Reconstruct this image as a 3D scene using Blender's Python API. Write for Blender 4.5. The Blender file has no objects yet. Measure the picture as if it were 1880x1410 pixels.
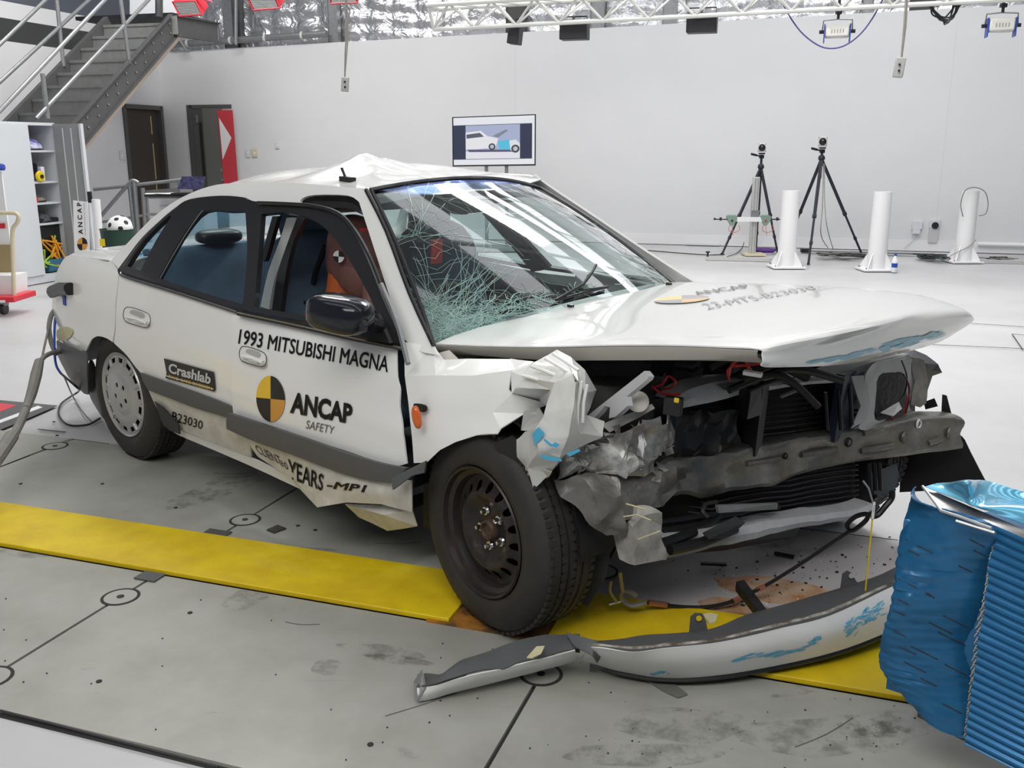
import bpy, bmesh, math, random
from math import sin, cos, pi, radians
from mathutils import Vector, Matrix, noise, geometry
random.seed(7)
SC = bpy.context.scene
COL = SC.collection

# ------------------------------------------------------------------ camera
FPX, HZ, CAMH = 1740.0, 270.0, 1.44
PIT = math.atan((705-HZ)/FPX)
cd = bpy.data.cameras.new('camera'); cd.sensor_width = 36; cd.lens = 36*FPX/1880
cd.clip_start = 0.05; cd.clip_end = 200
cam = bpy.data.objects.new('camera', cd); COL.objects.link(cam)
cam.location = (0, 0, CAMH); cam.rotation_euler = (pi/2-PIT, 0, 0)
SC.camera = cam
# ------------------------------------------------------------------ world, exposure
SC.view_settings.view_transform = 'Standard'
SC.view_settings.look = 'None'
SC.view_settings.exposure = -0.35
SC.view_settings.gamma = 1.0
SC.view_settings.use_curve_mapping = False
wd = bpy.data.worlds.new('world'); SC.world = wd; wd.use_nodes = True
wd.node_tree.nodes['Background'].inputs[0].default_value = (0.80, 0.84, 0.90, 1)
wd.node_tree.nodes["Background"].inputs[1].default_value = 0.24
def area(name, loc, rot, sx, sy, power, col=(1, .98, .95)):
    l = bpy.data.lights.new(name, 'AREA'); l.shape = 'RECTANGLE'; l.size = sx; l.size_y = sy
    l.energy = power; l.color = col
    o = bpy.data.objects.new(name, l); COL.objects.link(o); o.location = loc; o.rotation_euler = rot
    return o
area('area_light', (2.4, 8.6, 5.7), (radians(-16), 0, 0), 2.2, .7, 400)
area('area_light', (-2.2, 8.4, 5.7), (radians(-12), 0, 0), 2.4, .8, 200)
area('area_light', (-4.0, 11.8, 5.7), (radians(20), 0, 0), 4, 1.0, 300)  # added wash that brightens the left of the back wall
area('area_light', (4.2, 10.5, 5.7), (radians(14), 0, 0), 4, 1.0, 100)  # added wash for the right of the back wall
area('area_light', (-1.5, -1.5, 5.0), (radians(40), 0, 0), 6, 2.0, 300)  # added fill behind the camera, brightens the car side and foreground

# ------------------------------------------------------------------ picture <-> space helpers
EYE = Vector((0, 0, CAMH))
def ray(px, py):
    a = (px-940)/FPX; b = -(py-705)/FPX
    return Vector((a, cos(PIT)+b*sin(PIT), -sin(PIT)+b*cos(PIT)))
def Fz(px, py, z=0.0):
    r = ray(px, py); return EYE + r*((z-CAMH)/r.z)
def Fpl(px, py, P, n):
    r = ray(px, py); return EYE + r*((Vector(P)-EYE).dot(Vector(n))/r.dot(Vector(n)))
def FY(px, py, Y):
    r = ray(px, py); return EYE + r*(Y/r.y)
YAW, CP = -0.744, -0.065
CARM = Matrix.Translation((-1.18, 4.85, 0)) @ (Matrix.Rotation(YAW, 4, 'Z') @ Matrix(((cos(CP),0,-sin(CP),0),(0,1,0,0),(sin(CP),0,cos(CP),0),(0,0,0,1))))
CARI = CARM.inverted()
EYC = CARI @ EYE
def P(px, py, **k):
    r = CARI.to_3x3() @ ray(px, py)
    ax, val = list(k.items())[0]; i = 'xyz'.index(ax)
    return EYC + r*((val-EYC[i])/r[i])
def prof(z):
    return .885-.045*((z-.6)/.35)**2 if z < .88 else .856-.5*(z-.88)
def yside(x, z):
    y = prof(z)
    if x < -.25: y -= .19*(-.25-x)**2
    return -y
def S(px, py, off=0.0):
    A = P(px, py, y=-1.15); B = P(px, py, y=-.35); best = (9, None); prev = None
    N = 160
    def g(t):
        c = A.lerp(B, t); return c.y-(yside(c.x, c.z)-off), c
    for i in range(N+1):
        v, c = g(i/N)
        if v >= 0:
            lo, hi = (i-1)/N, i/N
            for _ in range(18):
                m = (lo+hi)/2
                if g(m)[0] >= 0: hi = m
                else: lo = m
            return g(hi)[1]
        if -v < best[0]: best = (-v, c)
    c = best[1]; return Vector((c.x, yside(c.x, c.z)-off, c.z))

# ------------------------------------------------------------------ mesh builder
def crom(pts, n, closed=False):
    out = []; N = len(pts)
    segs = N if closed else N-1
    for i in range(segs):
        if closed: p0, p1, p2, p3 = pts[(i-1) % N], pts[i], pts[(i+1) % N], pts[(i+2) % N]
        else: p0, p1, p2, p3 = pts[max(i-1, 0)], pts[i], pts[i+1], pts[min(i+2, N-1)]
        for k in range(n):
            t = k/n
            out.append(.5*((2*p1)+(p2-p0)*t+(2*p0-5*p1+4*p2-p3)*t*t+(3*p1-p0-3*p2+p3)*t**3))
    if not closed: out.append(pts[-1].copy())
    return out
class MB:
    def __init__(s): s.v = []; s.f = []
    def add(s, vs, fs):
        b = len(s.v); s.v += [Vector(v) for v in vs]; s.f += [tuple(i+b for i in f) for f in fs]; return s
    def box(s, c, size, R=None):
        R = R or Matrix.Identity(3); c = Vector(c); hx, hy, hz = [q/2 for q in size]
        vs = [c+R @ Vector((x*hx, y*hy, z*hz)) for x in (-1, 1) for y in (-1, 1) for z in (-1, 1)]
        return s.add(vs, [(0,1,3,2),(4,6,7,5),(0,4,5,1),(2,3,7,6),(0,2,6,4),(1,5,7,3)])
    def beam(s, a, b, w, h, up=(0, 0, 1)):
        a = Vector(a); b = Vector(b); d = (b-a); L = d.length; d.normalize()
        x = d.cross(Vector(up))
        if x.length < 1e-4: x = d.cross(Vector((1, 0, 0)))
        x.normalize(); z = x.cross(d)
        return s.box((a+b)/2, (w, L, h), Matrix((x, d, z)).transposed())
    def tube(s, pts, r, n=8, closed=False, smooth=0, taper=None):
        pts = [Vector(p) for p in pts]
        if smooth:
            if isinstance(r, (list, tuple)):
                n0 = len(pts); r = [r[min(int(i/smooth), n0-1)]*(1-(i % smooth)/smooth)+r[min(int(i/smooth)+1, n0-1)]*((i % smooth)/smooth) for i in range((n0-1)*smooth+1)]
            pts = crom(pts, smooth, closed)
        N = len(pts); vs = []; fs = []; prev = None
        for i, p in enumerate(pts):
            if closed: t = pts[(i+1) % N]-pts[i-1]
            else: t = pts[min(i+1, N-1)]-pts[max(i-1, 0)]
            if t.length < 1e-9: t = Vector((0, 0, 1))
            t.normalize()
            if prev is None:
                u = t.cross(Vector((0, 0, 1)))
                if u.length < .05: u = t.cross(Vector((1, 0, 0)))
            else: u = prev-t*prev.dot(t)
            u.normalize(); prev = u; w = t.cross(u)
            rr = r*(taper[0]+(taper[1]-taper[0])*i/max(N-1, 1)) if taper else (r[i] if isinstance(r, (list, tuple)) else r)
            for k in range(n):
                a = 2*pi*k/n; vs.append(p+u*cos(a)*rr+w*sin(a)*rr)
        for i in range(N if closed else N-1):
            for k in range(n):
                a = i*n+k; b = i*n+(k+1) % n; c = ((i+1) % N)*n+(k+1) % n; d = ((i+1) % N)*n+k
                fs.append((a, b, c, d))
        if not closed: fs += [tuple(range(n))[::-1], tuple((N-1)*n+k for k in range(n))]
        return s.add(vs, fs)
    def lathe(s, prof, c=(0,0,0), ax=(0,0,1), n=32, cap=True, ref=None):
        ax = Vector(ax).normalized(); c = Vector(c)
        u = ax.cross(Vector((0, 0, 1)))
        if u.length < .05: u = ax.cross(Vector((1, 0, 0)))
        u.normalize(); w = ax.cross(u); vs = []; fs = []
        for (r, h) in prof:
            for k in range(n):
                a = 2*pi*k/n; vs.append(c+ax*h+u*cos(a)*r+w*sin(a)*r)
        for i in range(len(prof)-1):
            for k in range(n):
                fs.append((i*n+k, i*n+(k+1) % n, (i+1)*n+(k+1) % n, (i+1)*n+k))
        if cap: fs += [tuple(range(n))[::-1], tuple((len(prof)-1)*n+k for k in range(n))]
        return s.add(vs, fs)
    def prism(s, poly, off):
        poly = [Vector(p) for p in poly]; off = Vector(off); n = len(poly)
        return s.add(poly+[p+off for p in poly], [tuple(range(n))[::-1], tuple(range(n, 2*n))]+[(i, (i+1) % n, n+(i+1) % n, n+i) for i in range(n)])
    def grid(s, rows):
        m = len(rows[0]); vs = [p for r in rows for p in r]
        return s.add(vs, [(i*m+j, i*m+j+1, (i+1)*m+j+1, (i+1)*m+j) for i in range(len(rows)-1) for j in range(m-1)])
    def loft(s, rows, nu=4, nv=4):
        rows = [crom([Vector(p) for p in r], nv) for r in rows]
        cols = [crom([r[j] for r in rows], nu) for j in range(len(rows[0]))]
        return s.grid([[cols[j][i] for j in range(len(cols))] for i in range(len(cols[0]))])
    def warp(s, fn):
        s.v = [Vector(fn(v)) for v in s.v]; return s
    def rumple(s, amp, fr, seed=0):
        for i, v in enumerate(s.v):
            s.v[i] = v+noise.noise_vector(v*fr+Vector((seed*3.1, seed*1.7, 0)))*amp
        return s
WM = {}
def obj(name, mb, mat, parent=None, local=False, sharp=35, solid=0, bevel=0, kind=None, label=None, smooth=True, off=-1):
    me = bpy.data.meshes.new(name)
    vs = mb.v
    if parent is not None and not local:
        inv = WM[parent.name].inverted(); vs = [inv @ v for v in vs]
    me.from_pydata([tuple(v) for v in vs], [], mb.f); me.update()
    bm = bmesh.new(); bm.from_mesh(me); bmesh.ops.recalc_face_normals(bm, faces=bm.faces)
    if solid:
        bm.normal_update(); bm.verts.index_update(); n = len(bm.verts)
        co = [v.co.copy() for v in bm.verts]; no = [v.normal.copy() for v in bm.verts]
        F = [tuple(v.index for v in f.verts) for f in bm.faces]
        E = {}
        for f in F:
            for i in range(len(f)):
                a, b = f[i], f[(i+1) % len(f)]; E[(a, b)] = E.get((a, b), 0)+1
        rim = [(b, a) for (a, b) in E if (b, a) not in E]
        me.clear_geometry()
        me.from_pydata([tuple(c+q*solid/2) for c, q in zip(co, no)]+[tuple(c-q*solid/2) for c, q in zip(co, no)], [],
                       F+[tuple(i+n for i in reversed(f)) for f in F]+[(a, b, b+n, a+n) for a, b in rim])
        me.update(); bm.free()
    else:
        bm.to_mesh(me); bm.free()
    if smooth:
        me.shade_smooth(); me.set_sharp_from_angle(angle=radians(sharp))
    o = bpy.data.objects.new(name, me); COL.objects.link(o)
    me.materials.append(mat)
    if parent is not None:
        o.parent = parent; WM[o.name] = WM[parent.name].copy()
    else: WM[o.name] = Matrix.Identity(4)
    if bevel:
        md = o.modifiers.new('bevel', 'BEVEL'); md.width = bevel; md.segments = 2; md.limit_method = 'ANGLE'; md.angle_limit = radians(40)
    if kind: o['kind'] = kind
    if label: o['label'] = label
    return o
def tag(o, label, cat, group=None, kind=None):
    o['label'] = label; o['category'] = cat
    if group: o['group'] = group
    if kind: o['kind'] = kind
    return o
def thing(name, label, cat, loc=(0,0,0), group=None, mat=None):
    o = bpy.data.objects.new(name, None); COL.objects.link(o); o.empty_display_size = .1
    m = mat or Matrix.Translation(Vector(loc)); o.matrix_world = m; WM[o.name] = m.copy()
    return tag(o, label, cat, group)
def struct(name, mb, mat, **k):
    return obj(name, mb, mat, kind='structure', **k)

# ------------------------------------------------------------------ materials
def M(name, col, rough=.5, metal=0.0, spec=.5, noise_amt=0.0, nscale=8.0, col2=None, bump=0.0, bscale=60.0, coat=0.0, alpha=1.0, trans=0.0, ior=1.45, emit=None, estr=1.0):
    m = bpy.data.materials.new(name); m.use_nodes = True
    nt = m.node_tree; b = nt.nodes['Principled BSDF']
    b.inputs['Base Color'].default_value = (*col, 1); b.inputs['Roughness'].default_value = rough
    b.inputs['Metallic'].default_value = metal; b.inputs['Specular IOR Level'].default_value = spec
    b.inputs['Coat Weight'].default_value = coat; b.inputs['Coat Roughness'].default_value = .04
    b.inputs['Alpha'].default_value = alpha; b.inputs['Transmission Weight'].default_value = trans; b.inputs['IOR'].default_value = ior
    if emit:
        b.inputs['Emission Color'].default_value = (*emit, 1); b.inputs['Emission Strength'].default_value = estr
    tc = nt.nodes.new('ShaderNodeTexCoord')
    if noise_amt or col2:
        n = nt.nodes.new('ShaderNodeTexNoise'); n.inputs['Scale'].default_value = nscale; n.inputs['Detail'].default_value = 8; n.inputs['Roughness'].default_value = .65
        nt.links.new(tc.outputs['Object'], n.inputs['Vector'])
        r = nt.nodes.new('ShaderNodeValToRGB'); nt.links.new(n.outputs['Fac'], r.inputs[0])
        c2 = col2 or tuple(c*(1-noise_amt) for c in col)
        r.color_ramp.elements[0].position = .38; r.color_ramp.elements[0].color = (*c2, 1)
        r.color_ramp.elements[1].position = .62; r.color_ramp.elements[1].color = (*col, 1)
        nt.links.new(r.outputs[0], b.inputs['Base Color'])
    if bump:
        n2 = nt.nodes.new('ShaderNodeTexNoise'); n2.inputs['Scale'].default_value = bscale; n2.inputs['Detail'].default_value = 5
        nt.links.new(tc.outputs['Object'], n2.inputs['Vector'])
        bp = nt.nodes.new('ShaderNodeBump'); bp.inputs['Strength'].default_value = bump; bp.inputs['Distance'].default_value = .02
        nt.links.new(n2.outputs['Fac'], bp.inputs['Height']); nt.links.new(bp.outputs[0], b.inputs['Normal'])
    return m
paint = M('white_car_paint', (.82, .82, .80), .22, coat=.6)
bare = M('worn_white_panel', (.62, .60, .54), .4, noise_amt=.25, nscale=9)
black = M('black_plastic', (.012, .012, .013), .38)
blackm = M('black_satin_frame', (.018, .018, .02), .3, coat=.3)
gloss = M('gloss_black_mirror', (.010, .011, .016), .16, coat=.25, spec=.35)
clad = M('grey_cladding', (.085, .087, .09), .5, bump=.05, bscale=300)
rubber = M('tyre_rubber', (.022, .021, .020), .62, col2=(.034, .030, .027), nscale=7, bump=.1, bscale=200)
rimblk = M('black_steel_wheel', (.03, .029, .028), .42, metal=.4, col2=(.045, .034, .03), nscale=14)
silver = M('silver_hubcap', (.47, .47, .47), .35, metal=.55)
chrome = M('chrome', (.75, .75, .75), .15, metal=1)
beamg = M('bent_grey_steel', (.24, .235, .215), .36, metal=.55, col2=(.15, .147, .135), nscale=5, bump=.2, bscale=30)
greym = M('grey_metal', (.33, .335, .34), .4, metal=.5, noise_amt=.2)
scrap = M('torn_silver_plastic', (.42, .42, .40), .3, metal=.35, col2=(.16, .155, .15), nscale=16)
darkm = M('engine_dark', (.02, .02, .022), .55, col2=(.008, .008, .009), nscale=12, bump=.4, bscale=40)
radm = M('radiator_core', (.012, .012, .014), .45, metal=.3)
fabric = M('blue_grey_seat_fabric', (.085, .135, .20), .9, bump=.2, bscale=400, noise_amt=.2)
shelf = M('blue_parcel_shelf', (.09, .28, .46), .9)
bootm = M('dark_interior', (.02, .022, .026), .8)
orange = M('orange_rubber', (.55, .13, .04), .5)
brown = M('brown_vinyl_skin', (.22, .10, .085), .45, noise_amt=.1)
decalk = M('black_vinyl_decal', (.012, .012, .014), .4)
decaly = M('yellow_vinyl_decal', (.78, .50, .04), .4)
decalo = M('orange_vinyl_decal', (.62, .30, .05), .4)
decalw = M('white_vinyl_decal', (.8, .8, .8), .4)
amber = M('amber_lens', (.62, .11, .015), .2, coat=.6)
bluep = M('blue_paint_transfer', (.07, .40, .62), .45)
redw = M('red_wire', (.5, .02, .02), .4)
tapem = M('cream_tape', (.66, .60, .38), .6, noise_amt=.15)
def glassmat(name, tint, ior=1.5, fac=1.0, tr=1.0):
    m = bpy.data.materials.new(name); m.use_nodes = True; nt = m.node_tree; nt.nodes.clear()
    o = nt.nodes.new('ShaderNodeOutputMaterial'); mx = nt.nodes.new('ShaderNodeMixShader'); t = nt.nodes.new('ShaderNodeBsdfTransparent'); g = nt.nodes.new('ShaderNodeBsdfGlossy')
    fr = nt.nodes.new('ShaderNodeFresnel'); fr.inputs[0].default_value = ior
    mu = nt.nodes.new('ShaderNodeMath'); mu.operation = 'MULTIPLY'; mu.inputs[1].default_value = fac; mu.use_clamp = True
    t.inputs[0].default_value = (*tint, 1); g.inputs['Roughness'].default_value = .03; g.inputs[0].default_value = (1, 1, 1, 1)
    ge = nt.nodes.new('ShaderNodeNewGeometry'); mr = nt.nodes.new('ShaderNodeMapRange'); mr.inputs[3].default_value = ior; mr.inputs[4].default_value = 1/ior
    nt.links.new(ge.outputs['Backfacing'], mr.inputs[0]); nt.links.new(mr.outputs[0], fr.inputs[0])
    nt.links.new(fr.outputs[0], mu.inputs[0]); nt.links.new(mu.outputs[0], mx.inputs[0]); nt.links.new(t.outputs[0], mx.inputs[1]); nt.links.new(g.outputs[0], mx.inputs[2]); nt.links.new(mx.outputs[0], o.inputs[0])
    return m
wsglass = glassmat('windscreen_glass', (.72, .86, .82), fac=2.2)
sideglass = glassmat('side_glass', (.80, .90, .92), fac=.9)
crackm = M('crack_edges', (.30, .46, .41), .3)
wallm = M('white_wall_paint', (.68, .685, .70), .65, noise_amt=.02, nscale=1.5)
skirtm = M('skirting_white', (.75, .75, .76), .5)
frame_m = M('door_frame_grey', (.085, .085, .085), .5)
doorb = M('brown_door', (.055, .045, .038), .55)
galv = M('galvanised_steel', (.30, .31, .32), .42, metal=.6, noise_amt=.15, nscale=20)
stairm = M('grey_stair_steel', (.25, .255, .25), .55, metal=.3, noise_amt=.12)
whitem = M('white_powdercoat', (.78, .78, .79), .4)
cabm = M('cabinet_white', (.62, .64, .67), .5)
cabg = M('cabinet_grey', (.30, .31, .31), .5)
trussm = M('truss_white', (.62, .62, .60), .45)
redm = M('red_enamel', (.62, .03, .05), .35)
alum = M('aluminium', (.62, .62, .60), .38, metal=.6)
tripm = M('tripod_black', (.015, .015, .028), .4)
greenm = M('sage_green_case', (.20, .30, .24), .5)
purple = M('purple_cable', (.14, .05, .32), .5)
greenbin = M('dark_green_plastic', (.012, .045, .03), .5)
yellowp = M('yellow_plastic', (.75, .55, .02), .4)
bluepl = M('blue_plastic', (.02, .06, .35), .4)
cream = M('cream_tube', (.62, .55, .38), .4)
card = M('brown_board', (.33, .25, .13), .7)
cablegrey = M('grey_cable', (.24, .23, .21), .6, noise_amt=.2)
# ================================================================== ROOM
Tt = Vector((.9456, -.3256, 0)); Tn = Vector((.3256, .9456, 0))
def SW(s, w, z=0): return Tt*s+Tn*w+Vector((0, 0, z))
RT = Matrix((Tt, Tn, Vector((0, 0, 1)))).transposed()
def floor_mat(name, c1, c2, c3, rough, scale=1.1):
    m = bpy.data.materials.new(name); m.use_nodes = True; nt = m.node_tree; b = nt.nodes['Principled BSDF']; L = nt.links.new
    tc = nt.nodes.new('ShaderNodeTexCoord')
    n1 = nt.nodes.new('ShaderNodeTexNoise'); n1.inputs['Scale'].default_value = scale; n1.inputs['Detail'].default_value = 9; n1.inputs['Roughness'].default_value = .62
    L(tc.outputs['Object'], n1.inputs['Vector'])
    r1 = nt.nodes.new('ShaderNodeValToRGB'); L(n1.outputs['Fac'], r1.inputs[0])
    r1.color_ramp.elements[0].position = .36; r1.color_ramp.elements[0].color = (*c2, 1); r1.color_ramp.elements[1].position = .6; r1.color_ramp.elements[1].color = (*c1, 1)
    mp = nt.nodes.new('ShaderNodeMapping'); mp.inputs['Scale'].default_value = (1.2, 7, 1); mp.inputs['Rotation'].default_value = (0, 0, .45); L(tc.outputs['Object'], mp.inputs[0])
    n2 = nt.nodes.new('ShaderNodeTexNoise'); n2.inputs['Scale'].default_value = 1.6; n2.inputs['Detail'].default_value = 12; n2.inputs['Roughness'].default_value = .75; n2.inputs['Distortion'].default_value = .6
    L(mp.outputs[0], n2.inputs['Vector'])
    r2 = nt.nodes.new('ShaderNodeValToRGB'); L(n2.outputs['Fac'], r2.inputs[0])
    r2.color_ramp.elements[0].position = .62; r2.color_ramp.elements[0].color = (0, 0, 0, 1); r2.color_ramp.elements[1].position = .74; r2.color_ramp.elements[1].color = (.75, .75, .75, 1)
    mx = nt.nodes.new('ShaderNodeMix'); mx.data_type = 'RGBA'; L(r2.outputs[0], mx.inputs[0]); L(r1.outputs[0], mx.inputs[6]); mx.inputs[7].default_value = (*c3, 1)
    L(mx.outputs[2], b.inputs['Base Color']); b.inputs['Roughness'].default_value = rough
    n3 = nt.nodes.new('ShaderNodeTexNoise'); n3.inputs['Scale'].default_value = 3; n3.inputs['Detail'].default_value = 6; L(tc.outputs['Object'], n3.inputs['Vector'])
    mr = nt.nodes.new('ShaderNodeMapRange'); mr.inputs[3].default_value = rough-.12; mr.inputs[4].default_value = rough+.15; L(n3.outputs['Fac'], mr.inputs[0]); L(mr.outputs[0], b.inputs['Roughness'])
    return m
epoxy = floor_mat('white_epoxy_floor', (.52, .52, .53), (.46, .46, .465), (.36, .36, .36), .42, .8)
platem = floor_mat('worn_grey_floor_plate', (.37, .37, .335), (.29, .29, .255), (.13, .13, .115), .42, 2.2)
palep = floor_mat('pale_floor_plate', (.47, .45, .45), (.40, .38, .375), (.22, .20, .19), .42, 2.0)  # paler: light reflected on these plates is put into the colour
seam = M('dark_seam', (.03, .028, .03), .8)
yelm = M('yellow_floor_board', (.76, .56, .008), .5, col2=(.64, .44, .008), nscale=5, bump=.05, bscale=30)
orangeb = M('rusty_orange_base', (.42, .17, .02), .6, col2=(.09, .05, .02), nscale=9)

WA = Fz(1180, 447); WB = Fz(1880, 466); Wd = (WB-WA).normalized(); Wn = Vector((Wd.y, -Wd.x, 0))   # Wn points into the hall
def BW(px, py, off=0.0): return Fpl(px, py, WA+Wn*off, Wn)
corner = BW(318, 430); corner.z = 0
Rw = Matrix((Wd, Wn, Vector((0, 0, 1)))).transposed()
floorc = Vector((1, 8, 0))
mb = MB(); mb.box((1, 7, -.06), (26, 30, .1))
floor = struct('floor', mb, epoxy)
# steel access plates let into the floor along the track
svals = [-2.15+1.45*k for k in range(-3, 6)]
k = 0
for (w0, w1) in ((1.65, 2.468), (2.80, 3.63)):
    for i in range(len(svals)-1):
        mb = MB(); g = .006
        s0, s1 = svals[i]+g, svals[i+1]-g
        mb.box(SW((s0+s1)/2, (w0+w1)/2, -.004), (s1-s0, w1-w0-2*g, .012), RT)
        obj('floor_plate', mb, platem if w0 < 2 or s0 < -.8 else palep, floor)
# dark joints below the plates
mb = MB(); mb.box(SW(1.0, 2.64, -.009), (12.2, 2.0, .0025), RT); obj('joint', mb, seam, floor)
for s in svals[1:-1]:
    for w in (1.765, 2.283, 2.986, 3.5):
        if s > 1.2: continue
        mb = MB(); c = SW(s, w, 0)
        mb.lathe([(.062, -.004), (.062, .0035), (.052, .0035), (.052, .001)], c, n=24, cap=False); obj('seam_ring', mb, seam, floor)
        mb = MB(); mb.lathe([(.052, -.004), (.052, .0035)], c, n=24); obj('cover_disc', mb, platem, floor)
        mb = MB(); mb.lathe([(.012, .0), (.012, .0055), (.006, .0055)], c, n=12); obj('bolt', mb, darkm, floor)
mb = MB()
for px, py in ((86,942),(182,1252),(349,1126),(680,1368),(38,889),(323,933),(188,889),(99,775),(547,966),(579,974),(105,800)):
    mb.lathe([(.008, 0), (.008, .0035)], Fz(px, py, .001), n=10)
for i in range(90):
    s = random.uniform(-3.5, 1.0); w = random.uniform(1.66, 2.44); mb.lathe([(random.uniform(.002, .004), 0), (.002, .0035)], SW(s, w, .001), n=6)
obj('floor_specks', mb, seam, floor, kind='stuff')
# straight dark lines on the far floor
def fline(name, a, b, w=.008, m=seam):
    mb = MB(); a = Fz(*a, .0012); b = Fz(*b, .0012); mb.beam(a, b, w, .0024); return obj(name, mb, m, floor)
for a, b in (((1370, 958), (1648, 992)), ((1858, 613), (1878, 642)), ((1858, 613), (1880, 615)), ((1700, 632), (1880, 640)), ((0, 857), (130, 806)), ((130, 806), (200, 815)), ((0, 1304), (400, 1408)), ((230, 700), (100, 650)), ((1760, 592), (1880, 600))):
    fline('floor_joint', a, b, .006)
fline('floor_joint', (70, 788), (120, 793), .012, clad)
mb = MB()
for i in range(14):
    a = SW(random.uniform(-3.4, .2), random.uniform(1.7, 3.5), .0035); L = random.uniform(.08, .3); an = random.uniform(-.9, .5)
    pts = [a+Vector((cos(an)*L*t, sin(an)*L*t+.04*t*t, 0)) for t in (0, .5, 1)]
    mb.tube(pts, .0012, 4, smooth=3)
obj('scratches', mb, M('scratch_dark', (.12, .12, .11), .7), floor, kind='stuff')

def stainmat(name, col, amt=.28, sc=14):
    m = bpy.data.materials.new(name); m.use_nodes = True; nt = m.node_tree; b = nt.nodes['Principled BSDF']; L = nt.links.new
    b.inputs['Base Color'].default_value = (*col, 1); b.inputs['Roughness'].default_value = .7
    tc = nt.nodes.new('ShaderNodeTexCoord'); n = nt.nodes.new('ShaderNodeTexNoise'); n.inputs['Scale'].default_value = sc; n.inputs['Detail'].default_value = 10; n.inputs['Roughness'].default_value = .7
    L(tc.outputs['Object'], n.inputs['Vector']); r = nt.nodes.new('ShaderNodeMapRange'); r.inputs[1].default_value = .45; r.inputs[2].default_value = .62; r.inputs[4].default_value = amt
    L(n.outputs['Fac'], r.inputs[0]); L(r.outputs[0], b.inputs['Alpha']); return m
grime_s = stainmat('grime_stain', (.08, .08, .07))
def stain(px, py, rx, ry, m=grime_s, ang=0):
    poly = []
    for k in range(22):
        a = 2*pi*k/22; rr = 1+.35*noise.noise(Vector((cos(a)*1.5, sin(a)*1.5, px*.1))); x, y = cos(a)*rx*rr, sin(a)*ry*rr
        poly.append(Fz(px+x*cos(ang)-y*sin(ang), py+x*sin(ang)+y*cos(ang), .0032))
    mb = MB(); mb.add(poly, [tuple(range(22))]); obj('floor_stain', mb, m, floor, smooth=False)
for a_ in ((598,1224,28,15), (705,1196,80,12,grime_s,.12), (735,1212,60,8,grime_s,.12), (470,1090,70,22,grime_s,-.4), (1520,1352,150,40), (1250,1330,120,34), (1640,1330,90,26), (1480,1262,60,12,grime_s,-.2), (1180,1385,160,20), (420,890,120,18,grime_s,-.35), (560,1020,70,18), (1330,985,140,30), (60,1010,60,14)): stain(*a_)
# yellow track boards
def board(s0, s1, label):
    t = MB(); t.box(SW((s0+s1)/2, 2.635, .008), (s1-s0, .325, .018), RT)
    o = obj('track_cover_board', t, yelm, bevel=.003); tag(o, label, 'floor board'); return o
board(-7.0, -1.06, 'long yellow floor board running left in front of the car')
board(-.74, 4.2, 'yellow floor board behind and under the torn-off bumper')
mb = MB(); mb.box(SW(-.92, 2.49, .003), (.42, .07, .008), RT).box(SW(-.93, 2.53, .0025), (.40, .12, .005), RT)
o = obj('track_base', mb, orangeb, floor)
tag_ = obj('track_slot', MB().box(SW(-.90, 2.66, .0015), (.30, .25, .004), RT), seam, floor)
for px, py, r, sx, lab in ((275, 1058, .2, .085, 'grey tape patch at the near edge of the yellow board'), (397, 979, .15, .10, 'grey tape patch at the far edge of the yellow board')):
    mb = MB(); mb.box(Fz(px, py, .006), (sx, .06, .004), RT); o = obj('tape_patch', mb, clad); tag(o, lab, 'tape')
mb = MB(); c = Fz(507, 972, .005); mb.box(c, (.055, .05, .008), Matrix.Rotation(.9, 3, 'Z')).rumple(.004, 30)
tag(obj('grimy_tile', mb, M('grime', (.07, .065, .055), .8, noise_amt=.6, nscale=60)), 'small grimy square scrap on the floor beside the car sill', 'debris')
mb = MB()
puddle = M('rusty_coolant_stain', (.38, .16, .05), .35, col2=(.52, .40, .30), nscale=6)
for (cx, cy, rx, ry) in ((1430, 1085, .20, .10), (1350, 1115, .12, .06)):
    c = Fz(cx, cy, .0022); poly = []
    for k in range(26):
        a = 2*pi*k/26; rr = 1+.25*noise.noise(Vector((cos(a)*2, sin(a)*2, cx)))
        poly.append(c+Tt*cos(a)*rx*rr+Tn*sin(a)*ry*rr)
    mb.prism(poly, (0, 0, .001))
obj('rust_stain', mb, puddle, floor)
# painted dark / red panel on the floor at left
mb = MB(); mb.prism([Fz(*p, .001) for p in ((-60, 735), (0, 735), (106, 745), (60, 765), (0, 790), (-60, 810))], (0, 0, .002)); o = obj('floor_marking', mb, clad, floor)
mb = MB(); mb.prism([Fz(*p, .003) for p in ((-40, 782), (0, 771), (70, 745), (78, 748), (0, 777), (-40, 790))], (0, 0, .001)); obj('floor_marking', mb, decalw, floor, label='white stripe')
mb = MB(); mb.prism([Fz(*p, .003) for p in ((-40, 740), (0, 740), (30, 744), (0, 756), (-40, 758))], (0, 0, .001)); obj('floor_marking', mb, redm, floor, label='faded red patch')

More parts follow.
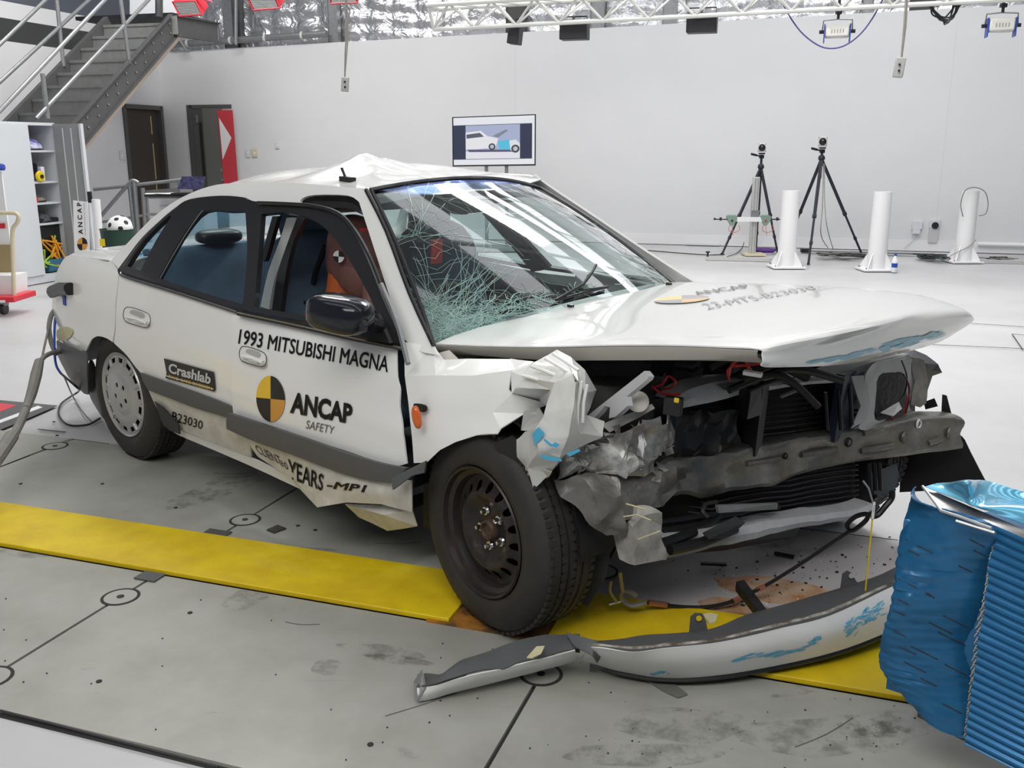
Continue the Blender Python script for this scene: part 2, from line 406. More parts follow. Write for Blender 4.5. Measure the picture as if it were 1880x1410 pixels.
# back wall with a white lower part and foil insulation above
LW = (WB-corner).length+4
def wallpt(s, z, off=0): return corner+Wd*s+Wn*off+Vector((0, 0, z))
top0 = BW(318, 95).z; top1 = BW(1880, 8).z; sl = (top1-top0)/((BW(1880, 8)-corner).dot(Wd))
mb = MB(); mb.prism([wallpt(0, 0), wallpt(LW, 0), wallpt(LW, top0+sl*LW), wallpt(0, top0)], -Wn*.15)
wb = struct('wall_back', mb, wallm)
def foil():
    m = bpy.data.materials.new('foil_insulation'); m.use_nodes = True; nt = m.node_tree; b = nt.nodes['Principled BSDF']; L = nt.links.new
    b.inputs['Base Color'].default_value = (.62, .63, .66, 1); b.inputs['Metallic'].default_value = .85; b.inputs['Roughness'].default_value = .3
    tc = nt.nodes.new('ShaderNodeTexCoord'); n = nt.nodes.new('ShaderNodeTexNoise'); n.inputs['Scale'].default_value = 4.5; n.inputs['Detail'].default_value = 4; n.inputs['Distortion'].default_value = .8
    L(tc.outputs['Object'], n.inputs['Vector']); bp = nt.nodes.new('ShaderNodeBump'); bp.inputs['Strength'].default_value = .6; bp.inputs['Distance'].default_value = .08
    L(n.outputs['Fac'], bp.inputs['Height']); L(bp.outputs[0], b.inputs['Normal']); return m
foilm = foil()
# quilted blanket: each pillow of the blanket is real relief
mb = MB(); nu, nv = 340, 44; rows = []
for j in range(nv+1):
    z = top0-.35+j*(2.3/nv); r = []
    for i in range(nu+1):
        s = i*(LW/nu); q = abs(sin(s*pi/.42))**.5*abs(sin((z+.05*sin(s*3))*pi/.22))**.5
        r.append(wallpt(s, z, -.20+.05*q+.02*noise.noise(Vector((s*3, z*5, 0)))))
    rows.append(r)
mb.grid(rows); obj('foil_blanket', mb, foilm, wb, sharp=80)
mb = MB(); 
for s0, s1 in ((0, LW),):
    mb.box(wallpt(LW/2, .075, .008), (LW, .016, .15), Rw)
struct('baseboard_back', mb, skirtm)
for px in (946, 1730):
    s = (BW(px, 300)-corner).dot(Wd); mb = MB(); mb.box(wallpt(s, 1.55, .0008), (.006, .003, 3.0), Rw); obj('panel_joint', mb, cabm, wb)
# steel columns standing in front of the foil
colm = M('dark_column', (.06, .063, .062), .5, metal=.3)
for px, w, m in ((418, .16, galv), (437, .05, colm), (610, .16, galv), (945, .28, colm), (1095, .2, galv), (1228, .2, galv), (1590, .1, galv), (1690, .3, colm)):
    s = (BW(px, 50)-corner).dot(Wd); mb = MB()
    mb.box(wallpt(s, top0+.8, -.04), (w, .02, 2.2), Rw).box(wallpt(s-w/2, top0+.8, -.07), (.012, .12, 2.2), Rw).box(wallpt(s+w/2, top0+.8, -.07), (.012, .12, 2.2), Rw)
    obj('steel_column', mb, m, wb)
mb = MB(); a = BW(312, 82, .1); b = BW(600, 62, .1); mb.tube([a, b], .055, 10); o = obj('pipe', mb, galv)
tag(o, 'long galvanised pipe along the top of the back wall, left end', 'pipe')
for t in (.12, .4, .62, .85):
    mb = MB(); c = a.lerp(b, t); mb.tube([c-Wd*.02, c+Wd*.02], .062, 10); obj('clamp', mb, trussm, o)
mb = MB(); mb.tube([BW(300, 60, .3), BW(322, 60, .3), BW(342, 92, .2)], .03, 8); tag(obj('brace_rod', mb, galv), 'short steel brace at the corner of the wall top', 'brace')
# vertical downpipe
mb = MB(); mb.tube([BW(433, -20, .22), BW(433, 82, .22)], .03, 8); tag(obj('downpipe', mb, galv), 'vertical galvanised pipe left of the hanging switch box', 'pipe')

# left wall (perpendicular) with doors
def lw(t, z, off=0): return corner+Wn*t+Wd*off+Vector((0, 0, z))
def LWp(px, py, off=0): return Fpl(px, py, corner+Wd*off, Wd)
Rl = Matrix((Wn, -Wd, Vector((0, 0, 1)))).transposed()
t1 = (LWp(303, 300)-corner).dot(Wn); t0 = (LWp(236, 300)-corner).dot(Wn)
dl, dr = min(t0, t1), max(t0, t1); dz = LWp(250, 200).z
H2 = 2.85
mb = MB(); TL_ = 11.5
def lwbox(mb, ta, tb, za, zb): mb.prism([lw(ta, za), lw(tb, za), lw(tb, zb), lw(ta, zb)], -Wd*.15)
lwbox(mb, 0, dl, 0, H2); lwbox(mb, dl, dr, dz, H2); lwbox(mb, dr, TL_, 0, H2)
wl = struct('wall_left', mb, wallm)
mb = MB(); lwbox(mb, 0, TL_, H2, H2+.30); obj('fascia', mb, colm, wl)
mb = MB(); lwbox(mb, 0, TL_, H2+.30, H2+.52); obj('upper_panel', mb, wallm, wl)
mb = MB(); lwbox(mb, 0, TL_, H2+.52, H2+3.4); obj('upper_fascia', mb, M('grey_blue_panel', (.09, .10, .13), .5), wl)
# door 1 in the left wall
mb = MB(); fw = .07
for ta, tb, za, zb in ((dl-fw/2, dl+fw/2, 0, dz+fw), (dr-fw/2, dr+fw/2, 0, dz+fw), (dl, dr, dz, dz+fw)):
    mb.prism([lw(ta, za, .03), lw(tb, za, .03), lw(tb, zb, .03), lw(ta, zb, .03)], -Wd*.2)
d1 = struct('door_1', mb, frame_m)
mb = MB(); mb.prism([lw(dl, 0, -.06), lw(dr, 0, -.06), lw(dr, dz, -.06), lw(dl, dz, -.06)], -Wd*.04); obj('door_leaf', mb, doorb, d1)
mb = MB(); tt = dl+(dr-dl)*.22
for za, zb in ((1.65, dz-.1), (.9, 1.5), (.3, .85)): mb.box((lw(tt, (za+zb)/2, -.055)), (.02, .01, zb-za), Rl)
obj('edge_seal', mb, M('brass_strip', (.62, .55, .25), .4, metal=.3), d1)
# door 2 in the back wall : frame, open leaf and red panel with a white chevron
a = BW(349, 210); b = BW(426, 210); s0 = (a-corner).dot(Wd); s1 = (b-corner).dot(Wd); z2 = BW(390, 199).z
mb = MB()
for sa, sb, za, zb in ((s0-.05, s0+.05, 0, z2+.06), (s0, s1, z2, z2+.06)):
    mb.prism([wallpt(sa, za, .02), wallpt(sb, za, .02), wallpt(sb, zb, .02), wallpt(sa, zb, .02)], -Wn*.03)
mb.prism([wallpt(s0, 0, .003), wallpt(s0+.34, 0, .003), wallpt(s0+.34, z2, .003), wallpt(s0, z2, .003)], Wn*.004)
d2 = struct('door_2', mb, frame_m)
mb = MB(); mb.prism([wallpt(s0+.26, 0, .01), wallpt(s0+.62, 0, .01), wallpt(s0+.62, z2, .01), wallpt(s0+.26, z2, .01)], Wn*.03); obj('door_leaf', mb, M('grey_door', (.13, .13, .12), .5), d2)
mb = MB(); mb.prism([BW(x, y, .045) for x, y in ((399, 202), (427, 202), (438, 345), (412, 345))], Wn*.01); obj('red_panel', mb, M('red_sign_paint', (.55, .045, .06), .45), d2)
mb = MB(); mb.prism([BW(x, y, .056) for x, y in ((402, 216), (425, 253), (409, 293))], Wn*.004); obj('white_chevron', mb, decalw, d2)
mb = MB(); mb.box(BW(362, 218, .03), (.03, .02, .12), Rw).box(BW(408, 312, .05), (.05, .04, .05), Rw).box(BW(409, 330, .05), (.04, .04, .04), Rw); obj('door_hardware', mb, galv, d2)
mb = MB(); mb.box(BW(371, 275, .02), (.04, .01, .9), Rw); obj('glass_slot', mb, black, d2)
for (px, py, w, h, m, lab) in ((455, 281, .06, .14, cabm, 'slim white switch plate right of the red door'), (467, 281, .11, .13, cream, 'cream square switch plate beside the slim white one'), (509, 267, .07, .1, cabm, 'small white sensor high on the wall right of the switch plates')):
    mb = MB(); mb.box(BW(px, py, .015), (w, .03, h), Rw); o = obj('switch_plate', mb, m, bevel=.006); tag(o, lab, 'switch')
    mb = MB(); mb.box(BW(px, py, .034), (w*.35, .01, h*.3), Rw); obj('rocker', mb, skirtm, o)
mb = MB(); mb.box(LWp(224, 285, .015), (.1, .03, .15), Rl); o = obj('switch_plate', mb, cabm, bevel=.006); tag(o, 'white switch plate left of the brown door', 'switch')
mb = MB(); mb.box(LWp(224, 285, .032), (.04, .01, .05), Rl); obj('rocker', mb, skirtm, o)

# ceiling with translucent roof lights
ceilm = M('pale_roof_sheet', (.42, .43, .44), .5, metal=.2)
skym = M('rooflight', (.8, .8, .8), .5, emit=(.93, .96, 1), estr=2.2)
zc = 6.4
mb = MB(); mb.box((1, 7, zc+.1), (26, 30, .1))
ce = struct('ceiling', mb, ceilm)
CT = Vector((.9, -.43, 0)).normalized(); CN = Vector((.43, .9, 0)).normalized(); RC = Matrix((CT, CN, Vector((0, 0, 1)))).transposed()
for k in range(5):
    w = 0.0+k*3.4
    mb = MB(); mb.box(CT*1+CN*w+Vector((0, 0, zc)), (17, 1.15, .03), RC); obj('rooflight', mb, skym, ce)
for k in range(-5, 8):
    mb = MB(); mb.box(CT*(k*1.5)+CN*7+Vector((0, 0, zc-.12)), (.09, 19, .18), RC); obj('purlin', mb, trussm, ce)
mb = MB(); mb.box(wallpt(LW/2, 5.4, -.3), (LW+2, .1, 3.4), Rw); struct('trim_1', mb, ceilm)
# ================================================================== CAR
car = thing('car', 'white crashed four-door sedan with its nose torn open, standing on the grey floor plates', 'car', mat=CARM)
def inpoly(p, poly):
    x, y = p; c = False; j = len(poly)-1
    for i in range(len(poly)):
        xi, yi = poly[i]; xj, yj = poly[j]
        if (yi > y) != (yj > y) and x < (xj-xi)*(y-yi)/(yj-yi)+xi: c = not c
        j = i
    return c
def cdt_mesh(outs, fn, step, mk):
    """outs: list of closed 2-D loops (first outer, rest holes); fn(u,v)->3-D"""
    vs, es = [], []
    for lp in outs:
        b = len(vs); vs += lp; es += [(b+i, b+(i+1) % len(lp)) for i in range(len(lp))]
    o = outs[0]; x0 = min(p[0] for p in o); x1 = max(p[0] for p in o); y0 = min(p[1] for p in o); y1 = max(p[1] for p in o)
    def ok(p):
        return inpoly(p, outs[0]) and not any(inpoly(p, h) for h in outs[1:])
    nb = len(vs); y = y0+step/2; r = 0
    while y < y1:
        x = x0+step*(.5 if r % 2 else 1)
        while x < x1:
            if ok((x, y)) and min((x-a[0])**2+(y-a[1])**2 for a in vs[:nb]) > (step*.45)**2: vs.append((x, y))
            x += step
        y += step*.87; r += 1
    V, E, F, *_ = geometry.delaunay_2d_cdt([Vector(v) for v in vs], es, [], 0, 1e-6)
    mb = MB(); fs = []
    for f in F:
        cx = sum(V[i][0] for i in f)/len(f); cy = sum(V[i][1] for i in f)/len(f)
        if ok((cx, cy)): fs.append(tuple(f))
    mb.add([fn(v[0], v[1]) for v in V], fs)
    return mb
def res(pts, n=3, closed=True):
    """Catmull-Rom outline; a third entry marks a hard corner"""
    v = [Vector((p[0], p[1])) for p in pts]; cor = [len(p) > 2 for p in pts]; N = len(v); out = []
    for i in range(N):
        p1, p2 = v[i], v[(i+1) % N]
        p0 = p1 if cor[i] else v[i-1]; p3 = p2 if cor[(i+1) % N] else v[(i+2) % N]
        for k in range(n):
            t = k/n; out.append(.5*((2*p1)+(p2-p0)*t+(2*p0-5*p1+4*p2-p3)*t*t+(3*p1-p0-3*p2+p3)*t**3))
    return out
def far(v):
    c = lambda t: max(0, min(1, t))
    return Vector((v.x-.27*c((v.z-.95)/.40)*c((v.x-.2)/1.1), v.y, v.z-.10*c((-.15-v.x)/.8)*c((v.z-.6)/.3)))
def sheet(name, pts, mat, parent=car, off=0.0, holes=(), step=.06, thick=.006, n=3, bump=None, mirror=False, mirror_only=False, sharp=35, label=None):
    loops = []
    for lp in [pts]+list(holes):
        loops.append([(q.x, q.z) for q in (S(p[0], p[1], off) for p in res(lp, n))])
    fn = lambda x, z: Vector((x, yside(x, z)-off-(bump(x, z) if bump else 0), z))
    mb = cdt_mesh(loops, fn, step, None); o = None
    if not mirror_only:
        o = obj(name, mb, mat, parent, local=True, solid=thick, off=0, sharp=sharp, label=label)
    if mirror or mirror_only:
        fn2 = lambda x, z: far(Vector((x, -yside(x, z)+off, z))); m2 = cdt_mesh(loops, fn2, step, None)
        obj(name, m2, mat, parent, local=True, solid=thick, off=0, sharp=sharp)
    return o
def facets(name, verts, faces, mat, parent=car, thick=.004, sub=0, amp=0, fr=10, seed=0, sharp=20, label=None, **k):
    mb = MB(); mb.add([P(v[0], v[1], y=v[2]) if len(v) == 3 else Vector(v[:3]) for v in verts], faces)
    if sub:
        bm = bmesh.new(); vs = [bm.verts.new(v) for v in mb.v]
        for f in mb.f: bm.faces.new([vs[i] for i in f])
        bmesh.ops.triangulate(bm, faces=bm.faces)
        bmesh.ops.subdivide_edges(bm, edges=bm.edges, cuts=sub, use_grid_fill=True)
        bm.verts.index_update(); mb = MB(); mb.add([v.co.copy() for v in bm.verts], [tuple(v.index for v in f.verts) for f in bm.faces]); bm.free()
    if amp: mb.rumple(amp, fr, seed)
    return obj(name, mb, mat, parent, local=True, solid=thick, off=0, sharp=sharp, label=label)
def strip(name, top, bot, mat, parent=car, off=.012, thick=.01, mirror=False, n=4, **k):
    """a band between two pixel polylines lying proud of the body side"""
    a = crom([Vector(p) for p in top], n); b = crom([Vector(p) for p in bot], n)
    A = [S(p.x, p.y, off) for p in a]; B = [S(p.x, p.y, off) for p in b]
    mid = [(x+y)/2+Vector((0, -.004, 0)) for x, y in zip(A, B)]
    mb = MB(); mb.grid([A, mid, B]); o = obj(name, mb, mat, parent, local=True, solid=thick, off=0, **k)
    if mirror:
        m2 = MB(); m2.grid([[Vector((p.x, -p.y, p.z)) for p in r] for r in (A, mid, B)]); obj(name, m2, mat, parent, local=True, solid=thick, off=0)
    return o

# ---- body side
sheet('quarter_panel', [(219,499,1),(206,480),(199,481),(165,474),(128,469),(114,482),(104,505),(98,540),(97,575),(99,605),(106,628,1),(159,645,1),(164,633),(171,621),(182,617),(197,621),(208,628,1),(212,600),(213,560),(217,525)], paint, mirror=True)
dent = lambda x, z: 0.006*noise.noise(Vector((x*4, z*5, 1)))
sheet('rear_door', [(221,506,1),(233,510),(330,540),(437,576,1),(433,610),(434,690),(437,757,1),(350,721),(260,685,1),(248,671),(233,651),(215,634),(210,629,1),(214,600),(215,560),(218,528)], paint, bump=lambda x, z: .010*math.exp(-((z-.66)/.012)**2)*0+.004*max(0, 1-abs(z-.70)/.03), mirror=True, step=.035)
sheet('rear_door_skirt', [(272,712,1),(350,740),(425,769),(455,800),(462,838,1),(400,815),(336,790),(314,783),(296,762),(284,739)], bare, mirror=True)
sheet('rocker_panel', [(312,788,1),(336,791),(400,817),(462,840),(520,868),(560,890,1),(556,899,1),(450,850),(330,799,1)], paint, off=-.01, mirror=True)
strip('side_moulding', [(259,684),(300,699),(360,720),(410,739),(437,752)], [(273,715),(310,729),(360,748),(400,760),(426,768)], clad, mirror=True)
fd_bump = lambda x, z: .035+.012*max(0, (x-1.2))+.004*max(0, 1-abs(z-.70)/.03)+.006*noise.noise(Vector((x*3, z*4, 3)))
fdoor = sheet('front_door', [(437,577,1),(500,587),(600,607),(700,630),(739,641,1),(740,690),(745,712),(744,745),(750,780),(753,815),(757,848,1),(735,853),(715,848),(640,823),(560,798),(480,770),(438,757,1),(434,700),(434,620)], paint, bump=lambda x, z: .02+.004*max(0, 1-abs(z-.70)/.03)+.004*noise.noise(Vector((x*3, z*4, 3))), step=.035)
sheet('front_door', [(437,577,1),(600,607),(739,641,1),(757,848,1),(560,798),(438,757,1)], paint, mirror_only=True)
strip('side_moulding', [(421,758),(470,774),(560,804),(640,832),(700,850),(749,859)], [(419,786),(470,809),(549,837),(638,870),(690,882),(728,886)], clad, off=.045, thick=.016)
def proj(v):
    w = CARM @ Vector(v)-EYE
    d = w.y*cos(PIT)-w.z*sin(PIT); up = w.y*sin(PIT)+w.z*cos(PIT)
    return (940+FPX*w.x/d, 705-FPX*up/d)
# twisted moulding tip
facets('moulding_tip', [(720,877,-.97),(722,899,-.97),(758,873,-.96),(780,868,-.93),(783,846,-.93)], [(0,1,2,3,4)], clad, thick=.008)
# crumpled lower door skirt
sk = [(452,797,-.895),(520,822,-.905),(600,850,-.91),(680,876,-.915),(757,882,-.92),
      (462,822,-.885),(520,850,-.885),(600,880,-.92),(680,900,-.925),(757,912,-.92),
      (474,838,-.875),(528,873,-.875),(583,931,-.93),(637,922,-.91),(700,925,-.915),(757,940,-.91),
      (556,898,-.86),(500,842,-.868)]
facets('front_door_skirt', sk, [(0,1,6,5),(1,2,7,6),(2,3,8,7),(3,4,9,8),(5,6,11,10),(6,7,12,11),(7,8,13,12),(8,9,14,13),(9,15,14)], bare, sub=2, amp=.0015, fr=12, sharp=35)
facets('crushed_sill', [(634,925,-.87),(720,930,-.88),(757,936,-.88),(767,966,-.86),(711,974,-.85),(660,948,-.83),(705,945,-.91)], [(0,1,6,5),(1,2,6),(2,3,6),(3,4,6),(4,5,6)], bare, sub=1, amp=.003, fr=14)
facets('mud_guard', [(284,737,-.88),(300,748,-.885),(328,779,-.88),(331,797,-.87),(312,790,-.86),(300,780,-.86)], [(0,1,2,3,4,5)], black, label='black guard')
# rear bumper
rb = MB()
rows = []
for (a, b, c, d) in (((105,625),(107,650),(112,680),(150,716)), ((118,632),(120,655),(124,690),(152,720)), ((140,640),(141,665),(144,700),(156,722)), ((160,648),(161,670),(162,700),(163,724))):
    rows.append([S(a[0], a[1], .015), S(b[0], b[1], .025), S(c[0], c[1], .015), S(d[0], d[1], -.02)])
rb.loft(rows, 3, 3)
obj('rear_bumper', rb, clad, car, local=True, solid=.008)
rb2 = MB(); rows2 = [[Vector((v.x, -v.y, v.z)) for v in r] for r in rows]; rb2.loft(rows2, 3, 3); obj('rear_bumper', rb2, clad, car, local=True, solid=.008)
xe = min(v.x for v in rb.v)
mb = MB(); rr = []
for t in [i/8 for i in range(9)]:
    yy = -.60+1.2*t; xx = xe-.10*(1-(2*t-1)**2)
    rr.append([Vector((xx, yy, .52)), Vector((xx-.03, yy, .45)), Vector((xx-.02, yy, .30)), Vector((xx+.02, yy, .22))])
mb.loft(rr, 1, 3); obj('rear_bumper', mb, clad, car, local=True, solid=.01)
mb = MB(); rr = []
for t in [i/8 for i in range(9)]:
    yy = -.60+1.2*t; xx = xe-.06*(1-(2*t-1)**2)
    rr.append([Vector((xx+.05, yy, .825)), Vector((xx+.01, yy, .80)), Vector((xx-.02, yy, .66)), Vector((xx, yy, .52))])
mb.loft(rr, 1, 3); obj('boot_panel', mb, paint, car, local=True, solid=.01)
sheet('mud_flap', [(160,690,1),(166,660),(176,680),(186,740),(200,762),(192,769,1),(178,752),(164,722)], black, off=-.04)
# rear arch liner
wc = Vector((0.0, 0, .31))
for sgn in (-1, 1):
    mb = MB(); rows = []
    for k in range(13):
        a = pi*k/12; r = .36
        rows.append([Vector((wc.x+r*cos(a), sgn*.60, wc.z+.0+r*sin(a))), Vector((wc.x+r*cos(a), sgn*.845, wc.z+r*sin(a)))])
    mb.grid(rows); mb.add([(wc.x+.36*cos(pi*k/12), sgn*.60, wc.z+.36*sin(pi*k/12)) for k in range(13)], [tuple(range(13))])
    obj('wheel_arch_liner', mb, black, car, local=True, solid=.004)
# door handles (painted recess shade, bezel and grip)
def handle(cx, cy, door):
    pts = [(cx+24.5*sx, cy+19.5*sy) for sx, sy in ((-1,-.55),(-.75,-.95),(0,-.75),(.8,-.35),(1,.1),(.95,.7),(.7,1.0),(0,.8),(-.8,.45),(-1.02,0))]
    offs = .028 if cx > 400 else .006
    b = sheet('door_handle', pts, paint, parent=door, off=offs, thick=.010, step=.03)
    q = [S(p[0], p[1], offs+.006) for p in res([(x, y) for x, y in pts], 2)]
    mb = MB(); mb.tube(q, .0016, 5, closed=True); obj('handle_seal', mb, blackm, door, local=True)
    q = [S(cx+dx, cy+dy, offs+.012) for dx, dy in ((-18, 0), (0, 4), (19, 12))]
    mb = MB(); mb.tube([q[0]]+q+[q[2]], .008, 8); mb.tube([S(cx-6, cy+6, offs+.008), S(cx+10, cy+11, offs+.008)], .008, 6); obj('handle_grip', mb, paint, door, local=True)
    sheet('handle_recess_shade', [(cx-13, cy-8), (cx-8, cy-13), (cx+12, cy-7), (cx+12, cy+2), (cx-6, cy-4)], M('handle_shadow_grey', (.42, .42, .41), .5), parent=door, off=offs+.006, thick=.003, step=.03)  # flat grey patch, the shade of the recess put into its colour
rdoor = bpy.data.objects['rear_door']
handle(251.5, 582, rdoor); handle(464.5, 654, fdoor)
# belt mouldings
strip('belt_moulding', [(218,493),(232,503),(330,533),(432,567)], [(220,502),(233,511),(330,541),(438,576)], blackm, off=.014, thick=.008, mirror=True)
strip('belt_trim', [(222,499),(234,507),(330,537),(434,571)], [(222,501),(234,509),(330,538.5),(435,572.5)], chrome, off=.021, thick=.002)
strip('belt_moulding', [(436,568),(560,594),(650,614),(738,634)], [(437,579),(560,605),(650,626),(740,643)], blackm, off=.045, thick=.008)
strip('belt_trim', [(436,573),(560,599.5),(650,620),(738,637.5)], [(436,575),(560,601.5),(650,622),(739,639.5)], M('dull_brass_trim', (.30, .25, .17), .35, metal=.6), off=.052, thick=.002)

# ---- greenhouse side
rear_hole = [(379,390),(425,390),(470,397),(464,470),(449,560,1),(370,537),(295,512,1),(318,471),(345,426)]
q_hole = [(237,490,1),(262,499,1),(290,443),(318,398),(300,411),(267,445)]
sheet('rear_window_frame', [(219,497,1),(238,472),(265,437),(301,403),(328,381),(350,369),(408,362),(453,366),(474,375,1),(466,470),(452,572,1),(330,538),(233,508)], blackm, off=.006, holes=[rear_hole, q_hole], step=.04, thick=.02, mirror=True)
sheet('rear_side_glass', rear_hole, sideglass, off=-.006, thick=0, mirror=True)
sheet('quarter_glass', q_hole, sideglass, off=-.006, thick=0, mirror=True)
# thin bright line in the rear frame
for ln in ([(294,511),(317,470),(345,424),(372,386)], [(226,490),(262,438),(300,400),(326,379)]):
    mb = MB(); mb.tube([S(x, y, .018) for x, y in ln], .0022, 5, smooth=4); obj('frame_highlight_strip', mb, galv, car, local=True)
f_hole = [(484,395,1),(520,392),(554,398),(587,411),(617,438),(647,482),(677,535),(700,585),(706,606,1),(600,589),(540,577),(471,566,1),(478,480)]
sheet('front_window_frame', [(453,367,1),(474,372),(528,375),(572,379),(617,392),(647,421),(677,475),(706,548),(730,602),(741,634,1),(600,600),(449,569,1),(458,470)], blackm, off=.045, holes=[f_hole], step=.04, thick=.022)
sheet('front_window_frame', [(474,372,1),(528,375),(590,383),(650,392,1),(741,634,1),(600,600),(460,569,1)], blackm, off=.005, holes=[[(490,395,1),(600,395),(640,402,1),(700,585),(706,606,1),(540,577),(478,563,1)]], step=.04, thick=.02, mirror_only=True)
mb = MB(); mb.tube([S(x, y, .07) for x, y in ((474,372),(528,374),(575,378),(620,391),(650,421),(680,474),(709,548),(735,612),(747,655))], .007, 6, smooth=4); obj('outer_seal', mb, blackm, car, local=True)
mb = MB(); mb.tube([S(x, y, .072) for x, y in ((700,522),(728,590),(749,668))], .009, 6, smooth=4); obj('frame_rail', mb, galv, car, local=True)
# the real B-pillar behind the displaced door and seat belt guide
def ysheet(name, pts, yv, mat, thick=.01, parent=car, **k):
    lp = [P(p.x, p.y, y=yv) for p in res(pts, 3)]
    mb = MB(); n = len(lp); mb.prism(lp, (0, thick, 0)); return obj(name, mb, mat, parent, local=True, **k)
ysheet('centre_pillar', [(526,400,1),(543,402,1),(532,440),(505,510),(494,568,1),(478,563,1),(492,500),(514,440)], -.64, M('pillar_white_grey', (.55, .56, .56), .4), .03)
ysheet('pillar_seal', [(546,398,1),(560,401,1),(540,440),(525,500),(515,574,1),(499,570,1),(510,500),(530,440)], -.66, blackm, .02)
ysheet('pillar_seal', [(500,397,1),(510,397,1),(498,440),(486,480),(482,470),(488,440)], -.62, blackm, .02)
sheet('centre_pillar', [(455,368,1),(480,368,1),(470,570,1),(440,575,1)], black, off=-.01, mirror_only=True)
# A pillars and door opening above the front door
sheet('front_pillar', [(661,371,1),(668,350),(677,346,1),(710,425),(752,538),(796,634,1),(805,652,1),(770,645),(743,622,1),(720,553),(697,482)], paint, step=.04, thick=.012, mirror=True)
mb = MB(); mb.tube([S(x, y, .008) for x, y in ((672,349),(710,425),(752,538),(796,634))], .008, 6, smooth=3); obj('screen_gasket', mb, blackm, car, local=True)
sheet('roof_rail', [(219,494,1),(238,470),(265,435),(301,401),(328,379),(352,366),(408,360),(453,364),(474,373),(528,375),(552,376,1),(556,366),(580,359),(640,360),(661,372,1),(668,350),(640,345),(560,338),(500,335),(440,337),(400,340),(360,352),(322,371),(285,398),(258,424),(235,448),(206,478,1)], paint, step=.04, thick=.01, mirror=True)
sheet('door_opening_seal', [(552,376,1),(575,371),(640,373),(661,381,1),(664,394,1),(640,384),(590,384),(560,380)], blackm, off=-.03, thick=.02)

# ---- roof
def Q(px, py, y): return P(px, py, y=y)
near = [S(300,402), S(345,369), S(420,338), S(500,335), S(575,342), S(640,345), S(672,347)]
TL, TR = Q(677,346,-.60), Q(990,343,.57)
hdr = Q(835,342,0)
rows = []
xs = [n_.x for n_ in near]
zt = [1.27, 1.335, 1.385, 1.405, 1.408, 1.395, 1.345]
for i, n_ in enumerate(near):
    x = n_.x; t = i/(len(near)-1); r = [n_]
    shift = -.20*t     # header runs slightly back on the far side
    ye = .66-.09*max(0, t-.6)/.4
    for yy in (-.42, -.15, .12, .38, .56, ye):
        edge = 1-(min(.66, abs(yy)*.66/ye if yy > .5 else abs(yy))/.66)**2.6
        z = n_.z+(zt[i]-n_.z)*edge+(0 if yy < .5 else -.01)
        r.append(Vector((x+shift*(yy+.66)/1.3, yy, z)))
    rows.append(r)
pk = Q(670, 300, -.12); 
roof = MB(); roof.loft(rows, 8, 8)
def buckle(v):
    dx, dy = v.x-.93, v.y+.27
    ridge = max(0, 1-abs(dx+.22*dy)/.13)*max(0, 1-abs(dy-.15)/.62)
    spur = max(0, 1-abs(dy+.55*dx)/.10)*max(0, 1-abs(dx-.12)/.42)
    spur2 = max(0, 1-abs(dy-.9*dx-.02)/.09)*max(0, 1-abs(dx-.14)/.34)
    peak = max(0, 1-math.hypot(dx/.20, dy/.30))
    h = .030*ridge+.020*spur+.014*spur2+.036*peak
    h -= .020*max(0, 1-math.hypot((v.x-.72)/.12, (v.y+.45)/.20))
    return Vector((v.x, v.y, v.z+h))
roof.warp(buckle); rf = obj('roof', roof, paint, car, local=True, solid=.004, sharp=16)
from mathutils.bvhtree import BVHTree
rbv = BVHTree.FromPolygons([v.copy() for v in roof.v], roof.f); hh_ = rbv.ray_cast(EYC, (CARI.to_3x3() @ ray(638, 334)).normalized()); a = hh_[0]+Vector((0, 0, .010)) if hh_[0] is not None else Q(634,334,-.45)
mb = MB(); mb.box(a, (.065, .03, .018)).tube([a+Vector((-.012, 0, .005)), a+Vector((-.035, 0, .038))], .006, 6); obj('aerial_base', mb, black, car, local=True)
mb = MB(); a = Q(771,303,.2); mb.box(a, (.04, .03, .012)); obj('roof_clip', mb, black, car, local=True)
# rear window and boot lid
rg = MB()
rg.loft([[rows[0][0], rows[0][1], rows[0][2].lerp(rows[0][3], .5), rows[0][4], Vector((rows[0][0].x, -rows[0][0].y, rows[0][0].z))],
         [Vector((-.04, -.77, 1.02)), Vector((-.13, -.40, 1.09)), Vector((-.16, 0, 1.11)), Vector((-.13, .40, 1.09)), Vector((-.04, .77, 1.02))],
         [Vector((-.18, -.77, .945)), Vector((-.36, -.40, .945)), Vector((-.42, 0, .945)), Vector((-.36, .40, .945)), Vector((-.18, .77, .945))]], 5, 4)
obj('rear_glass', rg, sideglass, car, local=True)
bl = MB(); lid = [[Vector((x, y, z+.012*(1-(y/w)**2))) for y in (-w, -w*.5, 0, w*.5, w)] for x, z, w in ((-.35, .925, .64), (-.70, .882, .60), (-1.03, .838, .52))]
bl.loft(lid, 4, 4); obj('boot_lid', bl, paint, car, local=True, solid=.012)
top_edge = [S(219,499), S(206,480), S(165,474), S(128,469)]
lidn = [Vector((-.05, -.70, .955)), lid[0][0]+Vector((.1, -.02, 0)), lid[1][0]+Vector((0, 0, -.006)), lid[2][0]+Vector((0, 0, -.006))]
for sgn in (1, -1):
    m2 = MB(); fl_ = lambda v: Vector((v.x, v.y*sgn, v.z))
    m2.loft([[fl_(a_) for a_ in top_edge], [fl_(a_.lerp(b_, .5)+Vector((0, 0, .012))) for a_, b_ in zip(top_edge, lidn)], [fl_(b_) for b_ in lidn]], 3, 4)
    obj('rear_shoulder', m2, paint, car, local=True, solid=.006)

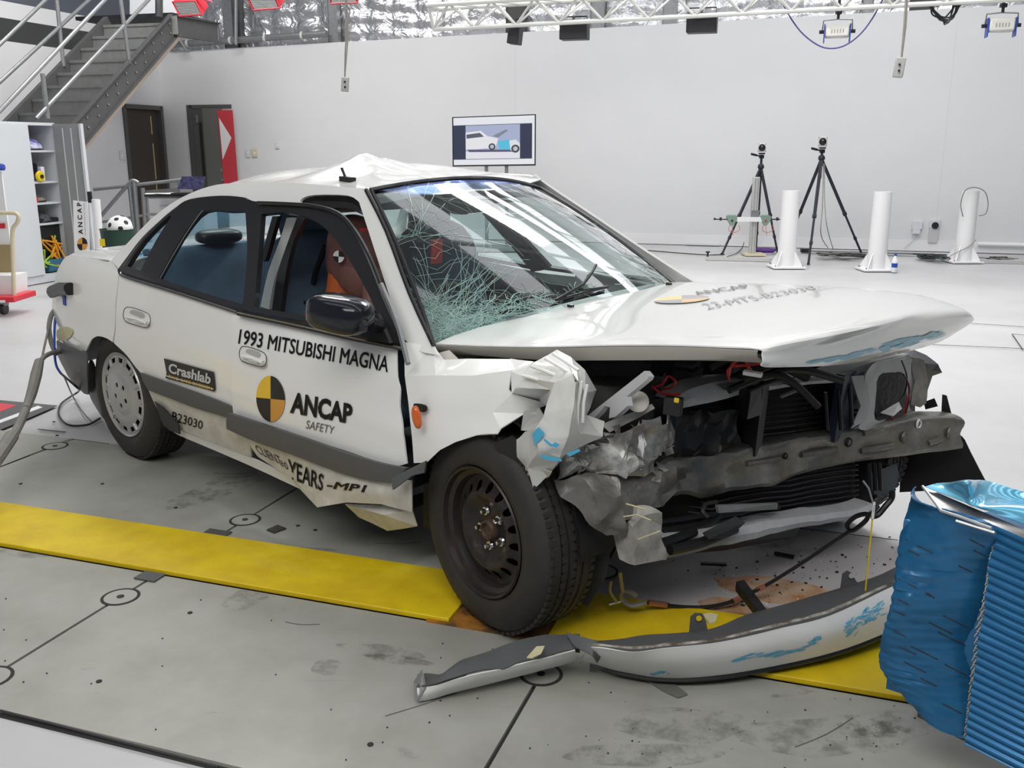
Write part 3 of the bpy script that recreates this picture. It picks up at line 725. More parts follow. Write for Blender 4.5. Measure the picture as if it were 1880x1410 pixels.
# ---- windscreen
BL, BR = Q(796,634,-.71), Q(1240,522,.70)
TL2, TR2 = Q(681,350,-.60), Q(990,345,.57)
nrm = ((BR-BL).cross(TL2-BL)).normalized()
if nrm.x < 0: nrm = -nrm
def WS(u, v, o=0):
    b = BL.lerp(BR, u); t = TL2.lerp(TR2, u); p = b.lerp(t, v)
    return p+nrm*(.10*(1-(2*u-1)**2)*(1-.35*v)+.02*(1-(2*v-1)**2)+o)
mb = MB(); mb.grid([[WS(i/16, j/10-.04) for i in range(17)] for j in range(11)])
ws = obj('windscreen', mb, wsglass, car, local=True)
def wsband(name, pts, mat, o=-.004, w=None):
    pass
mb = MB(); mb.grid([[WS(i/16, .9+.1*j, -.006) for i in range(17)] for j in range(2)])
tintm = glassmat('sunband_blue', (.10, .13, .28)); obj('sun_band', mb, tintm, ws, local=True)
for ed in ([WS(i/16, 1.005) for i in range(17)], [WS(1.0, j/10) for j in range(11)], [WS(0, j/10) for j in range(11)]):
    mb = MB(); mb.tube(ed, .009, 6); obj('screen_gasket', mb, blackm, car, local=True)
def wsuv(px, py):
    r = CARI.to_3x3() @ ray(px, py); u, v = .5, .5
    for _ in range(30):
        p = WS(u, v); e = proj(p); 
        pu = proj(WS(u+.01, v)); pv = proj(WS(u, v+.01))
        a, b_, c_, d_ = (pu[0]-e[0])/.01, (pv[0]-e[0])/.01, (pu[1]-e[1])/.01, (pv[1]-e[1])/.01
        det = a*d_-b_*c_; ex, ey = px-e[0], py-e[1]
        u += (ex*d_-ey*b_)/det; v += (a*ey-c_*ex)/det
    return u, v
# crack web
rng = random.Random(3); mb = MB()
cz = [wsuv(820,590), wsuv(800,560), wsuv(770,430), wsuv(900,585)]
def crack(u, v, ang, L, r=.0009, jit=.16, n=None):
    n = n or max(3, int(L/.03)); pts = []
    for k in range(n+1):
        if not (-.02 < u < 1.01 and -.03 < v < 1.01): break
        pts.append(WS(u, v, .0015)); st = L/n
        ang += rng.uniform(-jit, jit); u += cos(ang)*st; v += sin(ang)*st*1.35
    if len(pts) > 1: mb.tube(pts, r, 3)
for (u0, v0), n, L in ((cz[0], 85, .34), (cz[1], 60, .30), (cz[2], 26, .34), (cz[3], 40, .22)):
    for k in range(n): crack(u0+rng.gauss(0, .02), v0+rng.gauss(0, .03), rng.uniform(0, 2*pi), L*rng.uniform(.3, 1.1), rng.uniform(.0003, .0008))
for k in range(340):   # dense crushed band along the lower right-hand edge
    u = abs(rng.gauss(0, .19)); v = abs(rng.gauss(0, .045+.10*max(0, .3-u)))
    crack(u, v, rng.uniform(0, 2*pi), rng.uniform(.02, .09), rng.uniform(.0005, .0014), .8)
for c in (cz[0], cz[2]):
    for R_ in (.07, .12, .18, .25):
        a0 = rng.uniform(0, 6); pts = []
        for k in range(24):
            a = a0+k*.2; rr = R_*(1+.12*rng.uniform(-1, 1)); pts.append((c[0]+cos(a)*rr, c[1]+sin(a)*rr*1.35))
        pts = [WS(u, v, .0015) for u, v in pts if 0 < u < 1 and 0 < v < 1]
        if len(pts) > 2: mb.tube(pts, .0005, 3)
for u, v, a, L in ((.35, .8, 0, .6), (.3, .7, -.15, .5), (.45, .9, -1.0, .8), (.6, .95, -.9, .8), (.5, .6, .1, .5), (.85, .15, 2.4, .4), (.9, .25, 2.2, .3), (.2, .95, -1.2, .5)): crack(u, v, a, L, .0006, .12, 24)
for k in range(50): crack(.9+rng.gauss(0, .05), .12+rng.gauss(0, .1), rng.uniform(0, 6.28), .08, .0006)
obj('crack_web', mb, crackm, ws, local=True, kind='stuff', smooth=False)

# ---- bonnet, popped up and slid back
nE = [Q(800,632,-.74), Q(905,636,-.74), Q(1010,637,-.735), Q(1120,634,-.73), Q(1230,634,-.72), Q(1320,637,-.70), Q(1392,641,-.67)]
fE = [Q(1238,519,.76), Q(1320,520,.77), Q(1410,523,.78), Q(1500,527,.78), Q(1590,532,.78), Q(1665,540,.78), Q(1722,552,.76)]
rearE = [None, Q(905,603,-.45), Q(1010,571,-.2), Q(1090,549,.05), Q(1165,532,.35)]
rows = []
for i in range(7):
    a, b = nE[i], fE[i]; r = []
    for j, t in enumerate((0, .06, .2, .4, .6, .8, .95, 1)):
        p = a.lerp(b, t); p.z += .028*(1-(2*t-1)**2)**.6
        if i > 0: p.x += .10*(i/6)**2*(1-(2*t-1)**2)
        if i == 0: p.x += -.0*(1-(2*t-1)**2)
        r.append(p)
    rows.append(r)
# rolled nose
lastr = rows[-1]
lowN = [Q(1396,668,-.66), Q(1403,673,-.64), Q(1445,673,-.5), Q(1525,670,-.25), Q(1600,659,.02), Q(1665,645,.3), Q(1722,628,.54), Q(1752,612,.66)]
mid = [Q(1399,652,-.665), Q(1418,650,-.62), Q(1480,640,-.46), Q(1570,618,-.2), Q(1655,598,.06), Q(1728,582,.34), Q(1774,575,.58), Q(1784,580,.70)]
mid2 = [Q(1400,662,-.665), Q(1410,664,-.64), Q(1462,662,-.48), Q(1548,655,-.22), Q(1630,640,.04), Q(1700,622,.32), Q(1754,604,.56), Q(1776,596,.68)]
rows2 = rows+[mid, mid2, lowN]
hm = MB(); hm.loft(rows2, 4, 4)
hoodm = bpy.data.materials['white_car_paint']
hood = obj('bonnet', hm, paint, car, local=True, solid=.004, sharp=50)
mb = MB(); inner = [[p+Vector((0, .0, -.004)) for p in nE], [p+Vector((-.005, .012, -.024-.02*math.sin(i/6*pi))) for i, p in enumerate(nE)], [p+Vector((0, .06, -.045)) for p in nE]]
mb.loft(inner, 2, 4); obj('bonnet_flange', mb, M('primer_beige', (.42, .40, .36), .5), hood, local=True, solid=.003)
und = MB(); und.loft([[p+Vector((-.03, 0, -.015)) for p in r[2:-1]] for r in rows[:-1]], 2, 2); obj('bonnet_inner', und, black, hood, local=True)
HV = [v.copy() for v in hm.v]
from mathutils.bvhtree import BVHTree
hbv = BVHTree.FromPolygons(HV, hm.f)
def Hd(px, py, o=.002):
    o = o+.0025
    r = (CARI.to_3x3() @ ray(px, py)).normalized(); h = hbv.ray_cast(EYC, r)
    if h[0] is None: return None
    n = h[1]; n = n if n.dot(r) < 0 else -n
    return h[0]+n*o
# blue transfer on the nose
mb = MB(); rg2 = random.Random(5)
def smear(px, py, L, ang, w, bv=Hd, o=.0025):
    pts = []
    for k in range(5):
        x = px+cos(ang)*L*(k/4-.5); y = py+sin(ang)*L*(k/4-.5); 
        a = bv(x, y-w*sin(pi*(k+.6)/5.2), o); b = bv(x, y+w*sin(pi*(k+.6)/5.2), o)
        if a is None or b is None: return
        pts.append((a, b))
    n = len(mb.v); mb.v += [q for p in pts for q in p]; mb.f += [(n+2*i, n+2*i+1, n+2*i+3, n+2*i+2) for i in range(4)]
for k in range(70):
    t = rg2.random(); px = 1490+230*t; py = 664-45*t**1.3+rg2.uniform(-3, 1)-rg2.random()*16*t
    smear(px, py, rg2.uniform(10, 38), -.22-.1*t, rg2.uniform(.5, 2.4))
obj('blue_scuffs', mb, M('pale_blue_transfer', (.28, .58, .74), .4), hood, local=True, kind='stuff')
# wiper and washer jets
for px, py in ((1048, 565), (1228, 524)):
    p = Hd(px, py, .004)
    if p: mb = MB(); mb.box(p, (.022, .014, .010)); obj('washer_jet', mb, black, hood, local=True)
wp = MB(); q = [WS(*wsuv(x, y), .02) for x, y in ((1006,558),(1058,537),(1090,494),(1084,500))]
wp.tube([WS(*wsuv(1015,557), .02), WS(*wsuv(1060,533), .035), WS(*wsuv(1078,510), .03), WS(*wsuv(1089,492), .02)], .006, 6)
wp.tube([WS(*wsuv(1018,557), .02), WS(*wsuv(1066,543), .02), WS(*wsuv(1112,531), .015)], .005, 6)
wp.tube([WS(*wsuv(1062,541), .03), WS(*wsuv(1090,535), .02), WS(*wsuv(1112,529), .01)], .004, 6)
obj('wiper', wp, black, car, local=True)
# scuttle panel in front of the screen
mb = MB(); mb.grid([[WS(i/16, -.05, -.01)+Vector((.0, 0, -.01)) for i in range(17)], [WS(i/16, -.05, -.01)+Vector((.14, 0, -.05)) for i in range(17)]]); obj('scuttle', mb, black, car, local=True)

# ---- mirror
def ell(name, c, r, mat, parent, squash=2.6, R=None, seg=20, cut=None, **k):
    mb = MB(); rows = []
    for i in range(seg//2+1):
        th = pi*i/(seg//2)-pi/2; row = []
        for j in range(seg+1):
            ph = 2*pi*j/seg
            f = lambda t: (abs(t)**(2/squash))*(1 if t >= 0 else -1)
            row.append(Vector((f(cos(th))*f(cos(ph))*r[0], f(cos(th))*f(sin(ph))*r[1], f(sin(th))*r[2])))
        rows.append(row)
    mb.grid(rows); R = R or Matrix.Identity(3); mb.warp(lambda v: R @ v+Vector(c)); return obj(name, mb, mat, parent, local=True, sharp=60, **k)
mc = P(624, 576, y=-1.0)
mir = ell('door_mirror', mc, (.118, .07, .060), gloss, car, 3.0, Matrix.Rotation(.15, 3, 'Z'))
sc_ = 0
mb = MB(); mb.prism([S(x, y, .05) for x, y in ((690,575),(706,575),(728,628),(690,622),(672,612))], (0, -.03, 0)); obj('mirror_mount', mb, black, mir, local=True)
mb = MB(); mb.tube([mc+Vector((.05, .02, -.01)), S(700, 600, .07)], .022, 8); obj('mirror_arm', mb, black, mir, local=True)

# ---- near front wing: pushed-in sheet plus the folded nose
FV = [(742,628,-.845),(796,636,-.80),(815,661,-.79),(862,659,-.79),(939,660,-.78),(980,665,-.76),      #0-5
      (744,690,-.87),(800,690,-.86),(870,690,-.85),(940,680,-.83),                                   #6-9
      (751,745,-.885),(800,740,-.885),(870,735,-.87),(935,715,-.85),(952,700,-.90),                    #10-14
      (757,800,-.895),(800,790,-.90),(862,770,-.88),(905,757,-.87),(941,722,-.86),(1007,742,-.80),     #15-20
      (760,850,-.90),(785,848,-.905),(808,827,-.905),(837,812,-.90),(875,799,-.895),(913,797,-.92),(920,787,-.90),(964,759,-.84),(1012,713,-.84),(1018,716,-.80)]
FF = [(0,1,7,6),(1,2,7),(2,3,8,7),(3,4,9,8),(4,5,9),(6,7,11,10),(7,8,12,11),(8,9,13,12),(10,11,16,15),(11,12,17,16),(12,13,18,17),(13,19,18),(15,16,22,21),(16,23,22),(16,17,24,23),(17,18,25,24),(18,27,26,25),(18,19,28,27),(19,20,28)]
facets('front_wing', FV, FF, paint, sub=2, amp=.002, fr=9, sharp=26, thick=.004)
NV = [(948,712,-.90),(955,690,-.88),(980,666,-.84),(1005,655,-.82),(1023,643,-.80),(1050,656,-.78),(1074,680,-.76),   #0-6
      (1012,716,-.92),(1020,703,-.93),(1053,690,-.92),(1060,700,-.88),(1072,720,-.80),(1094,715,-.72),(1087,735,-.72),(1076,763,-.75),  #7-14
      (1005,743,-.95),(1000,765,-.96),(987,784,-.97),(1043,799,-.95),(1052,750,-.95),(1058,705,-.93),  #15-20
      (949,807,-.90),(951,840,-.90),(962,852,-.91),(969,858,-.92),(980,896,-.90),(1000,878,-.90),(1013,865,-.90),(1041,830,-.88),(1080,812,-.84),(1105,802,-.80),(1110,775,-.74),(1063,795,-.90),(990,828,-.97),(1028,838,-.94),(964,792,-.92)]
NF = [(0,1,8,7),(1,2,9,8),(2,3,4,9),(4,5,10,9),(5,6,11,10),(6,12,11),(11,12,13),(10,11,13,14),
      (15,8,20,19),(7,8,15),(8,9,20),(16,15,19,18),(17,16,18),(20,10,14,19),(19,14,32,18),
      (35,17,33,22),(21,35,22),(17,18,34,33),(22,33,34,24),(23,22,24),(24,34,28,27),(24,27,26,25),(18,32,29,34),(34,29,28),(32,14,31,30),(32,30,29)]
facets('folded_wing_nose', NV, NF, M('white_torn_paint', (.68, .68, .65), .3, noise_amt=.12, nscale=14, coat=.3), sub=2, amp=.004, fr=16, sharp=24, thick=.004)
facets('front_wing', [(938,659,-.78),(980,665,-.80),(956,690,-.875),(948,713,-.885),(941,723,-.865),(939,682,-.83)], [(0,1,2,5),(5,2,3,4)], paint, sub=2, amp=.002, thick=.004, sharp=24)
facets('wing_fold_inner', [(941,721,-.86),(948,712,-.885),(1014,714,-.85),(1012,748,-.83),(985,736,-.80)], [(0,1,2,4),(4,2,3)], paint, sub=1, thick=.004)
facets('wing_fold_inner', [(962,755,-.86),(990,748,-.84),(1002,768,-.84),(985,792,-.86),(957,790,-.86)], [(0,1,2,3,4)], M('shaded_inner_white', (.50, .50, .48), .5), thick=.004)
facets('torn_seal', [(905,648,-.70),(1040,630,-.68),(1048,640,-.68),(985,652,-.70),(930,658,-.70)], [(0,1,2,3,4)], black, sub=2, amp=.006, fr=22)
# crease ribs across the folded metal
mb = MB()
for a, b in (((960,690),(1010,705)), ((975,672),(1040,698)), ((1000,658),(1052,688)), ((1015,649),(1062,680)), ((1068,700),(1060,790)), ((1078,706),(1070,775))):
    p, q = P(*a, y=-.90), P(*b, y=-.90); mb.tube([p, p.lerp(q, .5)+Vector((0, -.006, .004)), q], .0045, 6)
obj('crease', mb, paint, car, local=True)
mb = MB()
def NB(x, y, o=0): return P(x, y, y=-.985)
def smear2(pts):
    poly = [P(x, y, y=-.975) for x, y in pts]; mb.prism(poly, (0, -.001, 0))
smear2([(978,796),(989,784),(1000,795),(992,808),(981,818)]); smear2([(990,834),(1012,838),(1030,842),(1032,847),(1008,845),(998,842)]); smear2([(1010,818),(1020,812),(1028,816),(1022,822)]); smear2([(1040,832),(1062,824),(1066,828),(1046,838)]); smear2([(1000,805),(1014,816),(1012,820),(998,808)])
obj('blue_scuffs', mb, bluep, car, local=True, kind='stuff')
# indicator repeater, hanging out of its hole
ell('side_indicator', P(765,766,y=-.93), (.016, .012, .036), amber, car, 2.4, Matrix.Rotation(-.3, 3, 'Y'))
ysheet('indicator_hole', [(760,741),(780,744),(783,753),(776,757),(762,750)], -.905, black, .004)
facets('scuttle_end', [(806,648,-.78),(812,662,-.78),(842,659,-.76),(825,643,-.76)], [(0,1,2,3)], bare)
facets('scuttle_end', [(826,648,-.70),(845,657,-.70),(880,655,-.66),(892,645,-.62),(890,639,-.62)], [(0,1,2,3,4)], greym, sub=1, amp=.003)
facets('hinge_arm', [(890,650,-.68),(975,664,-.70),(1047,630,-.66),(1050,624,-.66),(960,640,-.66)], [(0,1,2,3,4)], black, sub=1, amp=.003)
# ---- wheels (car's own parts)
def wheel(c, ax, R, W, kind, label=None):
    """c: centre of the outer face in car space, ax: outward axis"""
    ax = Vector(ax).normalized(); c = Vector(c); root = None
    mb = MB()
    pr = [(.195,-.012),(.205,.002),(.235,.008),(.265,.006),(.288,-.006),(.300,-.022),(.309,-.034)]
    sc = R/.31
    pr = [(r*sc, h) for r, h in pr]
    tr = []
    for g in range(5):
        h0 = -.036-(W-.072)*g/5; h1 = -.036-(W-.072)*(g+1)/5
        tr += [(R, h0), (R, h1+.008), (R-.007, h1+.007), (R-.007, h1+.001)]
    tr[-2:] = []
    back = [(r, -W-h+(-.0)) for r, h in reversed(pr)]
    mb.lathe(pr+tr+back, c, ax, 64, cap=False)
    tyre = obj('tyre', mb, rubber, car, local=True, sharp=50)
    u = ax.cross(Vector((0, 0, 1))).normalized(); w = ax.cross(u)
    mb = MB()
    for k in range(72):     # tread blocks cut across the shoulder ribs
        a = 2*pi*k/72; d = u*cos(a)+w*sin(a); tdir = ax.cross(d)
        Rm = Matrix((ax, tdir, d)).transposed()
        for h, ww in ((-.030, .020), (-W+.030, .020)): mb.box(c+ax*h+d*(R-.004), (ww, .016, .010), Rm)
        for h in (-.066, -.10): mb.box(c+ax*h+d*(R-.003), (.018, .017, .009), Rm)
    obj('tread_block', mb, rubber, tyre, local=True, kind='stuff', smooth=False)
    if kind == 'steel':
        mb = MB(); mb.lathe([(.198,-.010),(.204,.001),(.200,.006),(.194,.002),(.190,-.014),(.176,-.022),(.170,-.045)], c, ax, 48, cap=False)
        mb.lathe([(.170,-.045),(.168,-.045),(.168,-.12)], c, ax, 48, cap=False); rim = obj('rim', mb, rimblk, car, local=True)
        # disc with sixteen oval holes
        outer = [(.169*cos(2*pi*k/64), .169*sin(2*pi*k/64)) for k in range(64)]; holes = []
        for k in range(16):
            a = 2*pi*k/16; hx, hy = .137*cos(a), .137*sin(a)
            holes.append([(hx+.0165*cos(t)*cos(a)-.0125*sin(t)*sin(a), hy+.0165*cos(t)*sin(a)+.0125*sin(t)*cos(a)) for t in [2*pi*j/10 for j in range(10)]])
        def fn(x, y):
            r = math.hypot(x, y)
            h = -.040+.022*math.exp(-((r-.115)/.018)**2)*1+(-.006 if r < .09 else 0)-.004*(r > .15)+(.0 if r > .075 else -.004)
            return c+ax*h+u*x+w*y
        m2 = cdt_mesh([outer]+holes, fn, .016, None); obj('wheel_disc', m2, rimblk, car, local=True, solid=.003, sharp=45)
        mb = MB(); mb.lathe([(.167,-.075),(.03,-.075)], c, ax, 32, cap=True); obj('brake_shadow_plate', mb, M('brake_shadow_black', (.006, .006, .006), .9), car, local=True)  # black disc: shade behind the wheel holes put into its colour
        mb = MB(); mb.lathe([(.034,-.05),(.034,-.030),(.030,-.024),(.022,-.024),(.020,-.03),(.012,-.03)], c, ax, 24); obj('hub_cap', mb, M('rusty_hub', (.11, .07, .05), .6, metal=.5, noise_amt=.4, nscale=60), rim, local=True)
        for k in range(5):
            a = 2*pi*k/5+.25; p = c+ax*-.046+(u*cos(a)+w*sin(a))*.057
            mb = MB(); mb.lathe([(.016,0),(.013,.006),(.0085,.007)], p, ax, 16, cap=False).lathe([(.0085,0),(.0085,.014),(.006,.020),(.003,.021)], p, ax, 6); obj('wheel_nut', mb, chrome, rim, local=True)
    else:
        mb = MB(); mb.lathe([(.198,-.010),(.203,.001),(.199,.006),(.192,.000),(.186,-.006)], c, ax, 48, cap=False); rim = obj('rim', mb, silver, car, local=True)
        outer = [(.188*cos(2*pi*k/56), .188*sin(2*pi*k/56)) for k in range(56)]; holes = []
        for k in range(14):
            a = 2*pi*(k+.5)/14; hx, hy = .166*cos(a), .166*sin(a)
            holes.append([(hx+dr*cos(a)-dt*sin(a), hy+dr*sin(a)+dt*cos(a)) for dr, dt in ((-.011,-.018),(.011,-.022),(.011,.022),(-.011,.018))])
        for k in range(5):
            a = 2*pi*k/5+.3; hx, hy = .052*cos(a), .052*sin(a)
            holes.append([(hx+.0125*cos(t), hy+.0125*sin(t)) for t in [2*pi*j/10 for j in range(10)]])
        fn = lambda x, y: c+ax*(-.004+.016*math.cos(min(1, math.hypot(x, y)/.188)*pi/2)-.004*math.exp(-((math.hypot(x, y)-.1)/.012)**2))+u*x+w*y
        m2 = cdt_mesh([outer]+holes, fn, .018, None); hc = obj('hubcap', m2, silver, car, local=True, solid=.004, sharp=40)
        mb = MB(); mb.lathe([(.186,-.022),(.01,-.022)], c, ax, 32); obj('rim_disc', mb, rimblk, rim, local=True)
        for k in range(14):
            a = 2*pi*k/14; d = u*cos(a)+w*sin(a); mb = MB(); mb.beam(c+d*.15+ax*.006, c+d*.184+ax*.0, .007, .006, ax); obj('spoke_rib', mb, silver, hc, local=True)
    return tyre
def carz(x, y):      # height of the hall floor in car space
    w = CARM @ Vector((x, y, 0)); a = CARI @ Vector((w.x, w.y, 0)); return a.z
up = (CARI.to_3x3() @ Vector((0, 0, 1)))
def wheel_at(px, py, yv, ax, R, W, kind):
    c = P(px, py, y=yv); w = CARM @ c; c = CARI @ Vector((w.x, w.y, R)); return wheel(c, ax, R, W, kind), c
axw = lambda yaw, s: CARI.to_3x3() @ (Matrix.Rotation(YAW+yaw, 3, 'Z') @ Vector((0, s, 0)))
wr, cr = wheel_at(226, 728, -.845, axw(0, -1), .315, .19, 'cap')
wheel(Vector((cr.x, .845, cr.z)), axw(0, 1), .315, .19, 'cap')
wf, cf = wheel_at(880, 975, -.885, axw(radians(-10), -1), .318, .20, 'steel')
wl_c = CARI @ (CARM @ Vector((2.62, .80, .45))); ww_ = CARM @ Vector((2.62, .80, .45)); wl_c = CARI @ Vector((ww_.x, ww_.y, .315))
wheel(wl_c, axw(radians(-8), 1), .315, .19, 'cap')

# ---- dark shell: floor pan, firewall, inner arches
mb = MB(); mb.box((.75, 0, .31), (1.9, 1.50, .05)); mb.box((-.35, 0, .27), (1.2, 1.1, .05)); mb.box((-.65, 0, .40), (.55, 1.1, .30)); obj('floor_pan', mb, black, car, local=True)
mb = MB(); mb.box((1.83, 0, .60), (.04, 1.40, .66)); obj('firewall', mb, darkm, car, local=True)
mb = MB(); mb.box((2.22, .05, .40), (.6, .9, .12)); obj('engine_tray', mb, darkm, car, local=True)
mb = MB(); mb.box((2.30, .60, .62), (.85, .03, .50)); mb.box((2.2, -.52, .62), (.5, .03, .45)); obj('inner_arch', mb, darkm, car, local=True)
mb = MB(); rows = []
for k in range(13):
    a = pi*k/12; rows.append([Vector((cf.x+.36*cos(a), -.60, cf.z+.02+.36*sin(a))), Vector((cf.x+.35*cos(a), -.84, cf.z+.02+.35*sin(a)))])
mb.grid(rows); obj('wheel_arch_liner', mb, black, car, local=True, solid=.006)

# ---- engine bay
rng = random.Random(11)
eng = MB(); eng.box((2.30, .10, .66), (.42, .78, .34)).box((2.22, .05, .86), (.30, .62, .10)).box((2.40, -.30, .60), (.30, .30, .34))
for k in range(16): eng.box((2.25+rng.uniform(-.2, .28), rng.uniform(-.42, .5), .80+rng.uniform(-.05, .12)), (rng.uniform(.05, .14), rng.uniform(.05, .16), rng.uniform(.04, .10)), Matrix.Rotation(rng.uniform(-.6, .6), 3, 'Z'))
obj('engine', eng, darkm, car, local=True, bevel=.008)
for k in range(9):
    mb = MB(); p = P(rng.uniform(1160, 1400), rng.uniform(655, 720), y=rng.uniform(-.45, -.1)); q = p+Vector((rng.uniform(-.2, .2), rng.uniform(.1, .4), rng.uniform(-.08, .06)))
    mb.tube([p, p.lerp(q, .5)+Vector((0, 0, .05)), q], rng.uniform(.008, .018), 8, smooth=4); obj('hose', mb, black, car, local=True)
# strut tower and yellowed seam
mb = MB(); c = P(1118, 720, y=-.52); mb.lathe([(.15,-.30),(.14,0),(.11,.05),(.05,.06)], c, (0, 0, 1), 28); obj('strut_tower', mb, M('dusty_black', (.03, .03, .028), .6, noise_amt=.5, nscale=8), car, local=True)
facets('inner_wing', [(1060,640,-.58),(1180,640,-.45),(1190,770,-.50),(1120,790,-.60),(1075,760,-.66)], [(0,1,2,3,4)], darkm, sub=3, amp=.01)
for pts, y in (([(1226,690),(1215,705),(1190,712),(1170,700),(1180,692)], -.52), ([(1250,724),(1215,722),(1195,705)], -.52), ([(1338,690),(1345,668),(1368,662),(1376,690)], -.45), ([(1300,660),(1380,655),(1392,668),(1350,672)], -.5), ([(1340,700),(1336,680),(1350,670)], -.45), ([(1228,690),(1240,700),(1232,712),(1205,716)], -.5)):
    mb = MB(); mb.tube([P(x, yy, y=y) for x, yy in pts], .0035, 6, smooth=5); obj('red_wire', mb, redw, car, local=True)
# bits: white printed label, relay boxes, yellow marker
def pbox(name, px, py, y, size, mat, rz=0, ry=0, **k):
    mb = MB(); mb.box(P(px, py, y=y), size, Matrix.Rotation(rz, 3, 'Z') @ Matrix.Rotation(ry, 3, 'Y')); return obj(name, mb, mat, car, local=True, bevel=.002, **k)
pbox('label_strip', 1382, 686, -.52, (.05, .02, .012), decalw, .3)
pbox('relay_box', 1262, 690, -.25, (.07, .09, .05), M('charcoal_box', (.06, .06, .065), .5), .2)
pbox('relay_box', 1262, 672, -.22, (.06, .08, .03), M('grey_box', (.10, .10, .11), .5), .2)
pbox('relay', 1236, 745, -.60, (.05, .03, .05), black, .3)
pbox('marker_tag', 1242, 735, -.63, (.014, .004, .014), yellowp, .3)
pbox('battery_cover', 1200, 700, -.50, (.06, .05, .05), black, .4)
mb = MB(); c = P(1172, 738, y=-.64); mb.lathe([(.026,-.03),(.030,-.004),(.030,.008),(.024,.012)], c, (.5, -.8, .4), 20); obj('reservoir_cap', mb, M('cream_cap', (.60, .58, .52), .45), car, local=True)
# white bracket with triangular hole
br = [(1183,681),(1191,691),(1188,697),(1150,728),(1152,745),(1130,765),(1118,768),(1120,748),(1110,745),(1100,758),(1088,770),(1080,762)]
lp = [P(x, y, y=-.70) for x, y in br]; mb = MB(); mb.prism(lp, (.01, .012, 0)); obj('bracket', mb, M('pale_bracket', (.50, .50, .52), .4), car, local=True)
facets('rail_strip', [(1105,780,-.66),(1196,742,-.60),(1202,750,-.60),(1120,795,-.66)], [(0,1,2,3)], M('rail_white', (.58, .58, .57), .4), sub=2, amp=.003)

# ---- radiator pack
def quad(name, pts, mat, thick=.01, sub=0, amp=0, **k): return facets(name, pts, [(0,1,2,3)], mat, thick=thick, sub=sub, amp=amp, **k)
ra = [P(1225,742,y=-.42)+Vector((-.06,0,0)), P(1600,700,y=.42)+Vector((-.06,0,0)), P(1600,930,y=.42)+Vector((-.06,0,0)), P(1225,990,y=-.42)+Vector((-.06,0,0))]
mb = MB(); mb.prism(ra, (-.05, 0, 0)); rad = obj('radiator', mb, radm, car, local=True)
finm = M('fin_dark_metal', (.035, .035, .038), .35, metal=.6)
for k in range(24):     # fins of the condenser core
    t = (k+.5)/24
    a = ra[0].lerp(ra[3], t)+Vector((.012, 0, 0)); b = ra[1].lerp(ra[2], t)+Vector((.012, 0, 0))
    mb = MB(); pts = [a.lerp(b, q/8)+Vector((.012*noise.noise(Vector((q*.9, t*6, 2)))+(-.03 if q < 2 else 0), 0, .012*noise.noise(Vector((q*.7, t*3, 5)))*(1.6 if q < 4 else .3))) for q in range(9)]
    mb.tube(pts, .0042, 5); obj('core_fin', mb, finm, rad, local=True)
facets('crushed_condenser', [(1228,765,-.40),(1290,750,-.30),(1358,752,-.2),(1358,815,-.2),(1295,838,-.28),(1230,840,-.40)], [(0,1,2,3,4,5)], M('crushed_black_core', (.03, .03, .032), .32, metal=.5), sub=5, amp=.02, fr=22, sharp=20)
mb = MB(); mb.box(P(1398,760,y=-.08)+Vector((-.02, 0, 0)), (.05, .05, .28)); mb.box(P(1375,735,y=-.14), (.05, .09, .10)); mb.rumple(.006, 20); obj('latch_bracket', mb, black, car, local=True)
for px, a_, b_, y in ((1515, 720, 790, .2), (1560, 705, 780, .3), (1540, 715, 790, .25)):
    mb = MB(); mb.tube([P(px, a_, y=y), P(px+4, b_, y=y)], .007, 6); obj('core_tube', mb, black, car, local=True)
pbox('fan_shroud_side', 1545, 745, .30, (.03, .10, .24), M('navy_plastic', (.02, .03, .055), .45))
pbox('bracket_frame', 1450, 722, .04, (.01, .12, .008), greym, 0, .5)
# upper tie bar (pale), crumpled
ups = [((1238,737),(1243,750),-.44), ((1262,718),(1268,745),-.40), ((1310,703),(1316,735),-.28), ((1365,697),(1370,722),-.15), ((1418,700),(1420,714),-.03), ((1480,694),(1485,704),.12), ((1520,690),(1525,702),.22), ((1560,678),(1566,695),.33), ((1605,664),(1612,684),.46), ((1645,655),(1652,672),.58), ((1668,652),(1672,668),.64)]
mb = MB(); top = [P(*a, y=y) for a, b, y in ups]; bot = [P(*b, y=y) for a, b, y in ups]
mb.loft([[p+Vector((-.07, 0, .0)) for p in top], top, bot, [p+Vector((-.04, 0, -.0)) for p in bot]], 2, 3); mb.rumple(.003, 14)
obj('upper_tie_bar', mb, M('pale_grey_primer', (.46, .465, .48), .35, noise_amt=.15, nscale=10), car, local=True, solid=.004, sharp=30)
facets('dark_tie_cover', [(1316,705,-.29),(1418,697,-.05),(1500,686,.15),(1422,702,-.04),(1330,716,-.26)], [(0,1,2,3,4)], black)
primer = bpy.data.materials['pale_grey_primer']
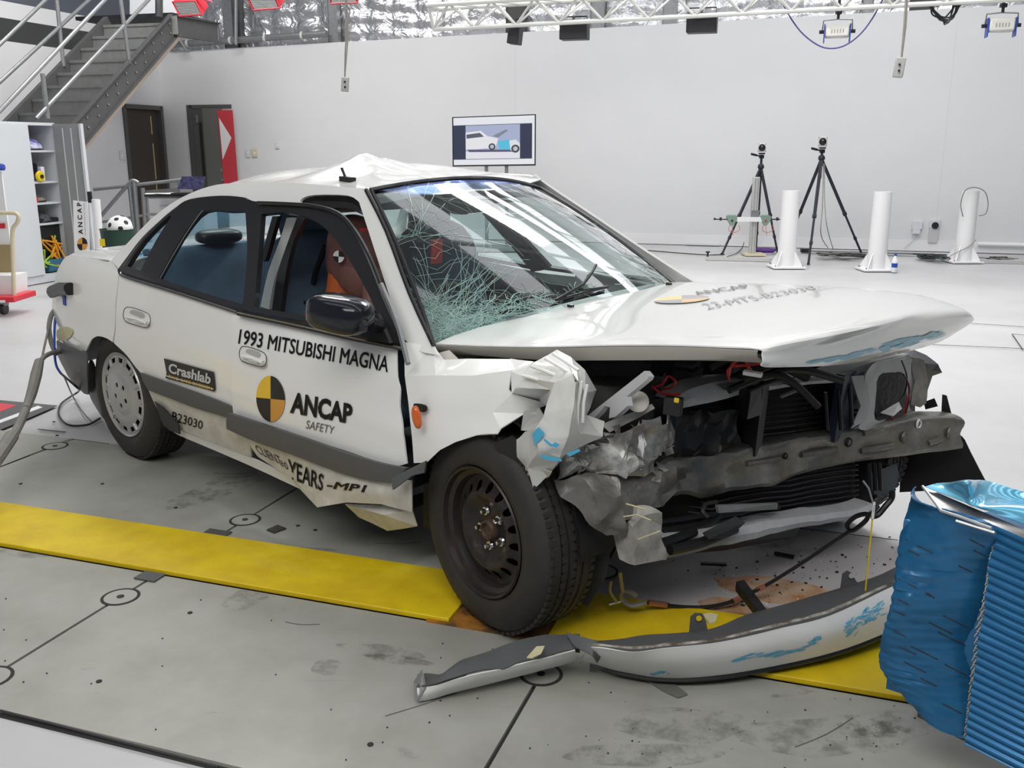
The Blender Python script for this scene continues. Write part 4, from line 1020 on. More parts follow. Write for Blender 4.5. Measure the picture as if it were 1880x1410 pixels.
# headlamp frame on the far side: ring with a dark opening
def yring(name, out, inn, y, mat, dx=-.04):
    o = [P(p.x, p.y, y=y) for p in res(out, 3)]; i = [P(p.x, p.y, y=y) for p in res(inn, 3)]
    lo = [(p.x, p.z) for p in o]; li = [(p.x, p.z) for p in i]
    return o, i
def headring():
    out = [(1588,690),(1600,668),(1640,658),(1668,654),(1676,690),(1668,740),(1676,775),(1640,786),(1600,790),(1575,785),(1592,752),(1590,720)]
    inn = [(1612,690),(1640,683),(1660,688),(1662,730),(1656,765),(1630,768),(1606,770),(1606,730)]
    base = P(1630, 720, y=.52); ux = (P(1640,720,y=.58)-P(1620,720,y=.46)).normalized()
    # plane facing forward, slightly swept
    n = Vector((1, -.12, .05)).normalized(); r3 = CARI.to_3x3()
    def pt(x, y):
        r = r3 @ ray(x, y); return EYC+r*((base-EYC).dot(n)/r.dot(n))
    e1 = Vector((.12, 1, 0)).normalized(); e2 = n.cross(e1)
    f2 = lambda L: [((pt(p.x, p.y)-base).dot(e1), (pt(p.x, p.y)-base).dot(e2)) for p in res(L, 3)]
    m2 = cdt_mesh([f2(out), f2(inn)], lambda a, b: base+e1*a+e2*b+n*.008*noise.noise(Vector((a*20, b*20, 0))), .03, None)
    obj('headlamp_panel', m2, primer, car, local=True, solid=.006, sharp=40)
    return pt
hpt = headring()
mb = MB(); mb.prism([EYC+(hpt(*p)-EYC)*1.035 for p in ((1588,665),(1680,660),(1680,785),(1590,792))], (-.02, .01, 0)); obj('headlamp_bucket', mb, darkm, car, local=True)
facets('hanging_lamp_mount', [(1545,705,.34),(1565,692,.36),(1578,722,.38),(1588,735,.40),(1578,752,.38),(1563,750,.36),(1572,733,.38)], [(0,1,2,6),(6,2,3,4,5)], galv, sub=1, amp=.002)
facets('headlamp_panel', [(1562,690,.30),(1590,688,.36),(1596,740,.38),(1590,770,.36),(1562,786,.30),(1580,745,.34)], [(0,1,2,5),(5,2,3,4)], primer, sub=2, amp=.003)
facets('white_shard', [(1616,758,.50),(1650,738,.54),(1656,750,.54),(1640,764,.50)], [(0,1,2,3)], decalw)
for pts, m in (([(1652,690),(1660,710),(1655,735),(1648,760),(1640,768),(1625,764)], redw), ([(1648,685),(1658,705),(1657,740),(1645,775)], black), ([(1645,660),(1655,690),(1650,720),(1630,745)], black)):
    mb = MB(); mb.tube([hpt(*p)+Vector((.02, 0, 0)) for p in pts], .003, 5, smooth=4); obj('lamp_wire', mb, m, car, local=True)
# far wing apron
facets('far_apron', [(1672,655,.66),(1695,662,.72),(1704,700,.74),(1700,740,.72),(1690,748,.70),(1672,742,.66),(1678,700,.68)], [(0,1,2,6),(6,2,3,4,5)], M('dirty_primer', (.30, .29, .27), .5, noise_amt=.4, nscale=18), sub=3, amp=.006, fr=18)
facets('far_wing', [(1590,640,.70),(1640,636,.80),(1670,640,.83),(1700,652,.84),(1722,668,.85),(1730,683,.85),(1712,680,.84),(1700,668,.80),(1672,656,.74),(1630,650,.66)], [(0,1,8,9),(1,2,8),(2,3,7,8),(3,4,6,7),(4,5,6)], M('wing_underside', (.13, .13, .135), .4, noise_amt=.2), sub=2, amp=.002, sharp=40)
facets('far_wing_outer', [(1700,655,.86),(1730,684,.86),(1712,690,.87),(1702,720,.88),(1698,745,.88),(1690,700,.87)], [(0,1,2,5),(5,2,3,4)], bare)
lw_ = MB(); lw_.loft([[Vector((1.2, .86, .70)), Vector((1.2, .83, .93)), Vector((1.2, .76, .955))], [Vector((2.0, .87, .70)), Vector((2.0, .83, .91)), Vector((2.0, .76, .95))], [Vector((2.75, .84, .70)), Vector((2.75, .82, .88)), Vector((2.75, .74, .93))]], 4, 3); obj('far_wing', lw_, paint, car, local=True, solid=.006)
facets('torn_clip', [(1697,738,.86),(1716,730,.87),(1722,745,.87),(1700,752,.86)], [(0,1,2,3)], black, sub=1, amp=.004)
facets('bumper_end_tab', [(1730,724,.80),(1738,726,.81),(1748,765,.82),(1728,765,.80)], [(0,1,2,3)], black)

# ---- bent bumper beam
st = [(1768,(765,774,796,821),.78), (1735,(765,772,800,826),.72), (1700,(766,774,804,830),.65), (1657,(773,783,811,836),.55), (1600,(783,793,822,843),.43), (1554,(791,800,830,849),.33), (1500,(800,808,838,861),.20), (1452,(804,814,846,874),.08), (1420,(812,824,858,889),.0), (1385,(816,832,866,895),-.08), (1343,(822,836,872,901),-.17), (1300,(836,846,876,906),-.27), (1248,(842,856,884,911),-.37), (1205,(858,872,892,912),-.47)]
st = st[::-1]
rows = [[], [], [], [], [], []]
for i, (px, ys, y) in enumerate(st):
    fold = .018 if i % 2 else 0.0
    a = [P(px, q, y=y) for q in ys]
    rows[0].append(a[0]+Vector((-.07, 0, .0))); rows[1].append(a[0]+Vector((-fold, 0, 0))); rows[2].append(a[1]+Vector((.008, 0, 0))); rows[3].append(a[2]+Vector((.010-fold, 0, 0))); rows[4].append(a[3]); rows[5].append(a[3]+Vector((-.08, 0, 0)))
mb = MB(); mb.loft(rows, 3, 4)
def crush(v):
    t = max(0, min(1, (-v.y+.15)/.5)); return v+noise.noise_vector(v*11)*.022*t+noise.noise_vector(v*5)*.006
mb.warp(crush); bb = obj('bumper_beam', mb, beamg, car, local=True, solid=.004, sharp=28)
bv2 = BVHTree.FromPolygons([v.copy() for v in mb.v], mb.f)
def Bm(px, py, o=.003):
    r = (CARI.to_3x3() @ ray(px, py)).normalized(); h = bv2.ray_cast(EYC, r); return None if h[0] is None else h[0]-r*o
# pressed bosses and holes on the beam
for (px, py, r) in ((1743,795,.014),(1660,803,.014),(1686,778,.012),(1441,837,.008),(1558,812,.012)):
    p = Bm(px, py)
    if p: mb = MB(); mb.lathe([(r*1.5,0),(r*1.2,.006),(r,.004),(r*.9,-.002)], p, (1, -.1, .1), 16); obj('beam_boss', mb, beamg if r > .0125 else (decalw if px == 1686 else darkm), bb, local=True)
for (x0, x1, y0) in ((1470,1535,829),(1580,1640,822),(1585,1620,790),(1370,1430,845),(1705,1728,808)):
    p, q = Bm(x0, y0+6), Bm(x1, y0-4)
    if p and q: mb = MB(); mb.tube([p, p.lerp(q, .5)+Vector((.004, 0, 0)), q], .011, 8); obj('beam_rib', mb, beamg, bb, local=True)
# sheared near end of the beam, folded backwards
SV = [(1020,880,-.86),(1060,872,-.84),(1120,862,-.76),(1180,864,-.62),(1240,850,-.48),
      (1035,910,-.87),(1085,905,-.84),(1140,905,-.78),(1190,905,-.62),(1245,905,-.44),
      (1075,945,-.84),(1110,950,-.82),(1150,950,-.76),(1200,940,-.62),
      (1110,985,-.80),(1150,975,-.74)]
facets('torn_beam_end', SV, [(0,1,6,5),(1,2,7,6),(2,3,8,7),(3,4,9,8),(5,6,11,10),(6,7,12,11),(7,8,13,12),(10,11,14),(11,12,15,14),(8,9,13)], beamg, sub=4, amp=.022, fr=14, sharp=26)
# torn silver lamp housing
TV = [(1050,835,-.80),(1100,800,-.76),(1160,785,-.70),(1215,790,-.60),(1240,740,-.50),
      (1030,872,-.84),(1095,850,-.80),(1150,840,-.74),(1200,840,-.62),(1232,830,-.50),(1150,880,-.76),(1205,868,-.60)]
facets('torn_lamp_housing', TV, [(0,1,6,5),(1,2,7,6),(2,3,8,7),(3,4,9,8),(6,7,10,5),(7,8,11,10)], scrap, sub=5, amp=.034, fr=16, sharp=18)
rng = random.Random(21)
for k in range(46):
    px, py = rng.uniform(1045, 1225), rng.uniform(785, 878); y = -.82+(px-1045)/180*.3; c = P(px, py, y=y-.03); s = rng.uniform(.012, .036)
    vs = [c+Vector((rng.uniform(-s, s), rng.uniform(-s, s), rng.uniform(-s, s))) for _ in range(5)]
    mb = MB(); mb.add(vs, [(0,1,2),(0,2,3),(0,3,4)]); obj('shard', mb, rng.choice([scrap, scrap, greym, decalw, beamg, chrome]), car, local=True, solid=.002, smooth=False)
for pts in ([(1172,800),(1182,795),(1186,815),(1178,840),(1168,835)], [(1165,852),(1178,848),(1180,862),(1170,868)]):
    facets('reflector_piece', [(x, y, -.70) for x, y in pts], [tuple(range(len(pts)))], chrome, sub=2, amp=.008, fr=30)
facets('crumpled_strut', [(1180,770,-.62),(1215,765,-.58),(1212,835,-.60),(1180,838,-.64)], [(0,1,2,3)], greym, sub=3, amp=.008, fr=20)
# small white folded tip under the wing
facets('folded_tip', [(963,852,-.90),(1013,866,-.92),(1008,876,-.90),(975,896,-.88)], [(0,1,2,3)], bare, sub=2, amp=.006, fr=20)
# crumpled pale chassis rail end
LV = [(1130,935,-.74),(1170,925,-.72),(1214,940,-.66),(1216,965,-.64),(1120,965,-.74),(1165,970,-.76),(1212,985,-.66),(1135,1020,-.74),(1172,1035,-.74),(1222,1028,-.62),(1185,950,-.72)]
facets('chassis_rail_end', LV, [(0,1,10,5,4),(1,2,3,10),(10,3,6,5),(4,5,8,7),(5,6,9,8)], M('pale_rail_paint', (.42, .41, .38), .4, noise_amt=.35, nscale=16), sub=3, amp=.014, fr=15, sharp=24)
for pts in ([(1135,950),(1170,945),(1195,955)], [(1172,990),(1212,975)], [(1150,925),(1186,935)]):
    mb = MB(); mb.tube([P(x, y, y=-.77) for x, y in pts], .0022, 5); obj('sealant_bead', mb, tapem, car, local=True)
# splash guard hanging behind the near front wheel
facets('splash_guard', [(1062,935,-.72),(1085,940,-.70),(1118,1018,-.68),(1112,1060,-.69),(1078,1112,-.70),(1062,1105,-.71),(1046,1075,-.72),(1060,1000,-.72)], [(0,1,2,7),(7,2,3,6),(6,3,4,5)], M('dusty_rubber_sheet', (.05, .05, .048), .6, noise_amt=.3), sub=2, amp=.006, fr=8, sharp=50)
facets('splash_guard', [(906,813,-.90),(940,800,-.90),(966,826,-.90),(950,862,-.89),(935,870,-.89)], [(0,1,2,3,4)], black, sub=1, amp=.003)
# lower cross member and pipes
lo = [((1180,990),(1185,1028),-.58),((1240,985),(1245,1020),-.48),((1300,978),(1305,1005),-.36),((1370,965),(1375,990),-.2),((1425,955),(1428,976),-.08),((1500,945),(1502,962),.12),((1560,937),(1562,952),.28),((1600,925),(1604,940),.40)]
mb = MB(); top = [P(*a, y=y) for a, b, y in lo]; bot = [P(*b, y=y) for a, b, y in lo]; mb.loft([[p+Vector((-.06, 0, 0)) for p in top], top, bot, [p+Vector((-.06, 0, 0)) for p in bot]], 2, 4); mb.rumple(.006, 12)
obj('lower_tie_bar', mb, primer, car, local=True, solid=.004, sharp=28)
for k, pts in enumerate(([(1195,960,-.5),(1245,955,-.42),(1290,948,-.33),(1365,940,-.18)], [(1215,975,-.5),(1300,960,-.33),(1340,935,-.22),(1430,930,-.05)], [(1205,1000,-.56),(1240,990,-.50),(1275,975,-.42)], [(1230,1010,-.55),(1290,995,-.42),(1350,970,-.28)])):
    mb = MB(); mb.tube([P(a, b, y=c) for a, b, c in pts], .011 if k < 2 else .016, 8, smooth=4); obj('oil_pipe', mb, black, car, local=True)
mb = MB(); mb.prism([P(1318,928,y=-.34), P(1428,924,y=-.1), P(1427,935,y=-.1), P(1320,942,y=-.34)], (-.01, 0, 0)); obj('lower_strip', mb, galv, car, local=True)
mb = MB(); mb.tube([P(1300,950,y=-.42), P(1290,938,y=-.42), P(1297,925,y=-.40), P(1318,922,y=-.38)], .007, 8, smooth=4); obj('hose', mb, black, car, local=True)
facets('black_arm', [(1300,990,-.45),(1290,978,-.45),(1350,948,-.30),(1368,960,-.28),(1340,985,-.36)], [(0,1,2,3,4)], black)
facets('cross_member', [(1225,1010,-.40),(1380,990,-.1),(1470,965,.15),(1460,985,.15),(1330,1010,-.12),(1190,1020,-.42)], [(0,1,4,5),(1,2,3,4)], black, sub=1, amp=.004)
facets('side_bracket', [(1600,868,.50),(1645,850,.58),(1650,870,.58),(1642,900,.56),(1620,912,.52),(1604,905,.48)], [(0,1,2,3,4,5)], M('bracket_slate', (.07, .08, .09), .45), sub=1, amp=.003)
for x0 in (1595, 1605, 1614):
    mb = MB(); mb.tube([P(x0, 850, y=.44), P(x0+3, 900, y=.44)], .008, 6); obj('core_tube', mb, black, car, local=True)
mb = MB(); mb.tube([P(1638,902,y=.52), P(1637,915,y=.52), P(1625,930,y=.50), P(1612,945,y=.48), P(1600,948,y=.46)], .011, 8, smooth=4); obj('hose', mb, black, car, local=True)
# dark mud guard round the far front wheel
fl = MB(); rows = []
for (a, b) in (((1742,808),(1670,820)), ((1765,800),(1675,835)), ((1782,830),(1682,860)), ((1800,865),(1690,890)), ((1816,895),(1690,915))):
    rows.append([P(*a, y=.84), P(*b, y=.80)+Vector((-.08, 0, 0))])
fl.loft(rows, 3, 2); obj('splash_guard', fl, black, car, local=True, solid=.006)

# ---- interior
def seat(cx, cy, name):
    s = ell(name, (cx-.30, cy, .80), (.10, .24, .36), fabric, car, 3.2, Matrix.Rotation(-.30, 3, 'Y'))
    ell('seat_cushion', (cx, cy, .50), (.28, .25, .10), fabric, s, 3.2); ell('headrest', (cx-.42, cy, 1.16), (.05, .12, .08), fabric, s, 3.0, Matrix.Rotation(-.2, 3, 'Y'))
seat(1.08, .36, 'front_seat'); seat(1.08, -.36, 'front_seat')
mb = MB(); mb.loft([[Vector((x, y, z)) for y in (-.66, -.3, 0, .3, .66)] for x, z in ((.55,.50),(.30,.53),(.12,.50),(-.02,.70),(-.12,.93),(-.17,.955),(-.20,.94))], 3, 3); obj('rear_bench', mb, fabric, car, local=True, solid=.03)
mb = MB(); mb.prism([Vector((-.17, -.74, .92)), Vector((-.17, .74, .92)), Vector((-.20, .74, .92)), Vector((-.37, .42, .92)), Vector((-.42, 0, .92)), Vector((-.37, -.42, .92)), Vector((-.20, -.74, .92))], (0, 0, .012)); obj('parcel_shelf', mb, shelf, car, local=True)
ell('rear_headrest', P(402, 434, y=-.30), (.055, .12, .035), black, car, 3.0)
ell('rear_headrest', P(402, 434, y=-.30)+Vector((0, .62, 0)), (.055, .12, .035), black, car, 3.0)
mb = MB(); mb.loft([[Vector((x, y, z)) for y in (-.66, -.3, 0, .3, .66)] for x, z in ((1.80,.60),(1.62,.70),(1.58,.84),(1.66,.92),(1.95,.93))], 3, 3); obj('dashboard', mb, M('dash_blue_grey', (.05, .06, .075), .7), car, local=True, solid=.02)
sw = Vector((1.45, -.36, .88)); tl = Matrix.Rotation(-.5, 3, 'Y') @ Vector((-1, 0, 0)); 
ax1 = Vector((-.85, 0, .5)).normalized(); e1 = Vector((0, 1, 0)); e2 = ax1.cross(e1)
mb = MB(); mb.tube([sw+(e1*cos(a)+e2*sin(a))*.19 for a in [2*pi*k/28 for k in range(28)]], .015, 8, closed=True); swo = obj('steering_wheel', mb, black, car, local=True)
for a in (0, pi, -pi/2): mb = MB(); mb.tube([sw, sw+(e1*cos(a)+e2*sin(a))*.185], .012, 6); obj('wheel_spoke', mb, black, swo, local=True)
ell('wheel_hub', sw, (.05, .07, .06), black, swo, 2.6)
# rear view mirror and its red tag
ell('rear_view_mirror', WS(.42, .84, -.06), (.02, .12, .035), black, car, 3)
mb = MB(); mb.box(WS(.27, .68, -.20), (.01, .05, .09)); obj('red_tag', mb, redw, car, local=True)
mb = MB(); mb.box((.3, .77, .66), (2.6, .03, .42)); obj('far_trim', mb, bootm, car, local=True)
mb = MB(); mb.grid([[r+Vector((0, 0, -.03)) for r in rr_] for rr_ in [[Vector((x, y, 1.30)) for y in (-.55, .55)] for x in (.3, .8, 1.1)]]); obj('headlining', mb, M('headlining_grey', (.35, .35, .34), .9), car, local=True)
for pts, yv in (([(505,455),(512,470),(530,480),(545,520),(560,560)], -.5), ([(597,452),(580,500),(575,520)], -.45)):
    mb = MB(); mb.tube([P(x, y, y=yv) for x, y in pts], .012, 6, smooth=4); obj('seat_belt', mb, black, car, local=True)
for px in (522, 565): pbox('belt_buckle', px, 527, -.35, (.04, .03, .04), bluepl)
mb = MB(); mb.tube([P(567+10*cos(t), 424+7*sin(t), y=.35) for t in [2*pi*k/20 for k in range(20)]], .004, 5, closed=True); obj('cable_loop', mb, black, car, local=True)

# ---- crash test dummy leaning on the pillar
dm = thing('crash_test_dummy', 'brown and orange crash test dummy leaning forward inside the open driver window', 'dummy', CARM @ Vector((1.25, -.42, .55)))
def dell(name, px, py, y, r, mat, R=None, sq=2.2, parent=dm, **k):
    c = P(px, py, y=y); mb = MB(); rows = []; seg = 24
    for i in range(13):
        th = pi*i/12-pi/2; f = lambda t: (abs(t)**(2/sq))*(1 if t >= 0 else -1)
        rows.append([c+((R or Matrix.Identity(3)) @ Vector((f(cos(th))*f(cos(2*pi*j/seg))*r[0], f(cos(th))*f(sin(2*pi*j/seg))*r[1], f(sin(th))*r[2]))) for j in range(seg+1)])
    mb.grid(rows); mb.warp(lambda v: CARM @ v); return obj(name, mb, mat, parent, sharp=60, **k)
hd = dell('head', 652, 468, -.42, (.135, .085, .155), brown, Matrix.Rotation(.12, 3, 'Y'), sq=2.7)
dell('jaw', 668, 512, -.43, (.095, .082, .070), brown, Matrix.Rotation(.25, 3, 'Y'), sq=3, parent=hd)
mb = MB()
cN = P(632, 560, y=-.42)
mb.tube([CARM @ P(638, 492, y=-.42), CARM @ P(636, 530, y=-.42), CARM @ P(632, 570, y=-.42), CARM @ P(625, 610, y=-.42)], [.075, .080, .088, .12], 16, smooth=4); obj('neck', mb, orange, dm)
dell('torso', 610, 640, -.40, (.15, .20, .20), brown)
mb = MB(); mb.tube([CARM @ P(682, 520, y=-.52), CARM @ P(684, 560, y=-.56), CARM @ P(672, 600, y=-.5)], [.035, .04, .045], 12, smooth=3); obj('arm', mb, brown, dm)
# black and white quadrant target on the head, red spots
tc_ = P(622, 471, y=-.525); r3 = CARM.to_3x3()
nv = (EYC-tc_).normalized(); nv = Vector((nv.x*.4, nv.y, nv.z*.3)).normalized(); e1 = nv.cross(Vector((0, 0, 1))).normalized(); e2 = e1.cross(nv)
for q in range(4):
    mb = MB(); poly = [tc_]+[tc_+(e1*cos(a)+e2*sin(a))*.023 for a in [pi/2*q+pi/2*k/6 for k in range(7)]]
    mb.prism([CARM @ v for v in poly], (r3 @ nv)*.002); obj('target_quadrant', mb, decalk if q % 2 else decalw, hd)
mb = MB(); mb.box(CARM @ P(652, 423, y=-.52), (.02, .02, .01)); mb.box(CARM @ P(668, 421, y=-.52), (.025, .02, .01)); obj('red_mark', mb, redw, hd)

# ---- lettering and emblems
def text_mesh(s, bold=0.0, font=None):
    cu = bpy.data.curves.new('lettering', 'FONT'); cu.body = s; cu.resolution_u = 3; cu.bevel_depth = max(0, bold); cu.bevel_resolution = 0
    o = bpy.data.objects.new('lettering', cu); COL.objects.link(o); dg = bpy.context.evaluated_depsgraph_get()
    me = bpy.data.meshes.new_from_object(o.evaluated_get(dg)); bpy.data.objects.remove(o); bpy.data.curves.remove(cu)
    V = [v.co.copy() for v in me.vertices]; F = [tuple(p.vertices) for p in me.polygons]; bpy.data.meshes.remove(me)
    x0, x1 = min(v.x for v in V), max(v.x for v in V); y0, y1 = min(v.y for v in V), max(v.y for v in V)
    return [((v.x-x0)/(x1-x0), (v.y-y0)/(y1-y0)) for v in V], F
def quadmap(c, u, v):
    bl, br_, tr, tl_ = [Vector(q) for q in c]; return (bl*(1-u)+br_*u)*(1-v)+(tl_*(1-u)+tr*u)*v
def letter(s, corners, surf, mat, parent, bold=.012, name='lettering', label=None, warp=None):
    uv, F = text_mesh(s, bold); mb = MB(); vs = []
    for u, v in uv:
        p = quadmap(corners, u, v)
        if warp: p = warp(p, u, v)
        q = surf(p.x, p.y); vs.append(q)
    if any(q is None for q in vs): return None
    mb.add(vs, F); return obj(name, mb, mat, parent, local=True, smooth=False, label=label)
def onto(*names):
    bl_ = []
    for n in names:
        o_ = bpy.data.objects[n]; bl_.append(BVHTree.FromPolygons([v.co.copy() for v in o_.data.vertices], [tuple(p.vertices) for p in o_.data.polygons]))
    def f(x, y, o=.003):
        r = (CARI.to_3x3() @ ray(x, y)).normalized(); best = None
        for b_ in bl_:
            h = b_.ray_cast(EYC, r)
            if h[0] is not None and (best is None or h[3] < best[3]): best = h
        if best is None: return S(x, y, .03)
        n = best[1]; n = n if n.dot(r) < 0 else -n
        return best[0]+n*o
    return f
fD = onto('front_door'); fR = onto('rear_door'); fK = onto('rear_door_skirt')
fS = lambda o: (lambda x, y: S(x, y, o))
letter('1993 MITSUBISHI MAGNA', [(438,631),(713,684),(717,655),(442,604)], fD, decalk, fdoor, .014)
letter('ANCAP', [(533,758),(647,779),(649,742),(537,718)], fD, decalk, fdoor, .045)
letter('SAFETY', [(562,786),(613,797),(616,783),(565,771)], fD, M('grey_lettering', (.12, .12, .12), .5), fdoor, .0)
def emblem(cx, cy, a, b, rot, surf, parent, mats):
    for q in range(4):
        mb = MB(); pts = [surf(cx, cy)]
        for k in range(9):
            t = pi/2*q+pi/2*k/8; x, y = a*cos(t), b*sin(t); pts.append(surf(cx+x, cy+y+x*rot))
        mb.add([p for p in pts], [(0, i, i+1) for i in range(1, 9)]); obj('emblem_quadrant', mb, mats[q], parent, local=True, smooth=False)
emblem(498, 732, 26.5, 42, .10, fD, fdoor, [decalo, decalk, decaly, decalk])
# plate of the test house
PO = .010
pl = sheet('sign_plate', [(301,658,1),(392,683,1),(395,712,1),(394,719,1),(304,694,1),(306,684,1)], decalk, parent=rdoor, off=PO, thick=.002, step=.05)
letter('Crashlab', [(309,684),(386,706),(388,687),(310,666)], fS(PO+.003), decalw, pl, .03)
mb = MB(); mb.add([S(x, y, PO+.0015+.002) for x, y in ((304,689),(392,713.5),(392,715),(304,690.5))], [(0,1,2,3)]); obj('white_rule', mb, decalw, pl, local=True)
letter('TWO CARE DECISION', [(309,693.5),(389,716.5),(389,710.5),(309,688)], fS(PO+.004), decaly, pl, .0)
letter('B23030', [(316,771),(372,788),(374,773),(318,755)], fK, decalk, car, .002)
dsk = bpy.data.objects['front_door_skirt']; bvs = BVHTree.FromPolygons([v.co.copy() for v in dsk.data.vertices], [tuple(p.vertices) for p in dsk.data.polygons])
def Sk(px, py, o=.006):
    r = (CARI.to_3x3() @ ray(px, py)).normalized(); h = bvs.ray_cast(EYC, r); return S(px, py, .03) if h[0] is None else h[0]-r*o
letter('CLIENT', [(474,832),(520,856),(512,838),(466,816)], Sk, decalk, dsk, -.006)
letter('-30', [(510,851),(530,864),(526,850),(508,843)], Sk, decalk, dsk, -.004)
letter('YEARS', [(530,878),(592,902),(595,872),(528,842)], Sk, decalk, dsk, .02)
letter('-MP1', [(598,896),(668,904),(674,891),(604,883)], Sk, decalk, dsk, .03)
# bonnet
greyd = M('glare_grey_decal', (.34, .34, .36), .4)  # grazing reflection over the print is put into this paler grey
letter('ANCAP', [(1282,544),(1382,529),(1366,524),(1268,539)], lambda x, y: Hd(x, y, .003), greyd, hood, .012)
letter('23-MTS-B23030', [(1300,570),(1500,532),(1488,526),(1286,560)], lambda x, y: Hd(x, y, .003), greyd, hood, -.004)
emblem(1252, 552, 51, 7, -.06, lambda x, y: Hd(x, y, .003), hood, [M('glare_orange', (.66, .45, .25), .4), greyd, M('glare_yellow', (.75, .60, .28), .4), greyd])  # emblem colours paled too, bonnet reflection painted in
# tape, camera lead box at the tail
tp = sheet('tape_patch', [(105,607),(118,600),(133,606),(130,618),(120,625),(106,624)], tapem, off=.006, thick=.003, step=.05)
mb = MB(); a = P(96, 536, y=-.855); b = P(129, 530, y=-.88); mb.tube([a, a.lerp(b, .5)+Vector((0, 0, .006)), b], .030, 10); mb.rumple(.008, 25); o = obj('tail_sensor', mb, black, car, local=True)
mb = MB(); mb.box(P(119, 552, y=-.86), (.03, .01, .045)); obj('blue_clip', mb, bluepl, car, local=True)
# ================================================================== THINGS AROUND THE CAR
bumpw = M('white_bumper_skin', (.68, .68, .67), .35, noise_amt=.06, nscale=4)
def wloft(name, rows, mat, parent, nu=3, nv=4, solid=.004, amp=0, fr=10, sharp=35, **k):
    mb = MB(); mb.loft(rows, nu, nv)
    if amp: mb.rumple(amp, fr)
    return obj(name, mb, mat, parent, solid=solid, sharp=sharp, **k), mb
bc = thing('bumper_cover', 'long torn-off white bumper cover with blue scuffs lying on the floor before the car', 'bumper', Fz(1300, 1215))
bot = [(1066,1211,.05),(1100,1222,.03),(1145,1233,.03),(1224,1244,.03),(1325,1238,.04),(1445,1217,.05),(1542,1193,.06),(1622,1163,.07),(1700,1130,.08),(1790,1085,.09)]
rdg = [(1078,1187,.13),(1105,1189,.15),(1163,1196,.16),(1217,1190,.16),(1325,1178,.16),(1434,1153,.17),(1524,1130,.17),(1629,1081,.18),(1700,1050,.18),(1790,1005,.18)]
bck = [(1085,1180,.11),(1123,1178,.12),(1181,1167,.13),(1235,1163,.13),(1300,1157,.13),(1372,1130,.14),(1470,1102,.14),(1600,1062,.15),(1690,1020,.15),(1780,975,.15)]
A = [Fz(*p) for p in bot]; B = [Fz(*p) for p in rdg]; C_ = [Fz(*p) for p in bck]
midw = [a.lerp(b, .55)+Vector((0, -.018, .008)) for a, b in zip(A, B)]
ow, owm = wloft('outer_skin', [A, midw, B], bumpw, bc, 4, 5)
wloft('inner_lining', [B, [b.lerp(c, .4)+Vector((0, 0, .004)) for b, c in zip(B, C_)], C_, [c+Vector((0, .02, -.10)) for c in C_]], clad, bc, 2, 5, amp=.002)
mb = MB(); mb.tube([b.lerp(c, .12)+Vector((0, 0, .002)) for b, c in zip(B, C_)], .006, 6, smooth=5); mb.rumple(.003, 25); obj('torn_foam_edge', mb, M('brown_white_edge', (.55, .52, .46), .7, col2=(.10, .07, .05), nscale=14), bc)
mb = MB(); mb.tube([a+Vector((0, 0, -.008)) for a in A[1:]], .007, 6, smooth=5); obj('lower_trim', mb, black, bc)
for pts in (((1265,1166),(1268,1133),(1276,1126),(1290,1127),(1296,1140),(1300,1160)), ((1542,1090),(1547,1054),(1556,1048),(1563,1052),(1577,1074),(1582,1084))):
    c = [Fz(x, y, .14) for x, y in pts]; base = (c[0]+c[-1])/2; base.z = .13
    pl_ = [Fpl(x, y, base, Vector((-.1, -1, 0)).normalized()) for x, y in pts]
    mb = MB(); mb.prism(pl_, (0, .004, 0)); t_ = obj('mounting_tab', mb, clad, bc, smooth=False)
    hc_ = Fpl(pts[2][0]+7, pts[2][1]+9, base-Vector((0, .004, 0)), Vector((-.1, -1, 0)).normalized()); mb = MB(); mb.lathe([(.008, 0), (.008, .002)], hc_, (0, -1, 0), 12); obj('tab_hole', mb, yelm if pts[0][0] < 1400 else epoxy, t_)
mb = MB(); mb.prism([Fz(1351,1068,.16), Fz(1366,1064,.16), Fz(1410,1122,.14), Fz(1394,1122,.14)], (0, 0, -.03)); obj('stay_bar', mb, darkm, bc)
# broken side wing of the bumper cover
b2 = [(768,1286,.01),(800,1281,.01),(850,1266,.02),(950,1242,.03),(1010,1226,.04),(1058,1211,.05)]
r2 = [(765,1262,.04),(800,1258,.06),(850,1243,.08),(940,1222,.09),(1000,1208,.10),(1056,1193,.12)]
k2 = [(768,1238,.03),(822,1236,.07),(856,1205,.10),(925,1184,.11),(1000,1163,.12),(1062,1168,.14)]
A2 = [Fz(*p) for p in b2]; B2 = [Fz(*p) for p in r2]; K2 = [Fz(*p) for p in k2]
wloft('broken_side_skin', [A2, [a.lerp(b, .5)+Vector((0, -.01, .006)) for a, b in zip(A2, B2)], B2], bumpw, bc, 3, 5, amp=.003, fr=14)
wloft('broken_side_lining', [B2, K2, [k_+Vector((.01, .02, -.06)) for k_ in K2]], clad, bc, 3, 5, amp=.012, fr=12)
wloft('joint_strap', [[Fz(1040,1165,.14), Fz(1090,1178,.15), Fz(1110,1190,.15)], [Fz(1056,1190,.13), Fz(1085,1205,.12), Fz(1098,1215,.08)]], clad, bc, 3, 4, amp=.01)
for pts in ([(966,1208),(985,1187),(1000,1184),(992,1200),(978,1212)], [(1290,1128),(1302,1124),(1318,1128),(1314,1142),(1300,1146)]):
    mb = MB(); mb.prism([Fz(x, y, .165 if x > 1100 else .13) for x, y in pts], (0, 0, .003)); mb.rumple(.008, 30); obj('tape_scrap', mb, tapem, bc)
ov = BVHTree.FromPolygons([v.copy() for v in owm.v], owm.f)
def Ow(px, py, o=.003):
    r = ray(px, py).normalized(); h = ov.ray_cast(EYE, r); return None if h[0] is None else h[0]-r*.006
mb = MB(); rg2 = random.Random(9)
